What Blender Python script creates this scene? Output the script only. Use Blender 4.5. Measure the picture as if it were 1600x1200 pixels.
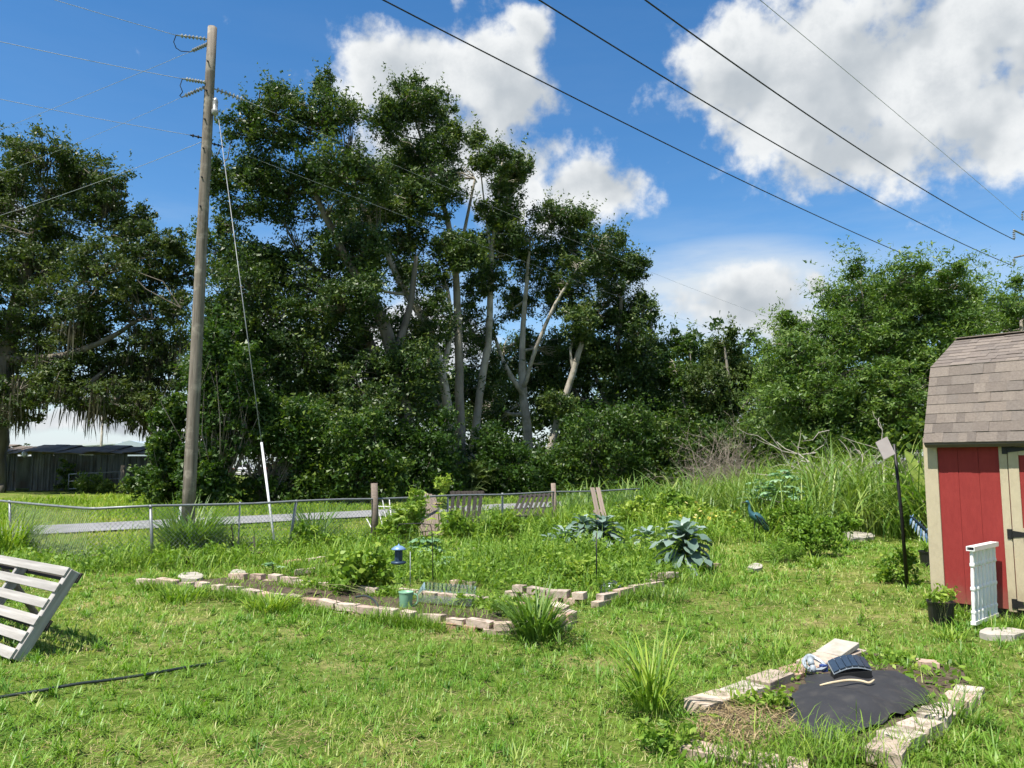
import bpy, math, random
import numpy as np
from mathutils import Vector, Matrix

for o in list(bpy.data.objects):
    bpy.data.objects.remove(o, do_unlink=True)
SC = bpy.context.scene
COL = SC.collection
random.seed(7)
RNG = np.random.default_rng(11)
R = math.radians

# ------------------------------------------------------------------ camera
FPX = 1186.0            # focal length in photograph pixels (1600 wide)
PITCH = R(6.0)
EYE = 1.6
cam_data = bpy.data.cameras.new('camera')
cam = bpy.data.objects.new('camera', cam_data)
COL.objects.link(cam)
cam.location = (0, 0, EYE)
cam.rotation_euler = (R(90) + PITCH, 0, 0)
cam_data.sensor_width = 36
cam_data.lens = 36 * FPX / 1600
cam_data.clip_start = 0.05
cam_data.clip_end = 4000
SC.camera = cam


def ray(u, v):
    x = (u - 800) / FPX
    y = (600 - v) / FPX
    return Vector((x, math.cos(PITCH) - y * math.sin(PITCH), math.sin(PITCH) + y * math.cos(PITCH)))


def at(u, v, d):
    """world point seen at photograph pixel (u, v), d metres ahead of the camera"""
    r = ray(u, v)
    return Vector((0, 0, EYE)) + r * (d / r.y)


def gp(u, v, z=0.0):
    """world point at height z seen at photograph pixel (u, v)"""
    r = ray(u, v)
    return Vector((0, 0, EYE)) + r * ((z - EYE) / r.z)


# ------------------------------------------------------------------ sky, clouds, sun
SUN = Vector((-0.30, -0.32, 0.90)).normalized()       # direction towards the sun
EL = math.asin(SUN.z)
world = bpy.data.worlds.new('World')
SC.world = world
world.use_nodes = True
world.cycles.sampling_method = 'NONE'
WT = world.node_tree
WT.nodes.clear()


def nd(t, typ, **kw):
    n = t.nodes.new(typ)
    for k, v in kw.items():
        if k == 'ins':
            for kk, vv in v.items():
                n.inputs[kk].default_value = vv
        else:
            setattr(n, k, v)
    return n


def math_n(t, op, a, b=None, c=None, clamp=False):
    n = t.nodes.new('ShaderNodeMath')
    n.operation = op
    n.use_clamp = clamp
    for i, x in enumerate((a, b, c)):
        if x is None:
            continue
        if isinstance(x, (int, float)):
            n.inputs[i].default_value = x
        else:
            t.links.new(x, n.inputs[i])
    return n.outputs[0]


def azel(u, v):
    r = ray(u, v).normalized()
    return math.atan2(r.x, r.y), math.asin(r.z)


CLOUDS = [  # photograph pixels: centre, half sizes
    (1300, 130, 230, 150), (1500, 70, 280, 190), (1150, 150, 105, 85), (1360, 240, 170, 85), (1600, 130, 190, 130),
    (640, 115, 120, 85), (775, 135, 115, 95), (845, 40, 40, 50), (710, 240, 120, 100), (800, 285, 110, 80), (910, 300, 76, 40),
    (1150, 490, 110, 40), (1280, 465, 24, 18), (1235, 530, 66, 30),
    (1490, 490, 66, 30), (150, 655, 130, 18), (460, 560, 150, 60), (640, 560, 120, 80),
]
g = bpy.data.node_groups.new('cloud_density', 'ShaderNodeTree')
g.interface.new_socket('Vector', in_out='INPUT', socket_type='NodeSocketVector')
g.interface.new_socket('Density', in_out='OUTPUT', socket_type='NodeSocketFloat')
gi = g.nodes.new('NodeGroupInput')
go = g.nodes.new('NodeGroupOutput')
dirv = gi.outputs[0]
warp = nd(g, 'ShaderNodeTexNoise', ins={'Scale': 6.0, 'Detail': 1.0, 'Roughness': 0.5})
g.links.new(dirv, warp.inputs['Vector'])
wv = nd(g, 'ShaderNodeVectorMath', operation='SUBTRACT')
wv.inputs[1].default_value = (0.5, 0.5, 0.5)
g.links.new(warp.outputs['Color'], wv.inputs[0])
ws = nd(g, 'ShaderNodeVectorMath', operation='SCALE')
ws.inputs['Scale'].default_value = 0.11
g.links.new(wv.outputs[0], ws.inputs[0])
wa = nd(g, 'ShaderNodeVectorMath', operation='ADD')
g.links.new(dirv, wa.inputs[0])
g.links.new(ws.outputs[0], wa.inputs[1])
nrm = nd(g, 'ShaderNodeVectorMath', operation='NORMALIZE')
g.links.new(wa.outputs[0], nrm.inputs[0])
sep = nd(g, 'ShaderNodeSeparateXYZ')
g.links.new(nrm.outputs[0], sep.inputs[0])
az = math_n(g, 'ARCTAN2', sep.outputs[0], sep.outputs[1])
el = math_n(g, 'ARCSINE', sep.outputs[2])
acc = None
for (cu, cv, ru, rv) in CLOUDS:
    a0, e0 = azel(cu, cv)
    a1, _ = azel(cu + ru, cv)
    _, e1 = azel(cu, cv - rv)
    dx = math_n(g, 'MULTIPLY', math_n(g, 'SUBTRACT', az, a0), 1 / abs(a1 - a0))
    dy = math_n(g, 'MULTIPLY', math_n(g, 'SUBTRACT', el, e0), 1 / abs(e1 - e0))
    q = math_n(g, 'SQRT', math_n(g, 'ADD', math_n(g, 'MULTIPLY', dx, dx), math_n(g, 'MULTIPLY', dy, dy)))
    m = math_n(g, 'SUBTRACT', 1.0, q)
    acc = m if acc is None else math_n(g, 'SMOOTH_MAX', acc, m, 0.3)
# the same kind of fair-weather clouds all over the rest of the sky
big = nd(g, 'ShaderNodeTexNoise', ins={'Scale': 2.6, 'Detail': 1.0, 'Roughness': 0.5})
g.links.new(dirv, big.inputs['Vector'])
bigm = math_n(g, 'MULTIPLY_ADD', big.outputs['Fac'], 6.0, -3.3)
offax = math_n(g, 'MULTIPLY_ADD', math_n(g, 'ABSOLUTE', az), 4.0, -2.9)       # starts beyond +-40 degrees
offel = math_n(g, 'MULTIPLY_ADD', el, 5.0, -3.4)
outside = math_n(g, 'MINIMUM', math_n(g, 'MAXIMUM', offax, offel), 1.0)
gen = math_n(g, 'MINIMUM', bigm, outside)
acc = math_n(g, 'MAXIMUM', math_n(g, 'MAXIMUM', acc, gen), -1.0)
fb = nd(g, 'ShaderNodeTexNoise', ins={'Scale': 9.0, 'Detail': 7.0, 'Roughness': 0.60})
g.links.new(dirv, fb.inputs['Vector'])
fbs = math_n(g, 'MULTIPLY_ADD', fb.outputs['Fac'], 4.2, -1.85)
g.links.new(math_n(g, 'ADD', acc, fbs), go.inputs[0])

tc = nd(WT, 'ShaderNodeTexCoord')
d0 = nd(WT, 'ShaderNodeGroup')
d0.node_tree = g
WT.links.new(tc.outputs['Generated'], d0.inputs[0])
up = nd(WT, 'ShaderNodeVectorMath', operation='ADD')
up.inputs[1].default_value = (-0.03, 0.0, 0.05)
WT.links.new(tc.outputs['Generated'], up.inputs[0])
n_here = nd(WT, 'ShaderNodeTexNoise', ins={'Scale': 9.0, 'Detail': 4.0, 'Roughness': 0.60})
WT.links.new(tc.outputs['Generated'], n_here.inputs['Vector'])
n_up = nd(WT, 'ShaderNodeTexNoise', ins={'Scale': 9.0, 'Detail': 3.0, 'Roughness': 0.60})
WT.links.new(up.outputs[0], n_up.inputs['Vector'])
cover = nd(WT, 'ShaderNodeMapRange', interpolation_type='SMOOTHSTEP')
cover.inputs['From Min'].default_value = 0.0
cover.inputs['From Max'].default_value = 0.75
WT.links.new(d0.outputs[0], cover.inputs['Value'])
# thin high cirrus low in the sky
cmap = nd(WT, 'ShaderNodeMapping')
cmap.inputs['Scale'].default_value = (2.0, 2.0, 11.0)
cmap.inputs['Rotation'].default_value = (0.12, 0.25, 0.0)
WT.links.new(tc.outputs['Generated'], cmap.inputs['Vector'])
cir = nd(WT, 'ShaderNodeTexNoise', ins={'Scale': 1.9, 'Detail': 5.0, 'Roughness': 0.62})
WT.links.new(cmap.outputs[0], cir.inputs['Vector'])
sepw = nd(WT, 'ShaderNodeSeparateXYZ')
WT.links.new(tc.outputs['Generated'], sepw.inputs[0])
lowm = nd(WT, 'ShaderNodeMapRange', interpolation_type='SMOOTHSTEP')
lowm.inputs['From Min'].default_value = 0.36
lowm.inputs['From Max'].default_value = 0.10
WT.links.new(sepw.outputs[2], lowm.inputs['Value'])
cirm = nd(WT, 'ShaderNodeMapRange', interpolation_type='SMOOTHSTEP')
cirm.inputs['From Min'].default_value = 0.36
cirm.inputs['From Max'].default_value = 0.72
WT.links.new(cir.outputs['Fac'], cirm.inputs['Value'])
hor = nd(WT, 'ShaderNodeMapRange', interpolation_type='SMOOTHSTEP')
hor.inputs['From Min'].default_value = 0.16
hor.inputs['From Max'].default_value = -0.01
hor.inputs['To Max'].default_value = 0.92
WT.links.new(sepw.outputs[2], hor.inputs['Value'])
cirf = math_n(WT, 'MULTIPLY', cirm.outputs[0], math_n(WT, 'MULTIPLY_ADD', lowm.outputs[0], 0.62, 0.02))
lit = nd(WT, 'ShaderNodeMapRange', interpolation_type='SMOOTHSTEP')
lit.inputs['From Min'].default_value = -0.7
lit.inputs['From Max'].default_value = 0.6
WT.links.new(math_n(WT, 'MULTIPLY', math_n(WT, 'SUBTRACT', n_here.outputs['Fac'], n_up.outputs['Fac']), 4.4), lit.inputs['Value'])
thick = nd(WT, 'ShaderNodeMapRange', interpolation_type='SMOOTHSTEP')
thick.inputs['From Min'].default_value = 0.55
thick.inputs['From Max'].default_value = 1.7
thick.inputs['To Min'].default_value = 1.0
thick.inputs['To Max'].default_value = 0.45
WT.links.new(d0.outputs[0], thick.inputs['Value'])
ccol = nd(WT, 'ShaderNodeMix', data_type='RGBA')
ccol.inputs[6].default_value = (0.36, 0.41, 0.46, 1)
ccol.inputs[7].default_value = (0.80, 0.82, 0.83, 1)
WT.links.new(math_n(WT, 'MULTIPLY', math_n(WT, 'MULTIPLY_ADD', lit.outputs[0], 0.75, 0.30), thick.outputs[0], clamp=True), ccol.inputs[0])
sky = nd(WT, 'ShaderNodeTexSky')
sky.sky_type = 'NISHITA'
sky.sun_disc = False
sky.sun_elevation = EL
sky.sun_rotation = math.atan2(SUN.x, SUN.y)
sky.altitude = 0
sky.air_density = 1.0
sky.dust_density = 0.1
sky.ozone_density = 2.0
bg_sky = nd(WT, 'ShaderNodeBackground')
bg_sky.inputs['Strength'].default_value = 0.096
hs = nd(WT, 'ShaderNodeHueSaturation')
hs.inputs['Saturation'].default_value = 1.30
hs.inputs['Value'].default_value = 1.0
WT.links.new(sky.outputs[0], hs.inputs['Color'])
WT.links.new(hs.outputs[0], bg_sky.inputs['Color'])
bg_cloud = nd(WT, 'ShaderNodeBackground')
bg_cloud.inputs['Strength'].default_value = 0.64
WT.links.new(ccol.outputs[2], bg_cloud.inputs['Color'])
bg_cir = nd(WT, 'ShaderNodeBackground')
bg_cir.inputs['Color'].default_value = (0.70, 0.79, 0.88, 1)
bg_cir.inputs['Strength'].default_value = 0.56
mix1 = nd(WT, 'ShaderNodeMixShader')
azw = math_n(WT, 'ARCTAN2', sepw.outputs[0], sepw.outputs[1])
elw = math_n(WT, 'ARCSINE', sepw.outputs[2])
veil = None
for (cu, cv, ru, rv, amt) in ((1140, 465, 280, 105, 1.25), (1420, 440, 300, 90, 0.5), (200, 640, 420, 90, 0.8), (560, 470, 300, 120, 0.45)):
    a0, e0 = azel(cu, cv)
    a1_, _ = azel(cu + ru, cv)
    _, e1_ = azel(cu, cv - rv)
    dx = math_n(WT, 'MULTIPLY', math_n(WT, 'SUBTRACT', azw, a0), 1 / abs(a1_ - a0))
    dy = math_n(WT, 'MULTIPLY', math_n(WT, 'SUBTRACT', elw, e0), 1 / abs(e1_ - e0))
    q = math_n(WT, 'ADD', math_n(WT, 'MULTIPLY', dx, dx), math_n(WT, 'MULTIPLY', dy, dy))
    m_ = math_n(WT, 'MULTIPLY', math_n(WT, 'SUBTRACT', 1.0, q, clamp=True), amt)
    veil = m_ if veil is None else math_n(WT, 'MAXIMUM', veil, m_)
veil = math_n(WT, 'MULTIPLY', veil, math_n(WT, 'MULTIPLY_ADD', cir.outputs['Fac'], 2.2, -0.25, clamp=True))
WT.links.new(math_n(WT, 'MAXIMUM', math_n(WT, 'MAXIMUM', cirf, hor.outputs[0]), veil), mix1.inputs[0])
WT.links.new(bg_sky.outputs[0], mix1.inputs[1])
WT.links.new(bg_cir.outputs[0], mix1.inputs[2])
mix2 = nd(WT, 'ShaderNodeMixShader')
WT.links.new(cover.outputs[0], mix2.inputs[0])
WT.links.new(mix1.outputs[0], mix2.inputs[1])
WT.links.new(bg_cloud.outputs[0], mix2.inputs[2])
wo = nd(WT, 'ShaderNodeOutputWorld')
WT.links.new(mix2.outputs[0], wo.inputs[0])

sl = bpy.data.lights.new('sun', 'SUN')
sl.energy = 5.0
sl.angle = R(0.53)
sl.color = (1.0, 0.955, 0.88)
so = bpy.data.objects.new('sun', sl)
so.rotation_euler = SUN.to_track_quat('Z', 'Y').to_euler()
so.location = (0, 0, 60)
COL.objects.link(so)

SC.view_settings.view_transform = 'Standard'
SC.view_settings.look = 'None'
SC.view_settings.gamma = 1.0
SC.view_settings.use_curve_mapping = False
SC.view_settings.exposure = 0.84
SC.render.engine = 'CYCLES'
SC.cycles.max_bounces = 4
SC.cycles.diffuse_bounces = 3
SC.cycles.glossy_bounces = 2
SC.cycles.transmission_bounces = 3
SC.cycles.transparent_max_bounces = 6
SC.cycles.use_adaptive_sampling = True
SC.cycles.adaptive_threshold = 0.03
SC.cycles.caustics_reflective = False
SC.cycles.caustics_refractive = False
SC.cycles.use_denoising = True

# ------------------------------------------------------------------ helpers
OFF = {}


class MB:
    """collects polygons (world coordinates) and builds ONE mesh object"""

    def __init__(s):
        s.v, s.f, s.t, s.n = [], [], [], 0

    def add(s, verts, faces, tint=None):
        """verts (N, K, 3); faces: list of index lists valid for one item of K vertices"""
        verts = np.asarray(verts, dtype=np.float64)
        if verts.ndim == 2:
            verts = verts[None]
        N, K, _ = verts.shape
        base = s.n + np.arange(N)[:, None] * K
        tt = np.full(N, 0.5) if tint is None else np.broadcast_to(np.asarray(tint, dtype=np.float64), (N,))
        byk = {}
        for f in faces:
            byk.setdefault(len(f), []).append(f)
        for k, fl in byk.items():
            fl = np.array(fl)
            idx = (base[:, :, None] + fl.reshape(1, -1)[:, None, :]).reshape(-1, k)
            s.f.append(idx)
            s.t.append(np.repeat(tt, len(fl)))
        s.v.append(verts.reshape(-1, 3))
        s.n += N * K
        return s

    def box(s, c, size, ax=None, ay=None, az=None):
        c = Vector(c)
        ax = Vector(ax) if ax is not None else Vector((1, 0, 0))
        ay = Vector(ay) if ay is not None else Vector((0, 1, 0))
        az = Vector(az) if az is not None else Vector((0, 0, 1))
        hx, hy, hz = (q / 2 for q in size)
        b = min(hx, hy, hz) * 0.16
        vs, fs = chamfer_box(hx, hy, hz, b)
        P = [c + ax * p[0] + ay * p[1] + az * p[2] for p in vs]
        s.add([[tuple(p) for p in P]], fs)
        return s

    def tube(s, pts, rad, sides=8, cap=True):
        pts = [Vector(p) for p in pts]
        n = len(pts)
        if isinstance(rad, (int, float)):
            rad = [rad] * n
        V = []
        prev = None
        for i, p in enumerate(pts):
            t = (pts[min(i + 1, n - 1)] - pts[max(i - 1, 0)])
            t = t.normalized() if t.length > 1e-9 else Vector((0, 0, 1))
            if prev is None:
                a = t.orthogonal().normalized()
            else:
                a = prev - t * prev.dot(t)
                a = a.normalized() if a.length > 1e-6 else t.orthogonal().normalized()
            prev = a
            b = t.cross(a)
            for k in range(sides):
                an = 2 * math.pi * k / sides
                V.append(tuple(p + (a * math.cos(an) + b * math.sin(an)) * rad[i]))
        F = []
        for i in range(n - 1):
            for k in range(sides):
                k2 = (k + 1) % sides
                F.append([i * sides + k, i * sides + k2, (i + 1) * sides + k2, (i + 1) * sides + k])
        if cap:
            F.append(list(range(sides))[::-1])
            F.append([(n - 1) * sides + k for k in range(sides)])
        s.add([V], F)
        return s

    def lathe(s, c, prof, sides=16, axis=(0, 0, 1)):
        """prof: list of (radius, height) along axis from c"""
        c = Vector(c)
        axis = Vector(axis).normalized()
        return s.tube_rings([(c + axis * h, r) for r, h in prof], axis, sides)

    def tube_rings(s, rings, axis, sides):
        a = axis.orthogonal().normalized()
        b = axis.cross(a)
        V, F = [], []
        n = len(rings)
        for p, r in rings:
            for k in range(sides):
                an = 2 * math.pi * k / sides
                V.append(tuple(p + (a * math.cos(an) + b * math.sin(an)) * max(r, 1e-4)))
        for i in range(n - 1):
            for k in range(sides):
                k2 = (k + 1) % sides
                F.append([i * sides + k, i * sides + k2, (i + 1) * sides + k2, (i + 1) * sides + k])
        F.append(list(range(sides))[::-1])
        F.append([(n - 1) * sides + k for k in range(sides)])
        s.add([V], F)
        return s

    def prism(s, poly, vec):
        """poly: list of 3D points, extruded along vec"""
        vec = Vector(vec)
        n = len(poly)
        V = [tuple(Vector(p)) for p in poly] + [tuple(Vector(p) + vec) for p in poly]
        F = [list(range(n))[::-1], list(range(n, 2 * n))]
        for i in range(n):
            j = (i + 1) % n
            F.append([i, j, n + j, n + i])
        s.add([V], F)
        return s

    def mesh(s, name, mat, off=(0, 0, 0), smooth=False):
        me = bpy.data.meshes.new(name)
        V = np.concatenate(s.v) - np.array(tuple(off))
        me.vertices.add(len(V))
        me.vertices.foreach_set('co', V.astype(np.float32).ravel())
        tot = np.concatenate([np.full(len(f), f.shape[1]) for f in s.f])
        loops = np.concatenate([f.ravel() for f in s.f])
        me.loops.add(len(loops))
        me.loops.foreach_set('vertex_index', loops.astype(np.int32))
        me.polygons.add(len(tot))
        st = np.concatenate([[0], np.cumsum(tot)[:-1]])
        me.polygons.foreach_set('loop_start', st.astype(np.int32))
        me.polygons.foreach_set('loop_total', tot.astype(np.int32))
        at_ = me.attributes.new('tint', 'FLOAT', 'FACE')
        at_.data.foreach_set('value', np.concatenate(s.t).astype(np.float32))
        me.update(calc_edges=True)
        me.polygons.foreach_set('use_smooth', np.full(len(tot), bool(smooth)))
        me.validate()
        if mat is not None:
            me.materials.append(mat)
        return me

    def build(s, name, mat, parent=None, origin=None, smooth=False, label=None, cat=None, group=None, kind=None):
        off = Vector((0, 0, 0))
        if parent is not None:
            off = OFF[parent.name]
        elif origin is not None:
            off = Vector(origin)
        me = s.mesh(name, mat, off, smooth)
        o = bpy.data.objects.new(name, me)
        COL.objects.link(o)
        if parent is not None:
            o.parent = parent
        else:
            o.location = off
        OFF[o.name] = off
        tag(o, label, cat, group, kind)
        return o


def chamfer_box(hx, hy, hz, b):
    vs, fs = [], []
    for sx in (-1, 1):
        for sy in (-1, 1):
            for sz in (-1, 1):
                vs += [(sx * hx, sy * (hy - b), sz * (hz - b)), (sx * (hx - b), sy * hy, sz * (hz - b)), (sx * (hx - b), sy * (hy - b), sz * hz)]

    def i(sx, sy, sz, k):
        return ((sx > 0) * 4 + (sy > 0) * 2 + (sz > 0)) * 3 + k
    for q in (-1, 1):
        fs.append([i(q, -1, -1, 0), i(q, 1, -1, 0), i(q, 1, 1, 0), i(q, -1, 1, 0)][::q])
        fs.append([i(-1, q, -1, 1), i(-1, q, 1, 1), i(1, q, 1, 1), i(1, q, -1, 1)][::q])
        fs.append([i(-1, -1, q, 2), i(1, -1, q, 2), i(1, 1, q, 2), i(-1, 1, q, 2)][::q])
    for a in (-1, 1):
        for c in (-1, 1):
            w = a * c
            fs.append([i(a, c, -1, 0), i(a, c, -1, 1), i(a, c, 1, 1), i(a, c, 1, 0)][::w])
            fs.append([i(a, -1, c, 2), i(a, 1, c, 2), i(a, 1, c, 0), i(a, -1, c, 0)][::-w])
            fs.append([i(-1, a, c, 1), i(1, a, c, 1), i(1, a, c, 2), i(-1, a, c, 2)][::-w])
    for a in (-1, 1):
        for c in (-1, 1):
            for e in (-1, 1):
                w = a * c * e
                fs.append([i(a, c, e, 0), i(a, c, e, 1), i(a, c, e, 2)][::w])
    return vs, fs


def tag(o, label=None, cat=None, group=None, kind=None):
    for k, v in (('label', label), ('category', cat), ('group', group), ('kind', kind)):
        if v:
            o[k] = v
    return o


def thing(name, label, cat, loc=(0, 0, 0), group=None):
    o = bpy.data.objects.new(name, None)
    o.empty_display_size = 0.1
    COL.objects.link(o)
    o.location = loc
    OFF[o.name] = Vector(loc)
    return tag(o, label, cat, group)


def piece(name, me, parent, loc, rot):
    """a small child that shares mesh data"""
    o = bpy.data.objects.new(name, me)
    COL.objects.link(o)
    o.parent = parent
    o.location = Vector(loc) - OFF[parent.name]
    o.rotation_euler = rot
    return o


def lbox(name, m, parent, c, size, ax, ay, az):
    """chamfered board as a child with its own axes, so that grain follows the board"""
    hx, hy, hz = (q / 2 for q in size)
    vs, fs = chamfer_box(hx, hy, hz, min(hx, hy, hz) * 0.16)
    me = MB().add([vs], fs).mesh(name, m)
    M = Matrix((Vector(ax).normalized(), Vector(ay).normalized(), Vector(az).normalized())).transposed()
    o = piece(name, me, parent, c, M.to_euler())
    OFF[o.name] = OFF[parent.name]
    return o


# ---- procedural materials
def nodes_of(name):
    m = bpy.data.materials.new(name)
    m.use_nodes = True
    t = m.node_tree
    t.nodes.clear()
    out = nd(t, 'ShaderNodeOutputMaterial')
    return m, t, out


def rgb(c):
    return (c[0], c[1], c[2], 1)


def mixc(t, fac, a, b, blend='MIX'):
    n = nd(t, 'ShaderNodeMix', data_type='RGBA', blend_type=blend)
    for i, x in ((0, fac), (6, a), (7, b)):
        if isinstance(x, (int, float)):
            n.inputs[i].default_value = x
        elif isinstance(x, tuple):
            n.inputs[i].default_value = rgb(x)
        else:
            t.links.new(x, n.inputs[i])
    return n.outputs[2]


def ramp(t, fac, stops):
    n = nd(t, 'ShaderNodeValToRGB')
    el_ = n.color_ramp.elements
    while len(el_) < len(stops):
        el_.new(0.5)
    for e, (p, c) in zip(el_, stops):
        e.position = p
        e.color = rgb(c)
    t.links.new(fac, n.inputs[0])
    return n.outputs[0]


def noise(t, scale, detail=4, rough=0.55, coord='Object', stretch=None, dist=0.0):
    if coord == 'World':
        c = nd(t, 'ShaderNodeNewGeometry').outputs['Position']
    else:
        c = nd(t, 'ShaderNodeTexCoord').outputs[coord]
    if stretch:
        mp = nd(t, 'ShaderNodeMapping')
        mp.inputs['Scale'].default_value = stretch
        t.links.new(c, mp.inputs['Vector'])
        c = mp.outputs[0]
    n = nd(t, 'ShaderNodeTexNoise', ins={'Scale': scale, 'Detail': detail, 'Roughness': rough, 'Distortion': dist})
    t.links.new(c, n.inputs['Vector'])
    return n.outputs['Fac']


def mat(name, c1, c2=None, rough=0.7, metal=0.0, ns=6.0, stretch=None, bump=0.0, bs=None, coord='Object', rnd=None, spec=0.35, spots=None,
        lo=0.3, hi=0.7, splash=None):
    m, t, out = nodes_of(name)
    p = nd(t, 'ShaderNodeBsdfPrincipled')
    p.inputs['Roughness'].default_value = rough
    p.inputs['Metallic'].default_value = metal
    p.inputs['Specular IOR Level'].default_value = spec
    c2 = c2 or tuple(x * 0.75 for x in c1)
    n1 = noise(t, ns, 6, 0.6, coord, stretch)
    col = ramp(t, n1, [(lo, c1), (hi, c2)])
    if rnd:
        oi = nd(t, 'ShaderNodeObjectInfo')
        rc = ramp(t, oi.outputs['Random'], [(i / max(1, len(rnd) - 1), c) for i, c in enumerate(rnd)])
        col = mixc(t, 1.0, col, rc, 'MULTIPLY')
    if spots:
        sc, scol, amt = spots
        sf = noise(t, sc, 5, 0.65, coord)
        mr = nd(t, 'ShaderNodeMapRange')
        mr.inputs['From Min'].default_value = 0.52
        mr.inputs['From Max'].default_value = 0.66
        mr.inputs['To Max'].default_value = amt
        t.links.new(sf, mr.inputs['Value'])
        col = mixc(t, mr.outputs[0], col, scol)
    if splash:
        hgt, scol, amt = splash
        tcz = nd(t, 'ShaderNodeSeparateXYZ')
        t.links.new(nd(t, 'ShaderNodeTexCoord').outputs['Object'], tcz.inputs[0])
        zz = math_n(t, 'ADD', tcz.outputs[2], math_n(t, 'MULTIPLY_ADD', noise(t, 7, 6, 0.7), 0.5, -0.25))
        mr = nd(t, 'ShaderNodeMapRange', interpolation_type='SMOOTHSTEP')
        mr.inputs['From Min'].default_value = hgt
        mr.inputs['From Max'].default_value = 0.05
        mr.inputs['To Max'].default_value = amt
        t.links.new(zz, mr.inputs['Value'])
        col = mixc(t, mr.outputs[0], col, scol)
    t.links.new(col, p.inputs['Base Color'])
    if bump:
        b = nd(t, 'ShaderNodeBump')
        b.inputs['Strength'].default_value = bump
        b.inputs['Distance'].default_value = 0.01
        t.links.new(noise(t, bs or ns * 3, 6, 0.65, coord, stretch), b.inputs['Height'])
        t.links.new(b.outputs[0], p.inputs['Normal'])
    t.links.new(p.outputs[0], out.inputs[0])
    return m


def leafmat(name, dark, mid, light, transl=0.28, rough=0.5, spec=0.3, patch=None, tcol=None):
    """foliage: colour by the per-leaf tint, thin-leaf light from behind"""
    m, t, out = nodes_of(name)
    a = nd(t, 'ShaderNodeAttribute', attribute_name='tint')
    col = ramp(t, a.outputs['Fac'], [(0.0, dark), (0.5, mid), (1.0, light)])
    if patch:
        sc, pc, amt = patch
        f = noise(t, sc, 4, 0.6, 'World')
        mr = nd(t, 'ShaderNodeMapRange', interpolation_type='SMOOTHSTEP')
        mr.inputs['From Min'].default_value = 0.45
        mr.inputs['From Max'].default_value = 0.68
        mr.inputs['To Max'].default_value = amt
        t.links.new(f, mr.inputs['Value'])
        col = mixc(t, mr.outputs[0], col, pc)
    p = nd(t, 'ShaderNodeBsdfPrincipled')
    p.inputs['Roughness'].default_value = rough
    p.inputs['Specular IOR Level'].default_value = spec
    t.links.new(col, p.inputs['Base Color'])
    tr = nd(t, 'ShaderNodeBsdfTranslucent')
    t.links.new(mixc(t, 1.0, col, tcol or (1.5, 1.6, 0.6), 'MULTIPLY'), tr.inputs['Color'])
    ms = nd(t, 'ShaderNodeMixShader')
    ms.inputs[0].default_value = transl
    t.links.new(p.outputs[0], ms.inputs[1])
    t.links.new(tr.outputs[0], ms.inputs[2])
    t.links.new(ms.outputs[0], out.inputs[0])
    return m


# ---- value noise for layout
def vnoise(x, y, scale, seed=0):
    x = np.asarray(x) * scale
    y = np.asarray(y) * scale
    xi, yi = np.floor(x).astype(np.int64), np.floor(y).astype(np.int64)
    fx, fy = x - xi, y - yi
    fx, fy = fx * fx * (3 - 2 * fx), fy * fy * (3 - 2 * fy)

    def h(a, b):
        n = (a * 374761393 + b * 668265263 + seed * 974711) & 0x7fffffff
        n = ((n ^ (n >> 13)) * 1274126177) & 0x7fffffff
        return ((n ^ (n >> 16)) & 0xffff) / 65535.0
    return (h(xi, yi) * (1 - fx) + h(xi + 1, yi) * fx) * (1 - fy) + (h(xi, yi + 1) * (1 - fx) + h(xi + 1, yi + 1) * fx) * fy


def inpoly(px, py, poly):
    px, py = np.asarray(px), np.asarray(py)
    ins = np.zeros(px.shape, bool)
    n = len(poly)
    for i in range(n):
        x1, y1 = poly[i][0], poly[i][1]
        x2, y2 = poly[(i + 1) % n][0], poly[(i + 1) % n][1]
        c = ((y1 > py) != (y2 > py)) & (px < (x2 - x1) * (py - y1) / (y2 - y1 + 1e-12) + x1)
        ins ^= c
    return ins


# ---- leaves, blades, branches
def leaves(mb, C, L, W, tint, upbias=0.5, rng=RNG, tri=False):
    """one rhombic leaf at each centre"""
    N = len(C)
    if N == 0:
        return
    nrm_ = rng.normal(size=(N, 3)) + np.array([0, 0, upbias])
    nrm_ /= np.linalg.norm(nrm_, axis=1)[:, None] + 1e-9
    a = rng.normal(size=(N, 3))
    a -= nrm_ * (a * nrm_).sum(1)[:, None]
    a /= np.linalg.norm(a, axis=1)[:, None] + 1e-9
    b = np.cross(nrm_, a)
    s = np.clip(np.exp(rng.normal(size=N) * 0.38), 0.45, 1.75)[:, None]
    l = L * s * 0.5
    w = W * s * 0.5
    if tri:
        mb.add(np.stack([C - a * l * 0.7 + b * w, C + a * l * 1.05, C - a * l * 0.7 - b * w], axis=1), [[0, 1, 2]], tint)
        return
    V = np.stack([C - a * l, C + b * w - a * l * 0.1, C + a * l, C - b * w - a * l * 0.1], axis=1)
    mb.add(V, [[0, 1, 2, 3]], tint)


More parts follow.
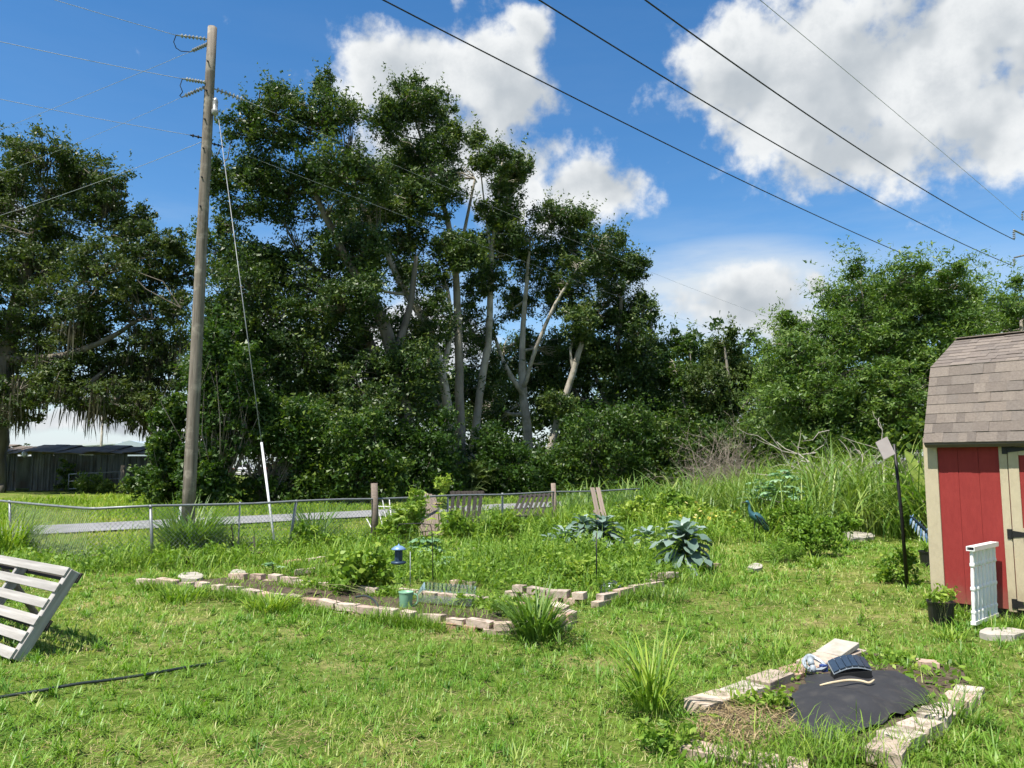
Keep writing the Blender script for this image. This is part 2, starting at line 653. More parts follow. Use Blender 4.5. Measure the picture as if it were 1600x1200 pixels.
def blades(mb, base, azi, L, W, el0, droop, S=3, prof=None, tint=None, fold=0.0, twist=None, ruffle=0.0, rng=RNG):
    """arching tapered strips; all arguments are arrays of length N (or scalars)"""
    base = np.asarray(base, dtype=float)
    N = len(base)
    if N == 0:
        return
    f = lambda q: np.broadcast_to(np.asarray(q, dtype=float), (N,))
    azi, L, W, el0, droop = map(f, (azi, L, W, el0, droop))
    if prof is None:
        prof = lambda k: 1 - k ** 1.6
    h = np.stack([np.cos(azi), np.sin(azi), np.zeros(N)], 1)
    side = np.stack([-np.sin(azi), np.cos(azi), np.zeros(N)], 1)
    if twist is not None:
        tw = f(twist)[:, None]
        side = side * np.cos(tw) + np.array([0, 0, 1.0]) * np.sin(tw)
    p = base.copy()
    cols = []
    fo = fold > 0
    for k in range(S + 1):
        t = k / S
        e = el0 - droop * t
        nvec = -h * np.sin(e)[:, None] + np.array([0, 0, 1.0]) * np.cos(e)[:, None]
        if k == S:
            cols.append(p[:, None].copy())
        else:
            w = (W * prof(t) * 0.5)[:, None]
            lift = nvec * (W[:, None] * fold * (prof(t)))
            j = (rng.normal(size=(N, 1)) * ruffle * W[:, None]) if ruffle else 0
            j2 = (rng.normal(size=(N, 1)) * ruffle * W[:, None]) if ruffle else 0
            if fo:
                cols.append(np.stack([p - side * w + lift + nvec * j, p, p + side * w + lift + nvec * j2], 1))
            else:
                cols.append(np.stack([p - side * w, p + side * w], 1))
        p = p + (h * np.cos(e)[:, None] + np.array([0, 0, 1.0]) * np.sin(e)[:, None]) * (L / S)[:, None]
    V = np.concatenate(cols, axis=1)
    F = []
    c = 3 if fo else 2
    for k in range(S - 1):
        for q in range(c - 1):
            F.append([k * c + q, k * c + q + 1, (k + 1) * c + q + 1, (k + 1) * c + q])
    last = S * c
    for q in range(c - 1):
        F.append([(S - 1) * c + q, (S - 1) * c + q + 1, last])
    mb.add(V, F, tint)


def twigs(mb, A, B, r, rng=RNG, sag=0.0):
    """thin three-sided bent branches from points A to B"""
    A, B = np.asarray(A), np.asarray(B)
    N = len(A)
    if N == 0:
        return
    d = B - A
    ln = np.linalg.norm(d, axis=1)[:, None] + 1e-9
    Mid = (A + B) / 2 + rng.normal(size=(N, 3)) * ln * 0.09
    t = d / ln
    a = np.cross(t, np.array([0.3, 0.5, 0.81]))
    a /= np.linalg.norm(a, axis=1)[:, None] + 1e-9
    b = np.cross(t, a)
    r = np.broadcast_to(np.asarray(r, dtype=float), (N,))[:, None]
    rings = []
    for P, q in ((A, 1.0), (Mid, 0.7), (B, 0.25)):
        for k in range(3):
            an = 2 * math.pi * k / 3
            rings.append(P + (a * math.cos(an) + b * math.sin(an)) * r * q)
    V = np.stack(rings, 1)
    F = []
    for i in range(2):
        for k in range(3):
            k2 = (k + 1) % 3
            F.append([i * 3 + k, i * 3 + k2, (i + 1) * 3 + k2, (i + 1) * 3 + k])
    mb.add(V, F)


def crown_clusters(blobs, n_leaves, rng, per=70, shell=0.42):
    """blobs: list of (centre, (rx, ry, rz)); returns cluster centres, cluster radii, leaf counts"""
    wts = np.array([b[1][0] * b[1][2] for b in blobs])
    wts = wts / wts.sum()
    CC, RR, NN = [], [], []
    for (c, rad), w in zip(blobs, wts):
        k = max(3, int(n_leaves * w / per))
        dirs = rng.normal(size=(k, 3))
        dirs /= np.linalg.norm(dirs, axis=1)[:, None]
        rr = shell + (1.08 - shell) * rng.random(k) ** 0.75
        # uneven outline: some clusters push out, others stay in
        bump_ = 0.66 + 0.62 * vnoise(dirs[:, 0] * 3 + c[0], dirs[:, 2] * 3 + dirs[:, 1] * 2 + c[2], 1.3, 5)
        rr = rr * bump_
        CC.append(np.array(tuple(c)) + dirs * np.array(rad) * rr[:, None])
        m = np.mean(rad)
        RR.append((0.13 * m + 0.16) * rng.uniform(0.7, 1.4, k))
        NN.append(np.maximum(8, (per * rng.uniform(0.5, 1.5, k))).astype(int))
    return np.concatenate(CC), np.concatenate(RR), np.concatenate(NN)


def fill_leaves(mb, CC, RR, NN, L, W, rng, tint0=0.45, tspread=0.22, flat=0.72, upbias=0.55, tri=False):
    idx = np.repeat(np.arange(len(CC)), NN)
    off = rng.normal(size=(len(idx), 3)) * np.array([1, 1, flat]) * 0.62
    P = CC[idx] + off * RR[idx][:, None]
    ct = tint0 + rng.normal(size=len(CC)) * tspread * 0.6
    tint = np.clip(ct[idx] + rng.normal(size=len(idx)) * tspread * 0.6, 0, 1)
    leaves(mb, P, L, W, tint, upbias, rng, tri)


def shoots(mb, sb, CC, centre, n, length, L, W, rng, tint, droop=0.9, per=16, lift=0.55, tri=False, glow=0.1):
    """leafy sprays that stick out of the outline of a crown or shrub"""
    c = np.array(tuple(centre))
    out = CC - c
    r = np.linalg.norm(out / (np.abs(out).max(0) + 1e-6), axis=1)
    idx = rng.choice(len(CC), size=min(n, len(CC)), replace=False, p=r ** 2 / (r ** 2).sum())
    for i in idx:
        d = out[i] / (np.linalg.norm(out[i]) + 1e-6) + rng.normal(size=3) * 0.35 + np.array([0, 0, lift])
        d /= np.linalg.norm(d)
        ln = length * rng.uniform(0.5, 1.3)
        p = CC[i].copy()
        P, st = [], 6
        for k in range(st + 1):
            P.append(p.copy())
            d = d + np.array([0, 0, -droop * 0.22])
            d /= np.linalg.norm(d)
            p = p + d * ln / st
        P = np.array(P)
        t = rng.random(per) * st
        k0 = np.minimum(t.astype(int), st - 1)
        Q = P[k0] + (P[k0 + 1] - P[k0]) * (t - k0)[:, None] + rng.normal(size=(per, 3)) * L * 0.45
        leaves(mb, Q, L, W, np.clip(tint + rng.normal(size=per) * 0.15 + glow, 0, 1), 0.8, rng, tri)
        if sb is not None:
            twigs(sb, P[:1], P[-1:], 0.008, rng)


def dense_line(pts, step=0.4):
    out = []
    for a, b in zip(pts[:-1], pts[1:]):
        n = max(1, int((b - a).length / step))
        for i in range(n):
            out.append(a.lerp(b, i / n))
    out.append(pts[-1])
    return out


def smooth_line(P, rad, sub=4):
    """Catmull-Rom through points with radii"""
    if len(P) < 3:
        return P, rad
    Q, q = [], []
    n = len(P)
    for i in range(n - 1):
        p0, p1, p2, p3 = P[max(i - 1, 0)], P[i], P[i + 1], P[min(i + 2, n - 1)]
        for k in range(sub):
            t = k / sub
            Q.append(0.5 * ((2 * p1) + (p2 - p0) * t + (2 * p0 - 5 * p1 + 4 * p2 - p3) * t * t + (3 * p1 - p0 - 3 * p2 + p3) * t ** 3))
            q.append(rad[i] * (1 - t) + rad[i + 1] * t)
    Q.append(P[-1])
    q.append(rad[-1])
    return Q, q


def make_tree(name, label, d, trunk, limbs, blobs, n_leaves, leaf, lmat, bmat, cat='tree', group=None, per=70, seed=0, tint=0.45, ts=0.22,
              moss=None, shell=0.42, flat=0.72, upbias=0.55, auto=True, spray=(0.35, 1.1, 0.15, 1.0, 14)):
    """trunk / limbs: photograph pixels with radius in metres and optional depth shift; blobs: pixel ellipses with optional depth shift"""
    rng = np.random.default_rng(100 + seed)
    rnd_ = random.Random(seed)

    def P(q):
        return at(q[0], q[1], d + (q[3] if len(q) > 3 else 0))
    tp = [P(q) for q in trunk]
    g0 = tp[0].copy()
    g0.z = 0
    base = g0
    root = thing(name, label, cat, base, group)
    tp = [Vector((g0.x, g0.y, -0.15))] + [p for p in tp if p.z > 0.3]
    tr = [trunk[0][2] * 1.35] + [q[2] for q in trunk][-(len(tp) - 1):]
    tb = MB()
    skel = []
    Q, q = smooth_line(tp, tr)
    Q = [p + Vector((rnd_.gauss(0, 1), rnd_.gauss(0, 1), 0)) * r_ * 0.10 for p, r_ in zip(Q, q)]
    tb.tube(Q, q, 9)
    skel += [(p, r_) for p, r_ in zip(Q, q) if p.z > 1.5]
    for lb in limbs:
        Lp = [P(x) for x in lb]
        Q, q = smooth_line(Lp, [x[2] for x in lb])
        Q = [p + Vector((rnd_.gauss(0, 1), rnd_.gauss(0, 1), rnd_.gauss(0, 1))) * r_ * 0.12 for p, r_ in zip(Q, q)]
        tb.tube(Q, q, 7)
        skel += list(zip(Q, q))
    B, sat = [], []
    for bl in blobs:
        dd = bl[4] if len(bl) > 4 else rnd_.uniform(-1.5, 1.5)
        c = at(bl[0], bl[1], d + dd)
        k = (d + dd) / FPX
        rx, rz = bl[2] * k, bl[3] * k
        B.append((c, (rx * 0.92, (rx + rz) * 0.46, rz * 0.92)))
        for _ in range(2):         # smaller outlying sprays that break the outline
            a_ = rnd_.uniform(-0.3, math.pi + 0.3)
            f_ = rnd_.uniform(0.34, 0.55)
            sat.append((c + Vector((math.cos(a_) * rx, rnd_.uniform(-0.8, 0.8) * rx, math.sin(a_) * rz * 0.78)) * rnd_.uniform(0.75, 1.05), (rx * f_ * 0.8, rx * f_, rz * f_ * 1.15)))
    # limbs into every clump of the crown
    if auto:
        for c, rad in sorted(B, key=lambda b: b[0].z):
            best = min(skel, key=lambda s: (s[0] - c).length + max(0, s[0].z - c.z) * 1.2)
            p0, r0 = best
            ln = (c - p0).length
            if ln < 0.4:
                continue
            mid = p0.lerp(c, 0.5) + Vector((rnd_.gauss(0, 0.08), rnd_.gauss(0, 0.08), rnd_.gauss(0, 0.06) - 0.04)) * ln
            r1 = min(r0 * 0.62, 0.03 + 0.028 * ln)
            Q, q = smooth_line([p0, mid, c, c + Vector((rnd_.gauss(0, .5), rnd_.gauss(0, .5), 0.6)) * rad[2] * 0.6], [r1, r1 * 0.75, r1 * 0.45, r1 * 0.15])
            tb.tube(Q, q, 6)
            skel += list(zip(Q, q))
    tb.build('trunk', bmat, root, smooth=True)
    CC, RR, NN = crown_clusters(B + sat, n_leaves, rng, per, shell)
    SP = np.array([tuple(s[0]) for s in skel])
    near = np.empty((len(CC), 3))
    for i in range(0, len(CC), 500):
        D = np.linalg.norm(CC[i:i + 500, None] - SP[None], axis=2) + np.maximum(0, SP[None, :, 2] - CC[i:i + 500, None, 2])
        near[i:i + 500] = SP[D.argmin(1)]
    bb = MB()
    ln = np.linalg.norm(CC - near, axis=1)
    twigs(bb, near, CC, np.clip(0.017 + 0.013 * ln, 0.017, 0.06), rng)
    bb.build('branches', bmat, root, smooth=True, kind='stuff')
    cb = MB()
    fill_leaves(cb, CC, RR, NN, leaf[0], leaf[1], rng, tint, ts, flat, upbias, True)
    shoots(cb, None, CC, CC.mean(0), int(len(CC) * spray[0]), spray[1], leaf[0], leaf[1], rng, tint, spray[2], spray[4], spray[3], True, 0.18)
    cb.build('crown', lmat, root)
    return root, CC, skel


def make_bush(name, label, u, v, d, ru, rv, n, leaf, lmat, smat, cat='shrub', group=None, seed=0, per=26, tint=0.5, ts=0.22, extra=(), upbias=0.5,
              flat=0.7, shell=0.35, dr=None):
    """a leafy shrub whose outline is an ellipse at pixel (u, v) plus extra ellipses"""
    rng = np.random.default_rng(500 + seed)
    c = at(u, v, d)
    base = Vector((c.x, c.y, 0))
    root = thing(name, label, cat, base, group)
    B = []
    for (x, y, a, b) in ((u, v, ru, rv),) + tuple(extra):
        cc = at(x, y, d + rng.uniform(-0.1, 0.1) * a * d / FPX)
        k = d / FPX
        B.append((cc, (a * k, (a + b) * 0.5 * k if dr is None else dr, b * k)))
    CC, RR, NN = crown_clusters(B, n, rng, per, shell)
    if dr is None and d > 24:      # skirts that reach the ground
        k0 = d / FPX
        BS = [(Vector((b[0].x, b[0].y - 0.2, max(0.35, b[0].z * 0.35))), (b[1][0] * 0.95, b[1][1], max(0.4, b[0].z * 0.4))) for b in B]
        c2, r2, n2 = crown_clusters(BS, n * 0.35, rng, per, 0.3)
        CC, RR, NN = np.concatenate([CC, c2]), np.concatenate([RR, r2]), np.concatenate([NN, n2])
    keep = CC[:, 2] > 0.03
    if d > 24:                     # the clear view under the branches towards the far road
        t0 = CC[:, 0] / CC[:, 1]
        e0 = (CC[:, 2] - EYE) / CC[:, 1]
        keep &= ~((t0 > (353 - 800) / FPX) & (t0 < (447 - 800) / FPX) & (e0 < 14 / FPX) & (e0 > -24 / FPX))
    CC, RR, NN = CC[keep], RR[keep] * min(1.0, max(0.25, B[0][1][0] / 1.2)), NN[keep]
    sb = MB()
    ns_ = max(4, len(CC) // 3)
    pick = rng.choice(len(CC), size=min(ns_, len(CC)), replace=False)
    A = np.array(tuple(base)) + rng.normal(size=(len(pick), 3)) * np.array([1, 1, 0]) * B[0][1][0] * 0.15
    twigs(sb, A, CC[pick], np.clip(0.006 * np.linalg.norm(CC[pick] - A, axis=1), 0.003, 0.03), rng)
    sb.build('stems', smat, root, smooth=True)
    cb = MB()
    fill_leaves(cb, CC, RR, NN, leaf[0], leaf[1], rng, tint, ts, flat, upbias, d > 24)
    rr0 = B[0][1][0]
    shoots(cb, None, CC, CC.mean(0), max(5, int(len(CC) * 0.3)), rr0 * 0.5, leaf[0], leaf[1], rng, tint, per=10 if d < 24 else 18, tri=d > 24)
    cb.build('foliage', lmat, root)
    return root


def make_tuft(name, label, loc, n, h, w, spread, lmat, cat='grass', group=None, seed=0, tint=0.5, ts=0.2, lean=(0.9, 1.45), droop=(0.5, 1.7), S=5, parent=None, kind=None):
    rng = np.random.default_rng(900 + seed)
    loc = Vector(loc)
    mb = MB()
    az_ = rng.uniform(0, 2 * math.pi, n)
    rr = spread * np.sqrt(rng.random(n))
    base = np.stack([loc.x + rr * np.cos(az_), loc.y + rr * np.sin(az_), np.full(n, loc.z - 0.01)], 1)
    azz = az_ + rng.normal(size=n) * 0.7
    L = h * rng.uniform(0.55, 1.25, n)
    blades(mb, base, azz, L, w * rng.uniform(0.7, 1.2, n), rng.uniform(*lean, n), rng.uniform(*droop, n), S,
           prof=lambda k: (0.55 + 0.9 * k if k < 0.4 else 0.91 * (1 - ((k - 0.4) / 0.6) ** 1.5) + 0.02), tint=np.clip(tint + rng.normal(size=n) * ts, 0, 1))
    if parent is not None:
        return mb.build(name, lmat, parent)
    return mb.build(name, lmat, origin=loc, label=label, cat=cat, group=group, kind=kind)

# ------------------------------------------------------------------ materials
LAWN = leafmat('lawn_blades', (0.065, 0.165, 0.016), (0.165, 0.310, 0.034), (0.44, 0.43, 0.16), 0.32, 0.45, 0.35, patch=(0.55, (0.23, 0.33, 0.045), 0.45))
VERGE = leafmat('verge_blades', (0.09, 0.17, 0.016), (0.20, 0.31, 0.028), (0.40, 0.40, 0.10), 0.32, 0.6, 0.15)
TALLG = leafmat('tall_grass_blades', (0.050, 0.110, 0.016), (0.120, 0.215, 0.036), (0.29, 0.35, 0.09), 0.30, 0.42, 0.35)
WEED = leafmat('weed_leaves', (0.060, 0.130, 0.014), (0.145, 0.255, 0.030), (0.31, 0.39, 0.06), 0.30, 0.5, 0.25)
OAKL = leafmat('oak_leaves', (0.020, 0.042, 0.010), (0.052, 0.085, 0.019), (0.13, 0.155, 0.040), 0.22, 0.5, 0.32)
LAURL = leafmat('dark_leaves', (0.015, 0.038, 0.010), (0.046, 0.088, 0.018), (0.145, 0.185, 0.034), 0.24, 0.48, 0.38)
CHINL = leafmat('bright_leaves', (0.036, 0.082, 0.016), (0.092, 0.165, 0.032), (0.205, 0.275, 0.068), 0.30, 0.45, 0.35)
SHRUB = leafmat('shrub_leaves', (0.016, 0.044, 0.008), (0.046, 0.098, 0.014), (0.200, 0.260, 0.045), 0.30, 0.45, 0.35)
PINEL = leafmat('cedar_leaves', (0.018, 0.042, 0.010), (0.045, 0.080, 0.016), (0.10, 0.13, 0.03), 0.22, 0.5, 0.3)
KALEM = leafmat('kale_leaves', (0.048, 0.092, 0.066), (0.118, 0.180, 0.140), (0.27, 0.345, 0.295), 0.12, 0.45, 0.5, tcol=(1.0, 1.4, 0.8))
CASTOR = leafmat('castor_leaves', (0.10, 0.20, 0.10), (0.20, 0.34, 0.18), (0.36, 0.48, 0.30), 0.22, 0.5, 0.3, tcol=(1.1, 1.5, 0.7))
BANANA = leafmat('banana_leaves', (0.05, 0.12, 0.015), (0.12, 0.22, 0.03), (0.25, 0.30, 0.06), 0.35, 0.35, 0.5)
PALML = leafmat('palmetto_leaves', (0.03, 0.06, 0.015), (0.08, 0.13, 0.03), (0.22, 0.27, 0.11), 0.15, 0.4, 0.5)
DRYL = leafmat('dry_litter', (0.16, 0.11, 0.055), (0.30, 0.22, 0.11), (0.46, 0.37, 0.21), 0.12, 0.7, 0.1, tcol=(1.2, 1.0, 0.7))
MOSSM = leafmat('hanging_moss_strands', (0.045, 0.042, 0.028), (0.09, 0.085, 0.058), (0.17, 0.165, 0.115), 0.25, 0.9, 0.0, tcol=(1.1, 1.05, 0.8))
BARKD = mat('bark_dark', (0.085, 0.072, 0.055), (0.20, 0.18, 0.145), 0.95, ns=3.0, stretch=(1, 1, 0.25), bump=0.9, bs=9, spec=0.1)
BARKP = mat('bark_pale', (0.22, 0.195, 0.155), (0.46, 0.42, 0.35), 0.9, ns=2.2, stretch=(1, 1, 0.4), bump=0.7, bs=8, spec=0.1, spots=(1.4, (0.12, 0.13, 0.06), 0.6))
BARKG = mat('bark_grey', (0.14, 0.12, 0.095), (0.33, 0.30, 0.245), 0.9, ns=2.2, stretch=(1, 1, 0.3), bump=0.8, bs=8, spec=0.1, spots=(1.2, (0.09, 0.10, 0.045), 0.5))
STEM = mat('green_stem', (0.13, 0.16, 0.05), (0.20, 0.17, 0.08), 0.7, ns=4)
DEADW = mat('dead_branches', (0.40, 0.365, 0.31), (0.24, 0.21, 0.175), 0.9, ns=3)
DEADB = mat('dead_bramble', (0.31, 0.265, 0.21), (0.20, 0.165, 0.13), 0.9, ns=3)
POLEW = mat('weathered_pole', (0.25, 0.218, 0.183), (0.105, 0.088, 0.072), 0.9, ns=2.5, stretch=(6, 6, 0.35), bump=0.9, bs=9, spec=0.1, spots=(2.5, (0.42, 0.38, 0.32), 0.5))
WOODG = mat('grey_boards', (0.42, 0.405, 0.39), (0.25, 0.238, 0.225), 0.85, ns=3.0, stretch=(0.5, 12, 12), bump=0.35, bs=5, spec=0.15, rnd=[(0.85, 0.85, 0.85), (1.1, 1.08, 1.05)])
WOODB = mat('brown_boards', (0.30, 0.245, 0.20), (0.17, 0.135, 0.11), 0.9, ns=3.5, stretch=(0.6, 12, 12), bump=0.5, bs=6, spec=0.1, rnd=[(0.75, 0.75, 0.75), (1.15, 1.12, 1.1)])
WOODK = mat('dark_boards', (0.040, 0.034, 0.030), (0.075, 0.064, 0.056), 0.9, ns=3.5, stretch=(0.6, 12, 12), bump=0.5, bs=6, spec=0.1)
GALV = mat('galvanised_steel', (0.26, 0.275, 0.28), (0.18, 0.19, 0.195), 0.55, 0.5, ns=9, spots=(5, (0.18, 0.17, 0.14), 0.4))
MESHM = mat('galvanised_wire', (0.30, 0.31, 0.31), (0.22, 0.225, 0.225), 0.55, 0.5, ns=4)
BLACKM = mat('black_metal', (0.012, 0.012, 0.013), (0.022, 0.021, 0.02), 0.45, 0.2, ns=14)
WIREM = mat('dark_cable', (0.018, 0.018, 0.02), (0.03, 0.03, 0.032), 0.6, ns=2)
WIREG = mat('grey_cable', (0.30, 0.32, 0.35), (0.36, 0.38, 0.41), 0.5, 0.1, ns=2)
PORC = mat('insulator_porcelain', (0.40, 0.41, 0.40), (0.10, 0.10, 0.10), 0.3, ns=12, spec=0.5)
WHITEP = mat('white_plastic', (0.74, 0.74, 0.72), (0.66, 0.66, 0.64), 0.4, ns=7, spots=(3, (0.52, 0.50, 0.44), 0.5), spec=0.45)
WHITEV = mat('white_vinyl', (0.80, 0.80, 0.785), (0.73, 0.73, 0.71), 0.38, ns=5, spots=(6, (0.60, 0.585, 0.53), 0.35), spec=0.5)
BRICKM = mat('pale_bricks', (0.52, 0.455, 0.40), (0.36, 0.30, 0.255), 0.92, ns=9, bump=0.6, bs=40, spec=0.15, coord='World',
             rnd=[(1.0, 1.02, 1.02), (0.90, 0.62, 0.50), (1.08, 1.06, 1.03), (0.95, 0.88, 0.80), (0.72, 0.71, 0.68), (0.98, 0.84, 0.76), (1.05, 1.02, 0.95)], spots=(9, (0.17, 0.15, 0.095), 0.85))
CONC = mat('concrete', (0.45, 0.41, 0.355), (0.30, 0.272, 0.23), 0.92, ns=7, bump=0.6, bs=30, spec=0.15, spots=(6, (0.22, 0.22, 0.13), 0.5))
REDP = mat('red_siding', (0.262, 0.033, 0.029), (0.228, 0.027, 0.024), 0.72, ns=26, stretch=(1, 1, 0.35), bump=0.28, bs=60, spec=0.22, splash=(0.42, (0.20, 0.10, 0.07), 0.55), spots=(4.5, (0.285, 0.040, 0.034), 0.3))
TANP = mat('tan_trim', (0.46, 0.395, 0.27), (0.41, 0.35, 0.24), 0.75, ns=20, stretch=(1, 1, 0.4), bump=0.3, bs=60, spec=0.2, splash=(0.42, (0.25, 0.19, 0.12), 0.6), spots=(5, (0.33, 0.28, 0.19), 0.35))
SHING = mat('asphalt_shingle', (0.160, 0.136, 0.120), (0.214, 0.184, 0.161), 0.95, ns=45, bump=0.7, bs=140, spec=0.12, coord='World',
            rnd=[(0.70, 0.69, 0.69), (0.98, 0.96, 0.94), (1.12, 1.10, 1.06), (0.88, 0.88, 0.88), (1.05, 1.02, 0.98), (0.78, 0.77, 0.77)])
FABRIC = mat('black_landscape_fabric', (0.022, 0.022, 0.024), (0.030, 0.030, 0.032), 0.7, ns=5, bump=0.25, bs=110, spec=0.4, spots=(9, (0.065, 0.060, 0.052), 0.35))
POTM = mat('black_pot_plastic', (0.010, 0.010, 0.011), (0.018, 0.018, 0.018), 0.4, ns=8, spec=0.5)
SOILM = mat('dark_soil', (0.055, 0.042, 0.032), (0.12, 0.092, 0.066), 0.98, ns=16, bump=1.0, bs=40, spec=0.05, coord='World')
GREENP = mat('pale_green_plastic', (0.22, 0.42, 0.27), (0.17, 0.35, 0.22), 0.42, ns=5, spec=0.5)
BLUEM = mat('blue_feeder_metal', (0.035, 0.065, 0.105), (0.025, 0.048, 0.08), 0.4, 0.2, ns=8)
BLUEL = mat('light_blue_metal', (0.20, 0.32, 0.50), (0.15, 0.25, 0.42), 0.35, 0.2, ns=8)
TEALM = mat('teal_patina', (0.035, 0.105, 0.135), (0.075, 0.20, 0.21), 0.45, 0.5, ns=9, spots=(12, (0.025, 0.035, 0.05), 0.7))
FEATH = mat('blue_painted_metal', (0.18, 0.33, 0.52), (0.09, 0.18, 0.34), 0.45, 0.2, ns=16)
FEATW = mat('pale_blue_painted_metal', (0.52, 0.60, 0.66), (0.38, 0.47, 0.56), 0.45, 0.2, ns=16)
GREYP = mat('grey_plastic', (0.32, 0.36, 0.39), (0.25, 0.285, 0.31), 0.45, ns=6, spec=0.5)
BLUEP = mat('blue_plastic', (0.02, 0.05, 0.22), (0.02, 0.04, 0.15), 0.45, ns=6)
SOLAR = mat('solar_cell', (0.022, 0.035, 0.055), (0.032, 0.05, 0.075), 0.25, ns=30, spec=0.6)
GREYB = mat('grey_panel', (0.34, 0.315, 0.30), (0.29, 0.265, 0.25), 0.6, ns=5)
HOSEM = mat('dark_hose', (0.016, 0.022, 0.020), (0.03, 0.04, 0.035), 0.4, ns=5, spec=0.5)
STICKM = mat('bleached_stick', (0.55, 0.46, 0.31), (0.42, 0.33, 0.21), 0.85, ns=9)
TINW = mat('rusting_tin_wall', (0.15, 0.16, 0.15), (0.035, 0.038, 0.035), 0.75, 0.1, ns=1.6, stretch=(1.5, 1, 0.25), spots=(0.8, (0.075, 0.05, 0.032), 0.7))
TINR = mat('rusting_tin_roof', (0.10, 0.085, 0.072), (0.22, 0.18, 0.15), 0.97, 0.0, ns=1.2, spots=(0.9, (0.05, 0.04, 0.03), 0.8))
WHITEM = mat('white_metal_sheet', (0.62, 0.65, 0.67), (0.55, 0.58, 0.60), 0.5, ns=0.4)
PALEM = mat('pale_blue_metal_sheet', (0.38, 0.44, 0.48), (0.33, 0.39, 0.43), 0.5, ns=0.4)
CARW = mat('white_car_paint', (0.72, 0.73, 0.74), (0.68, 0.69, 0.70), 0.25, ns=1, spec=0.6)
CARR = mat('red_car_paint', (0.32, 0.03, 0.02), (0.28, 0.025, 0.02), 0.25, ns=1, spec=0.6)
CARO = mat('orange_car_paint', (0.52, 0.14, 0.03), (0.46, 0.12, 0.03), 0.3, ns=1, spec=0.6)
TYRE = mat('tyre_rubber', (0.015, 0.015, 0.015), (0.025, 0.025, 0.025), 0.8, ns=10)
GLASSD = mat('dark_window_glass', (0.02, 0.025, 0.03), (0.03, 0.036, 0.042), 0.08, ns=2, spec=0.8)
TREEFAR = leafmat('far_leaves', (0.03, 0.055, 0.02), (0.06, 0.095, 0.03), (0.11, 0.14, 0.05), 0.2, 0.6, 0.2)
YELLOW = leafmat('yellow_petals', (0.55, 0.42, 0.05), (0.70, 0.58, 0.12), (0.80, 0.74, 0.35), 0.3, 0.6, 0.2, tcol=(1.0, 0.95, 0.6))
m_, t_, out_ = nodes_of('clear_plastic')
gl = nd(t_, 'ShaderNodeBsdfGlossy', ins={'Color': (0.9, 0.95, 0.95, 1), 'Roughness': 0.12})
tp_ = nd(t_, 'ShaderNodeBsdfTransparent', ins={'Color': (0.86, 0.92, 0.91, 1)})
df_ = nd(t_, 'ShaderNodeBsdfDiffuse', ins={'Color': (0.62, 0.68, 0.68, 1)})
fr_ = nd(t_, 'ShaderNodeFresnel', ins={'IOR': 1.5})
a_ = nd(t_, 'ShaderNodeMixShader', ins={0: 0.09})
t_.links.new(tp_.outputs[0], a_.inputs[1])
t_.links.new(df_.outputs[0], a_.inputs[2])
b_ = nd(t_, 'ShaderNodeMixShader')
t_.links.new(fr_.outputs[0], b_.inputs[0])
t_.links.new(a_.outputs[0], b_.inputs[1])
t_.links.new(gl.outputs[0], b_.inputs[2])
t_.links.new(b_.outputs[0], out_.inputs[0])
CLEAR = m_

# ground: thatch, soil and green at three scales
m_, t_, out_ = nodes_of('ground_turf')
p_ = nd(t_, 'ShaderNodeBsdfPrincipled', ins={'Roughness': 0.95, 'Specular IOR Level': 0.05})
g1 = ramp(t_, noise(t_, 0.9, 5, 0.6, 'World'), [(0.28, (0.075, 0.135, 0.022)), (0.54, (0.145, 0.195, 0.045)), (0.70, (0.33, 0.28, 0.145))])
g2 = ramp(t_, noise(t_, 14, 6, 0.7, 'World'), [(0.3, (0.45, 0.45, 0.42)), (0.7, (1.25, 1.2, 1.1))])
g3 = ramp(t_, noise(t_, 0.05, 4, 0.6, 'World'), [(0.35, (0.9, 1.0, 0.9)), (0.7, (1.15, 1.05, 0.9))])
t_.links.new(mixc(t_, 1.0, mixc(t_, 1.0, g1, g2, 'MULTIPLY'), g3, 'MULTIPLY'), p_.inputs['Base Color'])
bm_ = nd(t_, 'ShaderNodeBump', ins={'Strength': 1.0, 'Distance': 0.03})
t_.links.new(noise(t_, 22, 6, 0.7, 'World'), bm_.inputs['Height'])
t_.links.new(bm_.outputs[0], p_.inputs['Normal'])
t_.links.new(p_.outputs[0], out_.inputs[0])
TURF = m_
ASPH = mat('worn_asphalt', (0.265, 0.265, 0.265), (0.205, 0.205, 0.208), 0.95, ns=1.2, bump=0.5, bs=60, spec=0.1, coord='World', spots=(0.5, (0.19, 0.185, 0.175), 0.5))
VRGM = mat('roadside_sand', (0.34, 0.29, 0.20), (0.24, 0.22, 0.11), 0.95, ns=3, spec=0.05, coord='World')

# ------------------------------------------------------------------ the setting
gb = MB()
gx = np.concatenate([np.linspace(-900, -30, 14), np.linspace(-28, 28, 57), np.linspace(30, 900, 14)])
gy = np.concatenate([np.linspace(-300, -8, 8), np.linspace(-6, 40, 47), np.linspace(45, 1500, 24)])
GX, GY = np.meshgrid(gx, gy)
GZ = (vnoise(GX, GY, 0.5, 3) - 0.5) * 0.05 * (np.abs(GX) < 28) * (GY < 16) * (GY > -6)
V = np.stack([GX.ravel(), GY.ravel(), GZ.ravel() - 0.02], 1)
nx = len(gx)
F = [[j * nx + i, j * nx + i + 1, (j + 1) * nx + i + 1, (j + 1) * nx + i] for j in range(len(gy) - 1) for i in range(nx - 1)]
gb.add([V], F)
gb.build('ground', TURF, smooth=True, kind='structure')

ROAD_A = Vector((-10.4, 17.7, 0))
ROAD_D = Vector((10.4, 9.3, 0)).normalized()
ROAD_N = Vector((-ROAD_D.y, ROAD_D.x, 0))
ROAD_W = 2.75


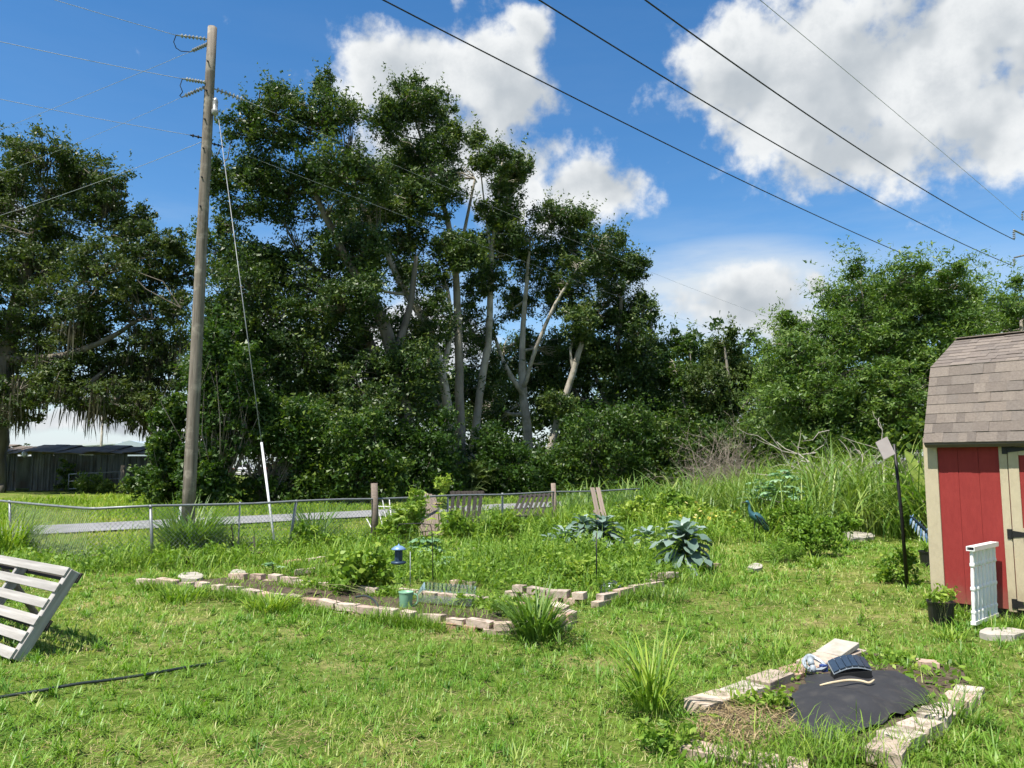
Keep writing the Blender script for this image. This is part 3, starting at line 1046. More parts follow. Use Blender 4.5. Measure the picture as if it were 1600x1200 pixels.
def strip(mb, a, d, n, s0, s1, w0, w1, z, seg=40, wob=0.0, seed=1):
    V, F = [], []
    for i in range(seg + 1):
        s = s0 + (s1 - s0) * i / seg
        for k, w in ((0, w0), (1, w1)):
            q = a + d * s + n * (w + wob * (vnoise(s, k * 7.0, 0.9, seed) - 0.5))
            V.append((q.x, q.y, z))
        if i:
            F.append([2 * i - 2, 2 * i - 1, 2 * i + 1, 2 * i])
    mb.add([V], [f[::-1] for f in F])


rb = MB()
strip(rb, ROAD_A, ROAD_D, ROAD_N, -1.6, 160, 0, ROAD_W, 0.022, 150, 0.22)
rb.build('road', ASPH, kind='structure')
rb = MB()
strip(rb, Vector((-200, 112, 0)), Vector((1, 0, 0)), Vector((0, 1, 0)), 0, 420, 0, 9, 0.03, 20)
rb.build('road', ASPH, kind='structure')
rb = MB()
strip(rb, Vector((-200, 127, 0)), Vector((1, 0, 0)), Vector((0, 1, 0)), 0, 420, 0, 16, 0.04, 20)
rb.build('pavement', mat('pale_forecourt', (0.44, 0.43, 0.40), (0.36, 0.35, 0.32), 0.95, ns=0.3, coord='World'), kind='structure')

# ---- garden layout shared by grass and objects
BED_FRONT = [gp(222, 916), gp(300, 920), gp(370, 931), gp(480, 950), gp(600, 967), gp(690, 978), gp(775, 988), gp(865, 985),
             gp(895, 962), gp(830, 948), gp(700, 934), gp(610, 926), gp(510, 918), gp(430, 908), gp(355, 903)]
BED_BACK = [gp(530, 905), gp(620, 915), gp(715, 918), gp(790, 928), gp(925, 946), gp(1035, 918), gp(1110, 896), gp(1080, 870), gp(900, 860), gp(700, 866), gp(560, 885)]
BED_RIGHT = [gp(1085, 1130), gp(1110, 1095), gp(1250, 1045), gp(1335, 1020), gp(1440, 1030), gp(1510, 1050), gp(1525, 1085), gp(1450, 1130), gp(1390, 1185), gp(1300, 1200), gp(1180, 1190), gp(1085, 1165)]
FABRIC_POLY = [gp(1228, 1120), gp(1262, 1066), gp(1310, 1056), gp(1400, 1056), gp(1452, 1092), gp(1445, 1110), gp(1400, 1130), gp(1370, 1150), gp(1305, 1165), gp(1250, 1160)]
for poly, nm in ((BED_FRONT, 'soil'), (BED_RIGHT, 'soil')):
    sb = MB()
    c = sum(poly, Vector()) / len(poly)
    V = [(c.x, c.y, 0.045)] + [(p.x * 0.97 + c.x * 0.03, p.y * 0.97 + c.y * 0.03, 0.02) for p in poly]
    F = [[0, i + 1, (i + 1) % len(poly) + 1] for i in range(len(poly))]
    sb.add([V], [f if nm == 'x' else f for f in F])
    sb.build('soil', SOILM, kind='structure')
# shed wall line (needed for the grass too)
SH0 = at(1453, 845, 8.62)
SH0.z = 0
SHW = Vector((math.cos(R(46)), -math.sin(R(46)), 0))       # along the front wall, to the right
SHN = Vector((-math.sin(R(46)), -math.cos(R(46)), 0))      # out of the front wall
SHED_POLY = [SH0, SH0 + SHW * 2.5, SH0 + SHW * 2.5 - SHN * 2.2, SH0 - SHN * 2.2]

BRICK_PATHS = [[gp(222, 912), gp(300, 917), gp(370, 928), gp(480, 947), gp(600, 964), gp(690, 975), gp(775, 985), gp(850, 983)],
               [gp(355, 906), gp(430, 910), gp(510, 922), gp(610, 931), gp(700, 939), gp(830, 953), gp(893, 968), gp(868, 984)],
               [gp(790, 930), gp(870, 940), gp(925, 946), gp(980, 934), gp(1032, 922)],
               [gp(1098, 1112), gp(1170, 1086), gp(1245, 1056), gp(1338, 1028)], [gp(1526, 1086), gp(1470, 1122), gp(1420, 1160), gp(1375, 1200)],
               [gp(1090, 1172), gp(1160, 1190), gp(1240, 1205)], [gp(1425, 1040), gp(1510, 1050)]]


def brick_dist(x, y):
    d_ = np.full(np.shape(x), 9.0)
    for path in BRICK_PATHS:
        for a, b in zip(path[:-1], path[1:]):
            ex, ey = b.x - a.x, b.y - a.y
            t = np.clip(((x - a.x) * ex + (y - a.y) * ey) / (ex * ex + ey * ey), 0, 1)
            d_ = np.minimum(d_, np.hypot(x - a.x - ex * t, y - a.y - ey * t))
    return d_


# ---- grass
FENCE_A = gp(140, 795, 0.9)
FENCE_B = gp(870, 769, 0.9)
FDIR = (FENCE_B - FENCE_A)
FDIR.z = 0
FDIR.normalize()
FNRM = Vector((-FDIR.y, FDIR.x, 0))        # towards the road


def fence_side(x, y):
    return (x - FENCE_A.x) * FNRM.x + (y - FENCE_A.y) * FNRM.y


def road_side(x, y):
    return (x - ROAD_A.x) * ROAD_N.x + (y - ROAD_A.y) * ROAD_N.y


def sample_view(n, y0, y1, power, rng, margin=1.2):
    """random ground points in the wedge the camera sees, denser near it"""
    u = rng.random(n)
    if abs(power - 1) < 1e-6:
        y = y0 * (y1 / y0) ** u
    else:
        y = (y0 ** (1 - power) + u * (y1 ** (1 - power) - y0 ** (1 - power))) ** (1 / (1 - power))
    x = rng.uniform(-1, 1, n) * (0.70 * y + margin)
    return x, y


rng = np.random.default_rng(21)
n = 190000
x, y = sample_view(n, 3.0, 19.0, 0.75, rng)
# tufts: pull many blades to tuft centres
tx, ty = sample_view(15000, 3.0, 19.0, 0.75, rng)
pick = rng.integers(0, 15000, n)
near_ = rng.random(n) < 0.68
order = np.argsort(ty)
tx, ty = tx[order], ty[order]
j = np.clip(np.searchsorted(ty, y) + rng.integers(-6, 7, n), 0, 14999)
sprd = 0.028 + 0.0022 * y
x = np.where(near_, tx[j] + rng.normal(size=n) * sprd, x)
y = np.where(near_, ty[j] + rng.normal(size=n) * sprd, y)
fs = fence_side(x, y)
keep = (fs < 0.4)
bare = vnoise(x, y, 0.9, 8) * 0.6 + vnoise(x, y, 3.1, 9) * 0.4
keep &= rng.random(n) < np.clip((0.76 - bare) * 4.0, 0.18, 1)
keep &= ~inpoly(x, y, SHED_POLY)
keep &= ~inpoly(x, y, FABRIC_POLY)
keep &= brick_dist(x, y) > np.where(y < 6.6, 0.105, 0.065)
inb = inpoly(x, y, BED_FRONT) | inpoly(x, y, BED_RIGHT)
soil_left = inpoly(x, y, BED_FRONT) & (x < gp(530, 920).x)
keep &= ~(inb & (rng.random(n) < 0.45)) & ~(soil_left & (rng.random(n) < 0.93))
x, y, fs, bare = x[keep], y[keep], fs[keep], bare[keep]
n = len(x)
hn = vnoise(x, y, 1.7, 4) * 0.6 + vnoise(x, y, 5.5, 5) * 0.4
h = 0.020 + 0.045 * hn ** 2.0 + 0.006 * rng.normal(size=n)
h = h * np.where(vnoise(tx[j][keep] * 9, ty[j][keep] * 9, 1.0, 17) > 0.72, 1.55, 1.0)
tall = 0.75 * np.clip((fs + 2.4) / 2.2, 0, 1)                       # unmown strip along the fence
back = np.clip((y - 10.3) / 2.5, 0, 1) * (x > -1.5)
h = h * (1 + 2.6 * tall * (0.4 + hn) + 2.0 * back * (0.4 + hn) * (x < 3.8))
h = np.clip(h, 0.025, 0.5) * rng.uniform(0.7, 1.35, n)
w = np.maximum(0.0056, 0.00112 * y) * rng.uniform(0.6, 1.5, n)
dry = vnoise(x, y, 0.45, 12) * 0.5 + bare * 0.5
tint = np.clip(0.40 + (dry - 0.5) * 1.1 + rng.normal(size=n) * 0.14 + (rng.random(n) < 0.11) * 0.5 + (rng.random(n) < np.clip(dry - 0.50, 0, 1) * 1.2) * 0.4, 0, 1)
mb = MB()
nearm = y < 8.5
B0 = np.stack([x, y, np.full(n, -0.012)], 1)
azi = rng.uniform(0, 2 * math.pi, n)
el0 = rng.uniform(0.55, 1.45, n)
dr = rng.uniform(0.1, 1.2, n)
for sel, S in ((nearm, 2), (~nearm, 2)):
    blades(mb, B0[sel], azi[sel], h[sel] * 1.35, w[sel], el0[sel], dr[sel], S, tint=tint[sel], twist=rng.uniform(-0.6, 0.6, sel.sum()), prof=lambda k: 1 - 0.55 * k, rng=rng)
mb.build('lawn_grass', LAWN, label='sunlit short green lawn grass with thin dry patches', cat='grass', kind='stuff')

# coarse rosettes of crabgrass and plantain standing out of the lawn
n = 6200
x, y = sample_view(n, 3.2, 15.0, 0.8, rng)
k = (fence_side(x, y) < -0.3) & (brick_dist(x, y) > 0.14) & ~inpoly(x, y, FABRIC_POLY) & ~inpoly(x, y, SHED_POLY) & ~inpoly(x, y, BED_FRONT)
k &= rng.random(n) < 0.10 + 1.1 * vnoise(x, y, 0.8, 61) ** 1.5
x, y = x[k], y[k]
cnt = rng.integers(9, 20, len(x))
j = np.repeat(np.arange(len(x)), cnt)
m = len(j)
size = (rng.uniform(0.035, 0.10, len(x)) + 0.05 * (rng.random(len(x)) < 0.12))[j] * rng.uniform(0.6, 1.2, m)
tn = np.clip(rng.normal(0.34, 0.20, len(x)), 0, 0.8)[j]
mb = MB()
blades(mb, np.stack([x[j] + rng.normal(size=m) * 0.012, y[j] + rng.normal(size=m) * 0.012, np.full(m, 0.005)], 1), rng.uniform(0, 6.28, m), size * 1.3, np.maximum(0.0085, 0.0013 * y[j]) * rng.uniform(0.7, 1.3, m), rng.uniform(0.25, 1.25, m), rng.uniform(0.2, 1.1, m), 3,
       prof=lambda t: 0.75 + 0.5 * t - 0.8 * t * t, tint=np.clip(tn + rng.normal(size=m) * 0.1, 0, 1), rng=rng)
mb.build('lawn_weeds', LAWN, label='coarse dark rosettes of crabgrass scattered over the lawn', cat='weeds', kind='stuff')

# dry clippings and thatch lying between the blades
n = 42000
x, y = sample_view(n, 3.2, 13.0, 0.9, rng)
bare = vnoise(x, y, 0.9, 8) * 0.6 + vnoise(x, y, 3.1, 9) * 0.4
k = (rng.random(n) < np.clip((bare - 0.40) * 3.0, 0.14, 1)) & (fence_side(x, y) < -1) & ~inpoly(x, y, FABRIC_POLY) & ~inpoly(x, y, SHED_POLY)
x, y = x[k], y[k]
n = len(x)
mb = MB()
blades(mb, np.stack([x, y, rng.uniform(0.0, 0.02, n)], 1), rng.uniform(0, 6.28, n), rng.uniform(0.04, 0.13, n), np.maximum(0.004, 0.0008 * y), rng.uniform(-0.05, 0.25, n), rng.uniform(0, 0.4, n), 1, tint=rng.uniform(0.1, 1, n), rng=rng)
mb.build('dead_grass', DRYL, label='dry straw and clippings lying in the thin patches of the lawn', cat='dead grass', kind='stuff')

# verge: between fence and road, and from the road to the trees
n = 85000
x, y = sample_view(n, 12, 48, 0.7, rng, 3)
rs = road_side(x, y)
k = (fence_side(x, y) > 0.3) & ((rs < -0.05) | (rs > ROAD_W + 0.05)) & (rs < 22) & ~((y > 45) & (x < -18))
x, y, rs = x[k], y[k], rs[k]
n = len(x)
h = (0.06 + 0.09 * vnoise(x, y, 0.8, 31) ** 1.5) * np.where(rs > 0, 1.6, 0.9) * rng.uniform(0.6, 1.3, n)
h = np.where(np.minimum(np.abs(rs), np.abs(rs - ROAD_W)) < 0.35, h * 0.45, h)
mb = MB()
blades(mb, np.stack([x, y, np.full(n, -0.02)], 1), rng.uniform(0, 6.28, n), h * 1.3, 0.0013 * y * rng.uniform(0.7, 1.3, n), rng.uniform(0.7, 1.5, n), rng.uniform(0.1, 1.1, n), 2,
       tint=np.clip(0.42 + (vnoise(x, y, 0.5, 33) - 0.5) * 0.8 + rng.normal(size=n) * 0.15, 0, 1), twist=rng.uniform(-0.6, 0.6, n), prof=lambda k: 1 - 0.5 * k, rng=rng)
mb.build('verge_grass', VERGE, label='bright yellow-green rough grass along both sides of the grey lane', cat='grass', kind='stuff')

# ------------------------------------------------------------------ trees
GT = 'tall trees behind the lane'
LL = (0.15, 0.08)
oak_blobs = [(60, 250, 60, 42), (130, 275, 50, 42), (20, 330, 60, 55), (110, 345, 70, 50), (170, 325, 24, 26), (205, 385, 50, 42), (262, 398, 34, 38),
             (60, 430, 75, 55), (150, 445, 75, 55), (235, 465, 55, 48), (40, 530, 75, 48), (130, 545, 75, 45), (215, 545, 60, 45), (275, 500, 30, 45),
             (10, 600, 50, 34), (90, 605, 60, 30), (250, 590, 44, 40), (60, 480, 60, 40), (150, 495, 60, 40), (110, 580, 60, 30), (20, 648, 34, 26, -2), (135, 634, 40, 14, -2.5), (195, 640, 30, 22, -2), (225, 625, 40, 30, -1), (270, 640, 34, 40, -1), (35, 612, 36, 30, -3), (85, 606, 40, 22, -3.5), (160, 615, 36, 26, -3.5), (215, 640, 30, 28, -3), (-60, 300, 80, 70), (-70, 420, 90, 70), (-60, 540, 80, 55), (180, 600, 50, 26), (285, 430, 26, 50), (30, 235, 34, 26), (245, 405, 50, 46), (205, 350, 32, 32), (178, 292, 26, 34), (270, 560, 36, 50), (100, 300, 60, 46), (55, 390, 60, 44)]
oak, oakCC, oaksk = make_tree('live_oak', 'broad live oak hung with grey moss over the old tin shed', 43,
          [(-14, 760, 0.75), (-8, 690, 0.62), (2, 600, 0.55), (15, 520, 0.45), (40, 420, 0.3), (60, 330, 0.15)],
          [[(0, 600, 0.36), (50, 618, 0.30, -1), (110, 624, 0.27, -1.5), (165, 634, 0.25, -1.5), (210, 648, 0.23, -1.2), (238, 674, 0.2, -1), (252, 712, 0.17, -1), (258, 760, 0.17, -1)],
           [(165, 640, 0.22, -1.5), (200, 612, 0.16, -1), (245, 600, 0.1, 0)],
           [(15, 520, 0.28), (90, 500, 0.2, 1), (170, 470, 0.14, 1), (230, 430, 0.08, 1)],
           [(5, 560, 0.3), (80, 560, 0.22, -1), (160, 535, 0.16, -1.5), (215, 500, 0.1, -1)],
           [(110, 628, 0.18, -1.5), (150, 590, 0.13, -1), (190, 560, 0.08, 0)]],
          oak_blobs, 185000, (0.165, 0.09), OAKL, BARKD, seed=1, tint=0.45, ts=0.25, group=GT, flat=0.6)
# hanging moss
rng = np.random.default_rng(5)
mb = MB()
SPk = np.array([tuple(p) for p, r in oaksk])
low = oakCC[oakCC[:, 2] < 9.5]
starts = np.concatenate([SPk[rng.integers(0, len(SPk), 150)], low[rng.integers(0, len(low), 210)]])
starts = starts[starts[:, 2] > 3.6]
for q in starts:
    k = rng.integers(10, 34)
    big_ = rng.random() ** 2
    ln = max(0.25, min(0.4 + 2.0 * big_, q[2] - 2.3 - 1.8 * rng.random()))
    b = q + rng.normal(size=(k, 3)) * np.array([0.10 + 0.22 * big_, 0.10 + 0.2 * big_, 0.16])
    blades(mb, b, rng.uniform(0, 6.28, k), ln * rng.uniform(0.2, 1.0, k), rng.uniform(0.04, 0.10, k), rng.uniform(-1.55, -1.25, k), rng.uniform(-0.2, 0.25, k), 3, tint=np.clip(rng.normal(0.42, 0.22, k), 0, 1), prof=lambda t: 0.6 + 1.2 * t - 1.6 * t * t, rng=rng)
mb.build('hanging_moss', MOSSM, oak, kind='stuff')

make_tree('shade_tree', 'massive dark tree with black leaning limbs just behind the utility pole', 35,
          [(655, 775, 0.42), (640, 690, 0.38), (615, 560, 0.34), (588, 480, 0.28), (540, 400, 0.22), (500, 320, 0.14), (470, 240, 0.08)],
          [[(597, 779, 0.40, 1), (597, 640, 0.36, 1), (580, 540, 0.26, 1), (530, 460, 0.18, 1), (470, 400, 0.1, 1)],
           [(615, 560, 0.2), (640, 480, 0.16, 1), (650, 400, 0.1, 1)],
           [(588, 480, 0.17), (480, 450, 0.11, 1.2), (400, 420, 0.05, 1.5)],
           [(640, 690, 0.18), (540, 620, 0.13, 1.2), (450, 590, 0.08, 1.5), (390, 560, 0.04, 1.5)]],
          [(415, 205, 48, 42), (495, 180, 66, 44), (385, 300, 52, 60), (450, 300, 70, 60), (530, 270, 62, 60), (388, 440, 62, 68), (480, 430, 72, 66), (560, 400, 52, 55),
           (380, 560, 66, 55), (470, 560, 72, 60), (345, 400, 30, 55), (338, 280, 20, 32), (508, 142, 24, 22), (430, 150, 26, 16), (360, 500, 40, 50), (540, 520, 60, 55), (600, 590, 60, 60), (420, 640, 60, 40), (340, 590, 40, 50), (395, 170, 24, 18), (500, 640, 60, 50), (570, 650, 60, 50), (640, 600, 50, 60), (540, 480, 60, 40), (420, 500, 60, 60)],
          185000, LL, LAURL, BARKD, seed=2, group=GT, tint=0.42, ts=0.27)
make_tree('shade_tree', 'tall tree with a pale curving trunk that bends towards the utility pole', 38.5,
          [(703, 772, 0.281), (704, 690, 0.257), (690, 580, 0.242), (665, 508, 0.218), (628, 445, 0.187), (600, 388, 0.148), (570, 330, 0.101), (548, 280, 0.062)],
          [[(690, 580, 0.156), (705, 520, 0.133, 1), (700, 450, 0.094, 1)]],
          [(590, 320, 48, 38), (555, 350, 44, 44), (620, 390, 50, 36), (570, 440, 42, 32), (650, 440, 48, 40), (680, 500, 36, 40), (630, 520, 46, 40), (655, 580, 40, 50, 3), (735, 520, 34, 50, 4), (680, 640, 40, 40, 4), (750, 600, 36, 50, 5)],
          58000, LL, LAURL, BARKP, seed=3, group=GT, tint=0.44, ts=0.27)
make_tree('shade_tree', 'tallest twin-topped tree in front of the bright cloud', 40,
          [(716, 771, 0.296), (718, 640, 0.257), (716, 540, 0.226), (712, 430, 0.187), (698, 340, 0.148), (672, 262, 0.101), (648, 185, 0.055)],
          [[(712, 430, 0.125), (728, 350, 0.094, 1), (742, 280, 0.055, 1)], [(698, 340, 0.094), (660, 330, 0.078, -1), (620, 290, 0.039, -1)]],
          [(632, 160, 46, 34), (668, 175, 36, 36), (605, 195, 36, 42), (690, 225, 34, 38), (655, 255, 52, 42), (612, 275, 40, 40), (690, 300, 36, 44), (640, 330, 46, 36), (700, 390, 36, 44), (648, 135, 22, 14), (725, 400, 24, 34)],
          64000, LL, LAURL, BARKG, seed=4, group=GT, tint=0.46, ts=0.28)
make_tree('shade_tree', 'slender tree with a straight pale trunk and a narrow column-shaped crown', 42,
          [(733, 770, 0.250), (745, 645, 0.226), (762, 540, 0.203), (766, 460, 0.172), (768, 400, 0.133), (776, 330, 0.094), (785, 250, 0.039)],
          [[(768, 400, 0.078), (758, 330, 0.055), (748, 240, 0.023)]],
          [(782, 248, 26, 26), (792, 282, 32, 32), (786, 330, 34, 40), (768, 388, 32, 36), (746, 222, 14, 20), (760, 440, 30, 28), (815, 258, 14, 24), (752, 262, 14, 18), (800, 365, 22, 26)],
          36000, LL, LAURL, BARKP, seed=5, group=GT, tint=0.5, ts=0.28)
make_tree('shade_tree', 'tree with a forked pale trunk and one white branch reaching right', 44,
          [(828, 768, 0.312), (826, 690, 0.281), (817, 605, 0.242), (816, 530, 0.172), (822, 450, 0.125), (828, 380, 0.062)],
          [[(820, 620, 0.172), (800, 590, 0.156, -0.5), (784, 560, 0.125, -0.5), (770, 515, 0.078, -0.5)],
           [(819, 605, 0.133, -0.6), (838, 542, 0.117, -1.2), (868, 475, 0.094, -1.4), (902, 418, 0.047, -1.4)]],
          [(862, 340, 44, 26), (845, 385, 46, 38), (905, 358, 36, 34), (898, 430, 46, 40, 1.5), (832, 425, 36, 36), (858, 470, 40, 34, 2), (906, 412, 24, 20, -1.4), (884, 440, 20, 18, -1.2), (938, 385, 28, 34), (846, 545, 34, 36, 2), (800, 480, 28, 30, 2), (790, 560, 36, 40, 4), (850, 610, 40, 44, 4), (780, 640, 40, 40, 4), (880, 560, 36, 40, 4)],
          70000, LL, LAURL, BARKP, seed=6, group=GT, tint=0.46, ts=0.27)
make_tree('shade_tree', 'broken tree with a pale leaning trunk cut off among ivy clumps', 43,
          [(846, 768, 0.234), (862, 690, 0.218), (884, 620, 0.195), (900, 565, 0.172), (910, 532, 0.148)],
          [[(896, 580, 0.101), (892, 545, 0.078), (903, 505, 0.039)]],
          [(880, 632, 28, 22, -0.4), (905, 500, 26, 22), (898, 530, 18, 14), (850, 735, 16, 22, -0.5)],
          12000, LL, LAURL, BARKP, seed=7, group=GT, tint=0.55, ts=0.24)
make_tree('shade_tree', 'dense dark tree at the right end of the tall row', 47,
          [(967, 762, 0.265), (963, 660, 0.234), (965, 560, 0.187), (970, 480, 0.117), (972, 420, 0.062)],
          [[(963, 660, 0.156), (930, 590, 0.117), (915, 540, 0.078)], [(965, 560, 0.109), (995, 510, 0.078), (1010, 470, 0.039)]],
          [(955, 430, 44, 40), (985, 492, 32, 34), (935, 490, 42, 38), (988, 420, 24, 26), (1003, 545, 26, 40), (955, 555, 42, 36), (915, 560, 40, 40), (905, 620, 40, 36), (985, 600, 36, 36), (930, 660, 44, 36, 2), (1000, 650, 40, 36), (960, 380, 24, 16), (1010, 480, 14, 22)],
          74000, (0.165, 0.09), LAURL, BARKG, seed=8, group=GT, tint=0.45, ts=0.26)
GM = 'smaller trees at the edge of the wood'
make_tree('cedar_tree', 'narrow pointed evergreen rising beside the dark tree row', 49,
          [(1022, 760, 0.16), (1020, 640, 0.13), (1018, 540, 0.08), (1017, 480, 0.03)], [],
          [(1017, 502, 12, 26), (1020, 545, 20, 30), (1024, 600, 28, 36), (1030, 655, 34, 36)], 15000, (0.17, 0.07), PINEL, BARKG, seed=9, group=GM)
make_tree('young_tree', 'open young tree with a thin crooked pale stem in the gap', 47,
          [(1075, 760, 0.13), (1072, 650, 0.1), (1062, 600, 0.08), (1052, 565, 0.05)], [[(1072, 650, 0.07), (1080, 590, 0.05), (1078, 545, 0.03)]],
          [(1072, 545, 26, 26), (1055, 590, 28, 30), (1085, 600, 32, 34), (1060, 650, 36, 36), (1095, 660, 36, 34), (1050, 532, 14, 14)], 16000, (0.18, 0.09), SHRUB, BARKP, seed=10, group=GM, tint=0.4)
make_tree('young_tree', 'rounded mid-sized tree between the wood and the feathery tree', 45,
          [(1145, 762, 0.2), (1142, 660, 0.16), (1138, 590, 0.1), (1132, 540, 0.05)], [[(1142, 660, 0.1), (1180, 610, 0.07), (1195, 570, 0.03)]],
          [(1125, 560, 34, 30), (1152, 590, 44, 40), (1110, 610, 36, 36), (1182, 585, 28, 26), (1192, 640, 34, 40), (1140, 655, 46, 40), (1100, 670, 34, 30), (1130, 532, 18, 14)], 30000, (0.19, 0.09), PINEL, BARKG, seed=11, group=GM, tint=0.55)
feather = [(1290, 545, 56, 52), (1372, 505, 80, 60), (1450, 490, 60, 56), (1330, 468, 46, 40), (1405, 438, 50, 24), (1480, 430, 30, 14), (1250, 590, 46, 46), (1320, 610, 74, 46), (1420, 600, 70, 56),
           (1232, 548, 30, 28), (1500, 530, 46, 56), (1370, 560, 76, 50), (1345, 430, 16, 22), (1222, 640, 44, 40), (1300, 655, 60, 30), (1240, 510, 20, 20), (1260, 660, 50, 36), (1375, 655, 60, 26)]
make_tree('feathery_tree', 'wide bright green feathery tree behind the small red barn', 30,
          [(1395, 790, 0.22), (1392, 700, 0.2), (1385, 620, 0.16), (1375, 540, 0.11), (1372, 470, 0.06)],
          [[(1392, 700, 0.14), (1330, 620, 0.11), (1290, 540, 0.07)], [(1385, 620, 0.12), (1440, 540, 0.08), (1480, 450, 0.03)], [(1375, 540, 0.08), (1350, 480, 0.05), (1344, 420, 0.02)],
           [(1390, 720, 0.12), (1290, 670, 0.09), (1225, 640, 0.05)]],
          feather + [(1300, 590, 90, 60, -1), (1400, 640, 90, 50, -1.5), (1450, 560, 70, 60, -1), (1340, 520, 80, 50, -0.5), (1270, 625, 70, 46, -1.5), (1225, 600, 40, 46), (1410, 470, 70, 40), (1500, 480, 40, 40)], 150000, (0.155, 0.05), CHINL, BARKG, seed=12, group=GM, tint=0.45, ts=0.26, flat=0.5, upbias=1.0, shell=0.4, spray=(0.8, 1.3, 1.0, 0.5, 22))
make_tree('feathery_tree', 'bright green tree cut by the right edge above the barn roof', 32,
          [(1610, 785, 0.2), (1608, 680, 0.17), (1600, 580, 0.12), (1595, 500, 0.06)], [[(1605, 620, 0.1), (1560, 540, 0.07), (1540, 490, 0.03)]],
          [(1575, 482, 30, 22), (1600, 500, 44, 36), (1555, 510, 32, 30), (1560, 570, 50, 50), (1620, 570, 50, 50), (1640, 490, 40, 40), (1545, 620, 50, 50), (1590, 446, 14, 10)], 32000, (0.155, 0.05), CHINL, BARKG, seed=13, group=GM, tint=0.42, flat=0.5, upbias=1.0, shell=0.5, spray=(0.8, 1.3, 1.0, 0.5, 22))

# ---- shrubs under and beside the trees
GS = 'shrubs along the foot of the wood'
shr = [
    ('leafy bright shrub behind the wooden fence post', 555, 700, 31, 46, 52, 13000, 0.50, ((520, 735, 40, 30), (600, 735, 40, 28), (575, 660, 20, 18))),
    ('tall vine-covered shrub standing to the right of the utility pole', 345, 650, 29.5, 34, 66, 14000, 0.42, ((372, 600, 30, 60), (320, 610, 26, 60), (335, 540, 30, 50))),
    ('bushy shrub left of the utility pole at the end of the tin shed', 262, 690, 31, 26, 46, 11000, 0.45, ((240, 745, 34, 18), (285, 735, 34, 28), (275, 640, 24, 24), (250, 655, 18, 14))),
    ('dark tangled shrub right beside the base of the utility pole', 322, 735, 29, 30, 34, 9000, 0.38, ((350, 750, 14, 18),)),
    ('shrub crossed by the white guy guard', 420, 675, 31, 58, 32, 15000, 0.45, ((470, 660, 40, 40), (400, 640, 40, 30), (425, 758, 26, 14))),
    ('deep green thicket left of the bright shrub', 485, 725, 32, 40, 42, 12000, 0.34, ((460, 690, 30, 34),)),
    ('dark low thicket behind the brown leaning boards', 665, 735, 34, 56, 28, 11000, 0.36, ((640, 700, 40, 34), (690, 690, 20, 50))),
    ('thicket at the foot of the two pale trunks', 790, 728, 38, 54, 34, 12000, 0.34, ((820, 750, 30, 18), (770, 690, 30, 30))),
    ('ivy-draped shrub at the base of the forked trunk', 858, 735, 39, 36, 30, 10000, 0.5, ((890, 745, 30, 24),)),
    ('large glossy shrub spilling from the dark wood', 935, 690, 40, 60, 60, 20000, 0.45, ((985, 660, 40, 36), (900, 720, 40, 36), (980, 710, 50, 44))),
    ('yellowish shrub with arching sprays at the wood corner', 1040, 700, 41, 36, 50, 11000, 0.52, ((1010, 720, 30, 30), (1062, 735, 26, 26))),
    ('shrubs closing the gap below the rounded tree', 1180, 690, 40, 50, 40, 14000, 0.50, ((1120, 690, 36, 36), (1225, 690, 36, 30))),
    ('low leafy mass at the foot of the feathery tree', 1290, 700, 28, 60, 24, 9000, 0.50, ((1360, 690, 40, 20),)),
    ('bright shrub beside the banana leaves', 1425, 675, 18, 24, 20, 3500, 0.6, ((1412, 690, 18, 14),)),
]
for i, (lab, u, v, d, ru, rv, nn, tn, ex) in enumerate(shr):
    make_bush('shrub', lab, u, v, d, ru, rv, nn, (0.155, 0.085), SHRUB, BARKG, group=GS, seed=i, tint=tn - 0.06, extra=ex, per=38)
# dark wood floor growth further back that closes the view between trunks
rng = np.random.default_rng(77)
B = []
for i in range(170):
    u = rng.uniform(330, 1260)
    B.append((at(u, rng.uniform(540, 735), rng.uniform(50, 60)), (2.3, 2.0, 1.7)))
CC, RR, NN = crown_clusters(B, 60000, rng, 40, 0.2)
k = CC[:, 2] > 0.1
gap = (CC[:, 0] / CC[:, 1] > (352 - 800) / FPX) & (CC[:, 0] / CC[:, 1] < (450 - 800) / FPX) & (CC[:, 2] < 2.8)
k &= ~gap
mb = MB()
fill_leaves(mb, CC[k], RR[k] * 1.5, NN[k], 0.36, 0.21, rng, 0.35, 0.2, tri=True)
mb.build('undergrowth', LAURL, label='dark mass of leaves deep inside the wood', cat='undergrowth', kind='stuff')

# low thicket along the foot of the wood, in front of the trunks
B = []
for i in range(95):
    f = rng.random()
    u = 455 + 620 * f
    B.append((at(u, 0, 33.0 + 12 * f + rng.uniform(-1, 2)), (1.5, 1.2, rng.uniform(0.6, 1.5))))
    B[-1][0].z = rng.uniform(0.2, 1.3)
CC, RR, NN = crown_clusters(B, 42000, rng, 40, 0.2)
k = CC[:, 2] > 0.05
mb = MB()
fill_leaves(mb, CC[k], RR[k] * 1.3, NN[k], 0.17, 0.095, rng, 0.27, 0.25, tri=True)
mb.build('thicket', SHRUB, label='low tangled thicket along the foot of the tall trees', cat='thicket', kind='stuff')

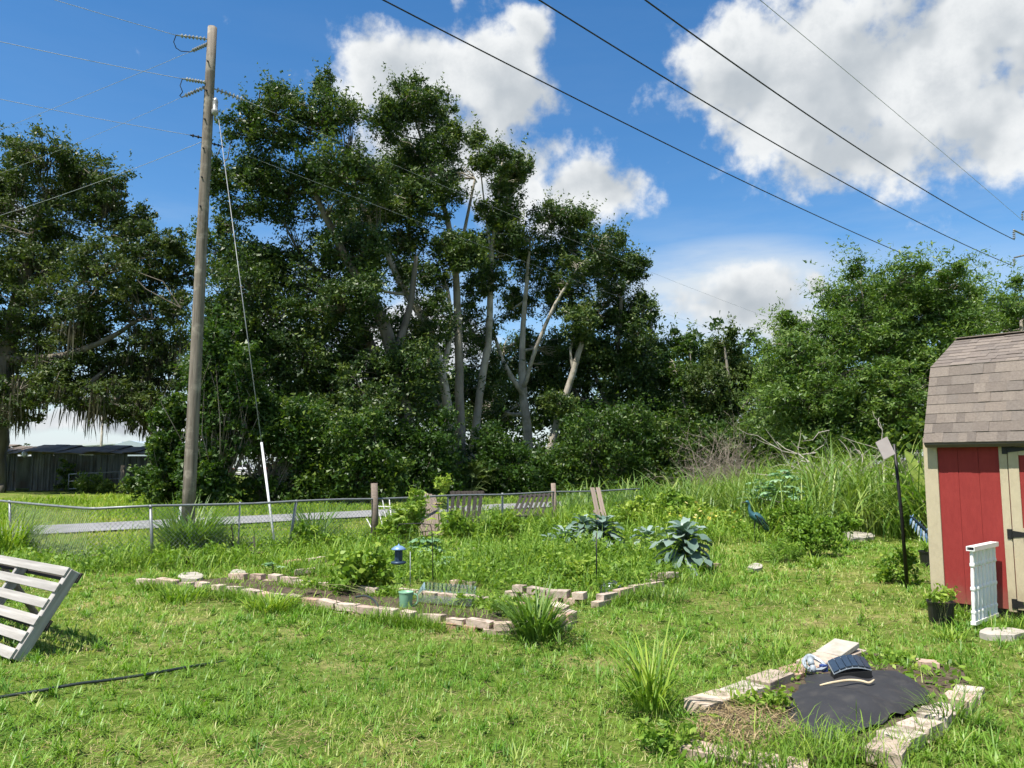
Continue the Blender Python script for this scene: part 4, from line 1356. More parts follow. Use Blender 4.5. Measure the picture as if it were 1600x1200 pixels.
# ---- saw palmettos
def palmetto(label, u, v, d, nfan, size, seed):
    rng = np.random.default_rng(seed)
    c = at(u, v, d)
    base = Vector((c.x, c.y, 0))
    root = thing('palmetto', label, 'palm', base, 'palmettos at the foot of the wood')
    for i in range(nfan):
        a = rng.uniform(0, 6.28)
        e = rng.uniform(0.3, 1.3)
        hd = Vector((math.cos(a) * math.cos(e), math.sin(a) * math.cos(e), math.sin(e)))
        tip = base + Vector((0, 0, 0.2)) + hd * size * rng.uniform(0.8, 1.2)
        fb_ = MB()
        fb_.tube([base + Vector((0, 0, 0.1)), base.lerp(tip, 0.5) + Vector((0, 0, 0.1)), tip], [0.02, 0.015, 0.01], 4)
        k = 22
        az_ = a + np.linspace(-1.9, 1.9, k)
        blades(fb_, np.repeat(np.array([tuple(tip)]), k, 0), az_, size * 0.85 * (1 - 0.25 * np.abs(np.linspace(-1, 1, k))), 0.055, np.full(k, e * 0.7) - np.abs(np.linspace(-1, 1, k)) * 0.3, rng.uniform(0.4, 1.0, k), 4, tint=np.clip(rng.normal(0.55, 0.25, k), 0, 1), rng=rng)
        fb_.build('frond', PALML, root)


palmetto('fan palmetto catching the sun below the straight pale trunk', 735, 742, 36, 16, 1.1, 3)
palmetto('shaded fan palmetto right of the straight pale trunk', 785, 715, 40, 16, 1.6, 4)

# ---- dead brush
def dead_brush(name, label, u, v, d, ru, rv, n, mt, seed, r0, curl=0.5):
    rng = np.random.default_rng(seed)
    c = at(u, v, d)
    base = np.array([c.x, c.y, 0.05])
    k = d / FPX
    mb = MB()
    stack = []
    for i in range(n):
        a = rng.uniform(0, 6.28)
        el_ = rng.uniform(0.4, 1.4)
        p = base + np.array([rng.normal() * ru * k * 0.6, rng.normal() * ru * k * 0.35, 0])
        stack.append((p, np.array([math.cos(a) * math.cos(el_), math.sin(a) * math.cos(el_), math.sin(el_)]), rng.uniform(0.7, 1.25) * (c.z + rv * k) * 0.55, r0, 0))
    while stack:
        p, dr_, ln, r, lv = stack.pop()
        pts, q = [Vector(p)], p.copy()
        dd = dr_.copy()
        for s_ in range(3):
            dd = dd + rng.normal(size=3) * curl * 0.45
            dd /= np.linalg.norm(dd)
            q = q + dd * ln / 3
            q[2] = max(q[2], 0.05)
            pts.append(Vector(q))
        mb.tube(pts, [r, r * 0.85, r * 0.65, r * 0.35], 3, cap=False)
        if lv < 2:
            for _ in range(rng.integers(2, 4)):
                j = rng.integers(1, 4)
                nd_ = dd + rng.normal(size=3) * 0.75
                nd_ /= np.linalg.norm(nd_)
                stack.append((np.array(tuple(pts[j])), nd_, ln * rng.uniform(0.5, 0.8), r * 0.6, lv + 1))
    return mb.build(name, mt, origin=(c.x, c.y, 0), label=label, cat='dead brush', smooth=True)


dead_brush('dead_bramble', 'brownish leafless bramble thicket at the edge of the tall grass', 1140, 705, 29, 36, 34, 130, DEADB, 1, 0.015)
dead_brush('dead_branches', 'bleached bare branches tangled in front of the feathery tree', 1322, 690, 21.5, 34, 62, 36, DEADW, 2, 0.034, 0.8)

# ---- distant wood line
rng = np.random.default_rng(8)
mb = MB()
B = []
for i in range(150):
    x_ = rng.uniform(-330, 330)
    hgt = 6.5 + 3.5 * vnoise(np.array([x_]), np.array([2.0]), 0.02, 3)[0]
    B.append((Vector((x_, 290 + rng.uniform(-10, 20), hgt * 0.5)), (9, 6, hgt * 0.6)))
CC, RR, NN = crown_clusters(B, 26000, rng, 26, 0.3)
fill_leaves(mb, CC, RR * 1.2, NN, 0.9, 0.6, rng, 0.5, 0.2, tri=True)
mb.build('treeline', TREEFAR, label='low distant line of trees on the horizon under the oak', cat='treeline', kind='stuff')

# ------------------------------------------------------------------ red barn-style shed
def wallpt(u, v, off=0.0):
    r = ray(u, v)
    o = Vector((0, 0, EYE))
    s = ((SH0 + SHN * off) - o).dot(SHN) / r.dot(SHN)
    return o + r * s


def wt(u, v=800):
    return (wallpt(u, v) - SH0).dot(SHW)


UP = Vector((0, 0, 1))
EAVE = wallpt(1500, 690, 0.145).z
shed = thing('garden_shed', 'small red barn shed with tan trim and a brown shingle gambrel roof', 'shed', SH0)
WIDE = 2.5
DEEP = 2.75


def wbox(name, m, t0, t1, z0, z1, n0, n1, parent=None):
    c = SH0 + SHW * ((t0 + t1) / 2) + UP * ((z0 + z1) / 2) + SHN * ((n0 + n1) / 2)
    o_ = MB().box(c, (t1 - t0, n1 - n0, z1 - z0), SHW, SHN, UP).build(name, m, parent or shed)
    return o_


t1, t2, t3, t4, t5 = wt(1470), wt(1567), wt(1580.5), wt(1597.5), 1.25
WTOP = EAVE + 0.05
wbox('front_wall', REDP, 0.01, WIDE - 0.01, 0.10, WTOP, -0.05, -0.006)
wbox('rear_wall', REDP, 0.01, WIDE - 0.01, 0.06, WTOP, -DEEP, -DEEP + 0.045)
wbox('floor_skid', WOODK, 0.0, WIDE, -0.02, 0.094, -DEEP, -0.03)
k = 0
tt = t1 + 0.004
sw = (t2 - t1) / 3.0
while tt < t2 - 0.02:
    wbox('siding_board', REDP, tt, min(tt + sw - 0.004, t2 - 0.004), 0.095, WTOP - 0.005, -0.006, 0.0005)
    tt += sw
tt = WIDE - t2 + 0.004
while tt < WIDE - t1 - 0.02:
    wbox('siding_board', REDP, tt, min(tt + sw - 0.004, WIDE - t1 - 0.004), 0.095, WTOP - 0.005, -0.006, 0.0005)
    tt += sw
wbox('corner_trim', TANP, -0.012, t1, 0.075, WTOP - 0.002, -0.02, 0.018)
wbox('corner_trim', TANP, WIDE - t1, WIDE + 0.012, 0.075, WTOP - 0.002, -0.02, 0.018)
wbox('door_trim', TANP, t2, t3 - 0.004, 0.075, WTOP - 0.002, -0.008, 0.020)
wbox('door_trim', TANP, WIDE - t3 + 0.004, WIDE - t2, 0.075, WTOP - 0.002, -0.008, 0.020)
wbox('door_header', TANP, t3 - 0.002, WIDE - t3 + 0.002, WTOP - 0.12, WTOP - 0.004, -0.008, 0.017)
zm = wallpt(1597, 834).z
for side in (0, 1):
    def TT(a, b):
        return (a, b) if side == 0 else (WIDE - b, WIDE - a)
    a, b = TT(t3 + 0.004, WIDE / 2 - 0.004)
    door = wbox('door', REDP, a, b, 0.10, WTOP - 0.125, -0.006, 0.004)
    st = t4 - t3
    for (x0, x1, z0, z1) in ((t3 + 0.004, t4, 0.102, WTOP - 0.127), (WIDE / 2 - 0.004 - st, WIDE / 2 - 0.005, 0.102, WTOP - 0.127),
                             (t4 + 0.001, WIDE / 2 - 0.005 - st, 0.102, 0.22), (t4 + 0.001, WIDE / 2 - 0.005 - st, zm - 0.05, zm + 0.06), (t4 + 0.001, WIDE / 2 - 0.005 - st, WTOP - 0.20, WTOP - 0.128)):
        x0, x1 = TT(x0, x1)
        wbox('door_rail', TANP, x0, x1, z0, z1, 0.0045, 0.022, door)
    for uu, vv in ((1571, 702), (1578, 834), (1585, 943)):
        z = wallpt(uu, vv).z
        hg = MB()
        sgn = 1 if side == 0 else -1
        tc_ = t3 if side == 0 else WIDE - t3
        cc = SH0 + SHW * (tc_ - sgn * 0.028) + UP * z + SHN * 0.026
        hg.box(cc, (0.036, 0.006, 0.10), SHW, SHN, UP)
        p0 = SH0 + SHW * (tc_ + sgn * 0.005) + UP * z + SHN * 0.0225
        poly = [p0 - UP * 0.035, p0 + SHW * sgn * 0.19 - UP * 0.011, p0 + SHW * sgn * 0.20, p0 + SHW * sgn * 0.19 + UP * 0.011, p0 + UP * 0.035]
        hg.prism(poly, SHN * 0.006)
        pin = SH0 + SHW * (tc_ - sgn * 0.002) + UP * z + SHN * 0.028
        hg.tube([pin - UP * 0.05, pin + UP * 0.05], 0.008, 6)
        hg.build('hinge', BLACKM, shed)

# roof
E0 = wallpt(1443.5, 691, 0.145)


def solve_in(u, v, base):
    """point base + a * inward + h * up that is seen at pixel (u, v)"""
    r = ray(u, v)
    A = np.array([[r.x, SHN.x, 0], [r.y, SHN.y, 0], [r.z, 0, -1]])
    b = np.array([base.x, base.y, base.z - EYE])
    s, a, h = np.linalg.solve(A, b)
    return a, h


a1, h1 = solve_in(1455, 575, E0)
a2, h2 = solve_in(1495, 531, E0)
a1, a2 = max(a1, 0.2), max(a2, a1 + 0.4)
tE = (E0 - SH0).dot(SHW)
RLEN = WIDE - 2 * tE
prof = [(0, 0), (a1, h1), (a2, h2), (2 * a2 - a1, h1), (2 * a2, 0)]
poly = [E0 - SHN * a - SHN * 0.0 + UP * (h - 0.02) for a, h in prof] + [E0 - SHN * a + UP * (h - 0.06) for a, h in ((2 * a2 - 0.05, 0.0), (2 * a2 - a1 - 0.04, h1), (a2, h2), (a1 + 0.04, h1), (0.05, 0.0))]
roof = MB().prism(poly, SHW * RLEN).build('roof', mat('roof_deck', (0.10, 0.085, 0.075), (0.13, 0.11, 0.10), 0.95, ns=12), shed)
fas = MB()
fas.box(E0 + SHW * RLEN / 2 - UP * 0.016 - SHN * 0.012, (RLEN - 0.02, 0.018, 0.026), SHW, SHN, UP)
fas.build('fascia', mat('drip_edge', (0.20, 0.165, 0.145), (0.17, 0.14, 0.125), 0.7, ns=10), shed)
for a in (0.0, WIDE - 0.045):
    o_ = MB()
    gpf = [(-0.055, 0.06), (-0.055, WTOP - 0.06)] + [(0.145 - p_, E0.z + q_ - 0.09) for p_, q_ in ((a1 + 0.05, h1), (a2, h2), (2 * a2 - a1 - 0.05, h1))] + [(0.245 - 2 * a2 + 0.10, WTOP - 0.06), (0.245 - 2 * a2 + 0.10, 0.06)]
    o_.prism([SH0 + SHW * a + SHN * p_ + UP * z_ for p_, z_ in gpf], SHW * 0.045)
    o_.build('gable_wall', REDP, shed)
EXPO = 0.120
shm = {}
for w in (0.085, 0.115, 0.15, 0.20):
    vs, fs_ = chamfer_box(w / 2 - 0.0004, EXPO * 0.62, 0.0036, 0.0005)
    mm = MB().add([vs], fs_)
    shm[w] = mm.mesh('shingle', SHING)
rr = random.Random(4)
for (p0, p1) in (((0, 0), (a1, h1)), ((a1, h1), (a2, h2))):
    A_ = E0 - SHN * p0[0] + UP * p0[1]
    B_ = E0 - SHN * p1[0] + UP * p1[1]
    sl_ = B_ - A_
    Ls = sl_.length
    sd = sl_.normalized()
    nn_ = SHW.cross(sd).normalized()
    rows = max(3, round(Ls / EXPO))
    ex = Ls / rows
    for i in range(rows):
        t = -0.006
        while t < RLEN - 0.02:
            w = rr.choice([0.085, 0.115, 0.115, 0.15, 0.20])
            c = A_ + SHW * (t + w / 2) + sd * (ex * (i + 0.5) + 0.004) + nn_ * (0.006 + rr.choice([0, 0.0, 0.0, 0.004]))
            if t + w < RLEN + 0.06:
                yv = (sd + nn_ * -0.045).normalized()
                zv = SHW.cross(yv).normalized()
                rot = Matrix((SHW, yv, zv)).transposed().to_euler()
                piece('shingle', shm[w], roof, c, rot)
            t += w
# ridge and break caps
MB().box(E0 + SHW * RLEN / 2 - SHN * a2 + UP * (h2 + 0.008), (RLEN, 0.18, 0.012), SHW, SHN, UP).build('ridge_cap', SHING, roof)

# ---- white balustrade section leaning beside the shed door
b0, b1 = gp(1522, 982), gp(1556, 968)
bd = (b1 - b0)
bl = bd.length
bd.normalize()
top0 = at(1524, 862, b0.y * 1.0)
hb = top0.z
lean = Vector((top0.x - b0.x, 0, 0)) * 0.4
bal = thing('balustrade', 'white railing section with turned balusters leaning at the shed door', 'railing', b0)


def bp(s, z):
    return b0 + bd * s + UP * z + lean * (z / hb)


sidev = Vector((-bd.y, bd.x, 0))
hz = hb + 0.03
tr_ = MB()
c0, c1 = bp(-0.04, hz), bp(bl + 0.04, hz)
W2, T2 = 0.038, 0.022
outer = [(-W2, -T2), (W2, -T2), (W2, T2), (-W2, T2)]
inner = [(-W2 + 0.007, -T2 + 0.007), (W2 - 0.007, -T2 + 0.007), (W2 - 0.007, T2 - 0.007), (-W2 + 0.007, T2 - 0.007)]
V = []
for c in (c0, c1):
    V += [tuple(c + sidev * a + UP * b) for a, b in outer] + [tuple(c + sidev * a + UP * b) for a, b in inner]
F = []
for i in range(4):
    j = (i + 1) % 4
    F += [[i, j, 8 + j, 8 + i], [4 + j, 4 + i, 12 + i, 12 + j], [j, i, 4 + i, 4 + j], [8 + i, 8 + j, 12 + j, 12 + i]]
tr_.add([V], F)
tr_.build('top_rail', WHITEV, bal)
MB().box((bp(-0.02, 0.05) + bp(bl + 0.02, 0.05)) / 2, (bl + 0.04, 0.05, 0.04), bd, sidev, UP).build('bottom_rail', WHITEV, bal)
prof = [(0.020, 0.0), (0.020, 0.10), (0.024, 0.11), (0.024, 0.135), (0.015, 0.15), (0.019, 0.30), (0.017, 0.42), (0.024, 0.44), (0.024, 0.47), (0.017, 0.49), (0.018, 0.62), (0.015, 0.76), (0.024, 0.78), (0.024, 0.81), (0.019, 0.83), (0.019, 1.0)]
nb = 7
for i in range(nb):
    s = bl * i / (nb - 1)
    z0_, z1_ = 0.07, hz - 0.022
    ax = (bp(s, z1_) - bp(s, z0_))
    MB().lathe(bp(s, z0_), [(r_, q * ax.length) for r_, q in prof], 8, ax).build('baluster', WHITEV, bal, smooth=False)

# ---- black stake with square panel
s0, s1 = gp(1418, 917), at(1397, 694, 10.0)
stk = thing('garden_stake', 'leaning black stake with a grey square panel beside the barn', 'stake', s0)
MB().tube([s0 - UP * 0.1, s0.lerp(s1, 0.5) + Vector((0.01, 0, 0)), s1], [0.026, 0.022, 0.020], 8).build('pole', BLACKM, stk, smooth=True)
MB().tube([s1 - UP * 0.12, at(1392, 702, 9.99)], [0.008, 0.008], 6).build('bracket', BLACKM, stk)
q = [at(1381, 718, 9.90), at(1399, 709, 9.90), at(1386, 682, 9.97), None]
q[3] = q[0] + q[2] - q[1]
MB().prism(q, Vector((0.0, 0.016, -0.004))).build('panel', GREYB, stk)

# ------------------------------------------------------------------ utility pole, insulators, wires
P0, P1 = at(293, 826, 18.4), at(332, 43, 18.4)
P0.z = 0
pole = thing('utility_pole', 'weathered wooden utility pole with white insulator strings beyond the fence', 'pole', P0)
PV = P1 - P0
pts = [P0 + PV * (i / 10) for i in range(11)]
pts[0] = P0 - UP * 0.3
pb = MB()
rad = [0.155 - 0.0042 * i for i in range(11)]
pb.tube(pts, rad, 14)
pb.build('pole_shaft', POLEW, pole, smooth=True)


def polept(v):
    """point of the pole axis at pixel row v"""
    lo, hi = 0.0, 1.0
    for _ in range(40):
        m_ = (lo + hi) / 2
        q_ = P0 + PV * m_ - Vector((0, 0, EYE))
        cy = q_.z * math.cos(PITCH) - q_.y * math.sin(PITCH)
        cz = q_.y * math.cos(PITCH) + q_.z * math.sin(PITCH)
        if 600 - FPX * cy / cz > v:
            lo = m_
        else:
            hi = m_
    return P0 + PV * lo


def insulator(a, b, n=6, r=0.055, m=PORC):
    mb = MB()
    mb.tube([a, b], 0.018, 6)
    d_ = (b - a)
    L_ = d_.length
    for i in range(n):
        t = 0.22 + 0.62 * i / max(1, n - 1)
        p = a + d_ * t
        mb.lathe(p, [(0.02, -0.028), (r, -0.018), (r * 1.02, 0.0), (r * 0.55, 0.02), (0.02, 0.03)], 10, d_)
    return mb.build('insulator', m, pole, smooth=False)


def wire(label, pts, r, m, group, sag=0.0, n=24, name='power_line', cat='power line'):
    a, b = Vector(pts[0]), Vector(pts[-1])
    P_ = []
    if len(pts) == 2:
        for i in range(n + 1):
            t = i / n
            p = a.lerp(b, t)
            p.z -= sag * 4 * t * (1 - t)
            P_.append(p)
    else:
        P_ = [Vector(p) for p in pts]
    return MB().tube(P_, r, 6).build(name, m, origin=a, label=label, cat=cat, group=group, smooth=True)


ends = {}
for key, (va, ub, vb, dz) in {'a': (62, 275, 55, 0), 'b': (66, 297, 81, 0), 'c': (130, 285, 123, 0), 'd': (133, 284, 152, 0), 'e': (136, 386, 158, 0), 'f': (217, 297, 211, 0), 'g': (222, 352, 230, 0)}.items():
    A_ = polept(va)
    dd = {'a': -0.45, 'c': -0.45, 'f': -0.2, 'e': 0.6, 'g': 0.3, 'b': 0.3, 'd': 0.3}[key]
    B_ = at(ub, vb, A_.y + dd)
    ends[key] = B_
    insulator(A_, B_, {'f': 3, 'g': 4}.get(key, 7), 0.04 if key in 'fg' else (0.065 if key == 'e' else 0.050), BLACKM if key in 'fg' else PORC)
# jumpers
for k1, k2 in (('a', 'b'), ('c', 'd')):
    A_, B_ = ends[k1], ends[k2]
    MB().tube([A_, A_ + Vector((-0.05, 0, -0.18)), A_ + Vector((0.02, 0, -0.34)), A_.lerp(B_, 0.5) + Vector((-0.05, 0, -0.2)), B_], 0.011, 5, cap=False).build('jumper', WIREM, pole, smooth=True)
ar = MB()
q = polept(160) + Vector((0.19, -0.05, 0))
ar.lathe(q, [(0.02, 0.1), (0.05, 0.06), (0.07, -0.02), (0.06, -0.2), (0.085, -0.22), (0.085, -0.34), (0.03, -0.38), (0.025, -0.5)], 10)
ar.tube([polept(158), q + UP * 0.08], 0.02, 6)
ar.build('arrester', PORC, pole, smooth=True)
for i in range(6):
    q = polept(100 + i * 45)
    MB().lathe(q + Vector((-0.02, -0.12, 0)), [(0.022, -0.02), (0.022, 0.04)], 6, (0, -1, 0)).build('bolt', BLACKM, pole)
mk = gp(281, 822)
MB().tube([Vector((mk.x, mk.y, 0)), Vector((mk.x + 0.02, mk.y, 0.55))], [0.05, 0.05], 10).build('marker_post', WHITEP, origin=mk, label='short white marker stub at the foot of the utility pole', cat='marker')


def extend(a, u, v, f):
    b = gp(u, v, a.z)
    return a + (b - a) * f


GW = 'thin lines at the utility pole'
wire('uppermost thin line running up and left from the pole top', [ends['a'], extend(ends['a'], 90, 0, 1.7)], 0.007, WIREG, GW, 0.02)
wire('thin line from the second insulator to the upper left edge', [ends['c'], extend(ends['c'], 0, 62, 1.5)], 0.007, WIREG, GW, 0.05)
wire('lowest thin line from the pole to the left edge', [ends['f'], extend(ends['f'], 0, 152, 1.4)], 0.006, WIREG, GW, 0.05)
wire('thin line falling from the pole top to the oak at left', [ends['b'], extend(ends['b'], 0, 197, 2.2)], 0.006, WIREG, GW, 0.12)
wire('short visible thin line falling left below the second insulator', [ends['d'], extend(ends['d'], 110, 222, 2.6)], 0.0045, WIREG, GW, 0.12)
lo_ = polept(222) + Vector((-0.14, 0, 0))
wire('thin line falling left behind the oak from the lowest bracket', [lo_, extend(lo_, 180, 270, 3.2)], 0.007, WIREG, GW, 0.1)
wire('upper thin line crossing in front of the tall trees to the right', [ends['e'], extend(ends['e'], 1240, 505, 1.25)], 0.0048, WIREG, GW, 0.35, 40)
wire('lower thin line crossing in front of the tall trees to the right', [ends['g'], extend(ends['g'], 1210, 545, 1.25)], 0.0045, WIREG, GW, 0.25, 40)
# guy wire
gtop, gbot = polept(186) + Vector((0.17, -0.12, 0)), gp(431, 861)
guy = thing('guy_wire', 'thin guy wire with a long white guard running down from the utility pole', 'guy wire', gbot)
gtop = at(342, 188, gtop.y)
# where the guard starts: same fraction as in the photograph
best = min((abs((lambda p: 600 - FPX * (((p.z - EYE) * math.cos(PITCH) - p.y * math.sin(PITCH)) / (p.y * math.cos(PITCH) + (p.z - EYE) * math.sin(PITCH))))(gbot.lerp(gtop, f)) - 692), f) for f in np.linspace(0, 1, 400))
gmid = gbot.lerp(gtop, best[1])
MB().tube([gmid, gtop], 0.011, 6).build('wire', GALV, guy, smooth=True)
MB().tube([gbot - UP * 0.05, gmid], 0.024, 8).build('guard', WHITEP, guy, smooth=True)

# ---- the heavy lines overhead
HV = {
    'lowest heavy black line sloping from the cloud down to the feathery tree': [(600, 0), (791, 100), (900, 153), (1000, 205), (1100, 254), (1150, 278), (1300, 347), (1431, 405)],
    'middle heavy black line sloping across the sky': [(840, 0), (1000, 98), (1112, 163), (1225, 232), (1337, 298), (1450, 354), (1585, 416)],
    'upper heavy black line sloping across the big cloud': [(1007, 0), (1112, 73), (1225, 154), (1337, 231), (1450, 300), (1525, 343), (1585, 375)],
}
GH = 'heavy lines overhead'
hv_end = []


def vertical_plane_wire(px, zs, r, m, label, group):
    A_, B_ = gp(px[0][0], px[0][1], zs), gp(px[-1][0], px[-1][1], zs)
    nv = Vector((-(B_ - A_).y, (B_ - A_).x, 0)).normalized()
    pts_ = []
    for (u, v) in px:
        r_ = ray(u, v)
        o = Vector((0, 0, EYE))
        pts_.append(o + r_ * ((A_ - o).dot(nv) / r_.dot(nv)))
    ss = [(p - A_).dot((B_ - A_).normalized()) for p in pts_]
    cf = np.polyfit(ss, [p.z for p in pts_], 2)
    dirn = Vector(((B_ - A_).x, (B_ - A_).y, 0)).normalized()
    out_ = []
    s_lo, s_hi = -22.0, ss[-1]
    for s in np.linspace(s_lo, s_hi, 50):
        p = Vector((A_.x, A_.y, 0)) + dirn * s
        p.z = float(np.polyval(cf, s))
        out_.append(p)
    wire(label, out_, r, m, group)
    return out_[-1], dirn


for lab, px in HV.items():
    hv_end.append(vertical_plane_wire(px, 14.0, 0.024, WIREM, lab, GH))
thin_end = vertical_plane_wire([(1193, 0), (1262, 64), (1337, 127), (1412, 187), (1487, 249), (1562, 311), (1598, 347)], 17.0, 0.011, WIREG, 'thin line crossing the middle of the big cloud', GH)
# the pole that carries them, just beyond the right edge
tb_ = at(1668, 700, 46)
tb_.z = 0
tow = thing('line_pole', 'steel line pole beyond the right edge whose arms hold the heavy lines', 'pole', tb_)
MB().tube([tb_, tb_ + UP * 20], [0.32, 0.2], 12).build('shaft', GALV, tow, smooth=True)
for e, _ in hv_end[1:] + [thin_end]:
    q = tb_ + UP * (e.z + 0.9)
    mb = MB()
    mb.tube([q, Vector((e.x, e.y, e.z + 0.55))], [0.07, 0.05], 6)
    mb.build('arm', GALV, tow, smooth=True)
    mb = MB()
    A_ = Vector((e.x, e.y, e.z + 0.5))
    mb.tube([A_, e], 0.02, 6)
    for i in range(4):
        mb.lathe(A_.lerp(e, 0.15 + 0.22 * i), [(0.02, -0.03), (0.08, -0.01), (0.08, 0.02), (0.02, 0.04)], 8, (0, 0, 1))
    mb.build('insulator', PORC, tow)

# ------------------------------------------------------------------ chain-link fence
FH = 0.9
fpts = [gp(-60, 776, FH), gp(15, 784, FH), gp(140, 795, FH), gp(1000, 764.5, FH)]
fence = thing('chain_link_fence', 'low chain-link fence with a bent grey top rail along the lane', 'fence', (fpts[2].x, fpts[2].y, 0))
Q, q = smooth_line([fpts[0], fpts[1], fpts[2] - (fpts[2] - fpts[1]) * 0.12, fpts[2] + FDIR * 0.15], [0.02] * 4, 5)
MB().tube(Q, 0.021, 8).build('top_rail', GALV, fence, smooth=True)
endp = fpts[3]
lenf = (endp - fpts[2]).length
npt = 16
MB().tube([fpts[2] + FDIR * 0.1 + (endp - fpts[2] - FDIR * 0.1) * (i / npt) + UP * (0.012 * math.sin(i * 1.7)) for i in range(npt + 1)], 0.021, 8).build('top_rail', GALV, fence, smooth=True)
for uu, rr_, tilt in ((235, 0.026, 0.10), (375, 0.014, 0.0), (463, 0.026, -0.12), (785, 0.024, 0.0), (15, 0.02, 0.1), (700, 0.02, 0.0)):
    vv = 795 + (uu - 140) * (769 - 795) / 730 if uu > 140 else 784
    p = gp(uu, vv, FH)
    b = Vector((p.x + tilt, p.y - 0.02, -0.1))
    mb = MB()
    mb.tube([b, p + UP * 0.01], rr_, 10)
    mb.lathe(p - UP * 0.02, [(rr_ * 1.25, 0), (rr_ * 1.35, 0.02), (rr_ * 0.9, 0.05)], 10)
    mb.build('post', GALV, fence, smooth=True)
for uu, v0, rr_ in ((585, 755, 0.07), (865, 755, 0.06)):
    p = gp(uu, 795 + (uu - 140) * (769 - 795) / 730, FH)
    tp2 = at(uu, v0, p.y)
    mb = MB()
    mb.tube([Vector((p.x, p.y, -0.1)), Vector((p.x + 0.02, p.y, tp2.z * 0.5)), Vector((p.x - 0.01, p.y, tp2.z))], [rr_ * 1.05, rr_, rr_ * 0.95], 10)
    mb.build('wooden_post', WOODB, fence, smooth=True)


def chain(a, b, mb):
    d_ = b - a
    L_ = d_.length
    d_ = d_ / L_
    cell = 0.075
    n_ = Vector((-d_.y, d_.x, 0))
    A_, B_ = [], []
    hgt = FH - 0.06
    step = cell
    i = -int(hgt / step) - 1
    while i * step < L_:
        for sgn in (1, -1):
            s_a, s_b = i * step, i * step + hgt
            z_a, z_b = (0.04, 0.04 + hgt) if sgn == 1 else (0.04 + hgt, 0.04)
            # clip to [0, L]
            if s_a < 0:
                z_a = z_a + (z_b - z_a) * (0 - s_a) / hgt
                s_a = 0
            if s_b > L_:
                z_b = z_a + (z_b - z_a) * (L_ - s_a) / (s_b - s_a)
                s_b = L_
            if s_b - s_a > 0.02:
                A_.append(tuple(a + d_ * s_a + UP * z_a + n_ * 0.02 * sgn * 0.2))
                B_.append(tuple(a + d_ * s_b + UP * z_b + n_ * 0.02 * sgn * 0.2))
        i += 1
    A_, B_ = np.array(A_), np.array(B_)
    t = B_ - A_
    t /= np.linalg.norm(t, axis=1)[:, None]
    s1_ = np.cross(t, np.array(tuple(n_)))
    s2_ = np.broadcast_to(np.array(tuple(n_)), t.shape)
    r = 0.0021
    rings = []
    for P_ in (A_, B_):
        for k in range(3):
            an = 2 * math.pi * k / 3
            rings.append(P_ + s1_ * r * math.cos(an) + s2_ * r * math.sin(an))
    mb.add(np.stack(rings, 1), [[0, 1, 4, 3], [1, 2, 5, 4], [2, 0, 3, 5]])


mb = MB()
f0 = Vector((fpts[0].x, fpts[0].y, 0))
f1 = Vector((fpts[1].x, fpts[1].y, 0))
f2 = Vector((fpts[2].x, fpts[2].y, 0))
f3 = Vector((fpts[3].x, fpts[3].y, 0))
chain(f1, f2, mb)
chain(f2, f3, mb)
mb.build('wire_mesh', MESHM, fence, kind='stuff')

# ---- pallets and boards at the fence
def board(parent, name, p0, p1, width, thick, sidevec, m):
    d_ = (p1 - p0)
    c = (p0 + p1) / 2
    ay = Vector(sidevec).normalized()
    dz = d_.normalized()
    ay = (ay - dz * ay.dot(dz)).normalized()
    return lbox(name, m, parent, c, (d_.length, width, thick), dz, ay, dz.cross(ay))


rr = random.Random(9)


def slat_panel(label, tl, tr, bl_, br_, n, gapf, m, name='pallet', rails=(0.15, 0.85), jag=0.03, cat='pallet', group=None):
    """upright boards between the four corners, held by cross rails"""
    base = (bl_ + br_) / 2
    root = thing(name, label, cat, (base.x, base.y, 0), group)
    wv = (br_ - bl_)
    W_ = wv.length / n
    nv = (tr - tl).cross(bl_ - tl).normalized()
    if nv.y > 0:
        nv = -nv
    for i in range(n):
        f = (i + 0.5) / n
        a = bl_.lerp(br_, f)
        b = tl.lerp(tr, f) + (tl - bl_).normalized() * rr.uniform(-jag, jag)
        board(root, 'slat', a, b, W_ * gapf * rr.uniform(0.92, 1.06), 0.018, wv, m)
    for f in rails:
        a, b = bl_.lerp(tl, f), br_.lerp(tr, f)
        board(root, 'cross_rail', a - nv * 0.03, b - nv * 0.03, 0.08, 0.035, tl - bl_, m)
    return root


dp = 16.8
slat_panel('weathered brown board panel leaning on the fence behind the sunflower', at(647, 773, 16.6), at(680, 772, 16.8), at(655, 838, 16.0), at(694, 836, 16.2), 6, 0.94, WOODB, rails=(0.2, 0.8), group='boards and pallets along the fence')
slat_panel('dark open-slatted pallet standing against the fence rail', at(704, 768, 17.9), at(757, 767, 18.2), at(700, 822, 17.4), at(750, 824, 17.7), 6, 0.62, WOODK, rails=(0.3, 0.97), group='boards and pallets along the fence')
slat_panel('dark slatted pallet tipped over near the second wooden post', at(812, 773, 19.6), at(862, 770, 19.9), at(796, 806, 18.7), at(850, 806, 19.0), 7, 0.5, WOODK, rails=(0.05, 0.95), group='boards and pallets along the fence')
slat_panel('pair of worn boards leaning in the tall grass behind the kale', at(921, 762, 17.6), at(938, 760, 17.8), at(932, 815, 17.0), at(950, 813, 17.1), 2, 0.75, WOODB, rails=(0.3,), cat='boards', name='leaning_boards', group='boards and pallets along the fence')
tre = thing('white_rack', 'small white wire rack standing beside the wooden fence post', 'rack', gp(596, 834))
for (ua, va, ub, vb) in ((586, 778, 598, 822), (597, 778, 607, 830), (608, 778, 611, 805), (582, 791, 614, 792), (573, 811, 582, 828), (582, 809, 590, 832)):
    MB().tube([at(ua, va, 16.0), at(ub, vb, 15.8)], 0.012, 5).build('rod', WHITEP, tre)

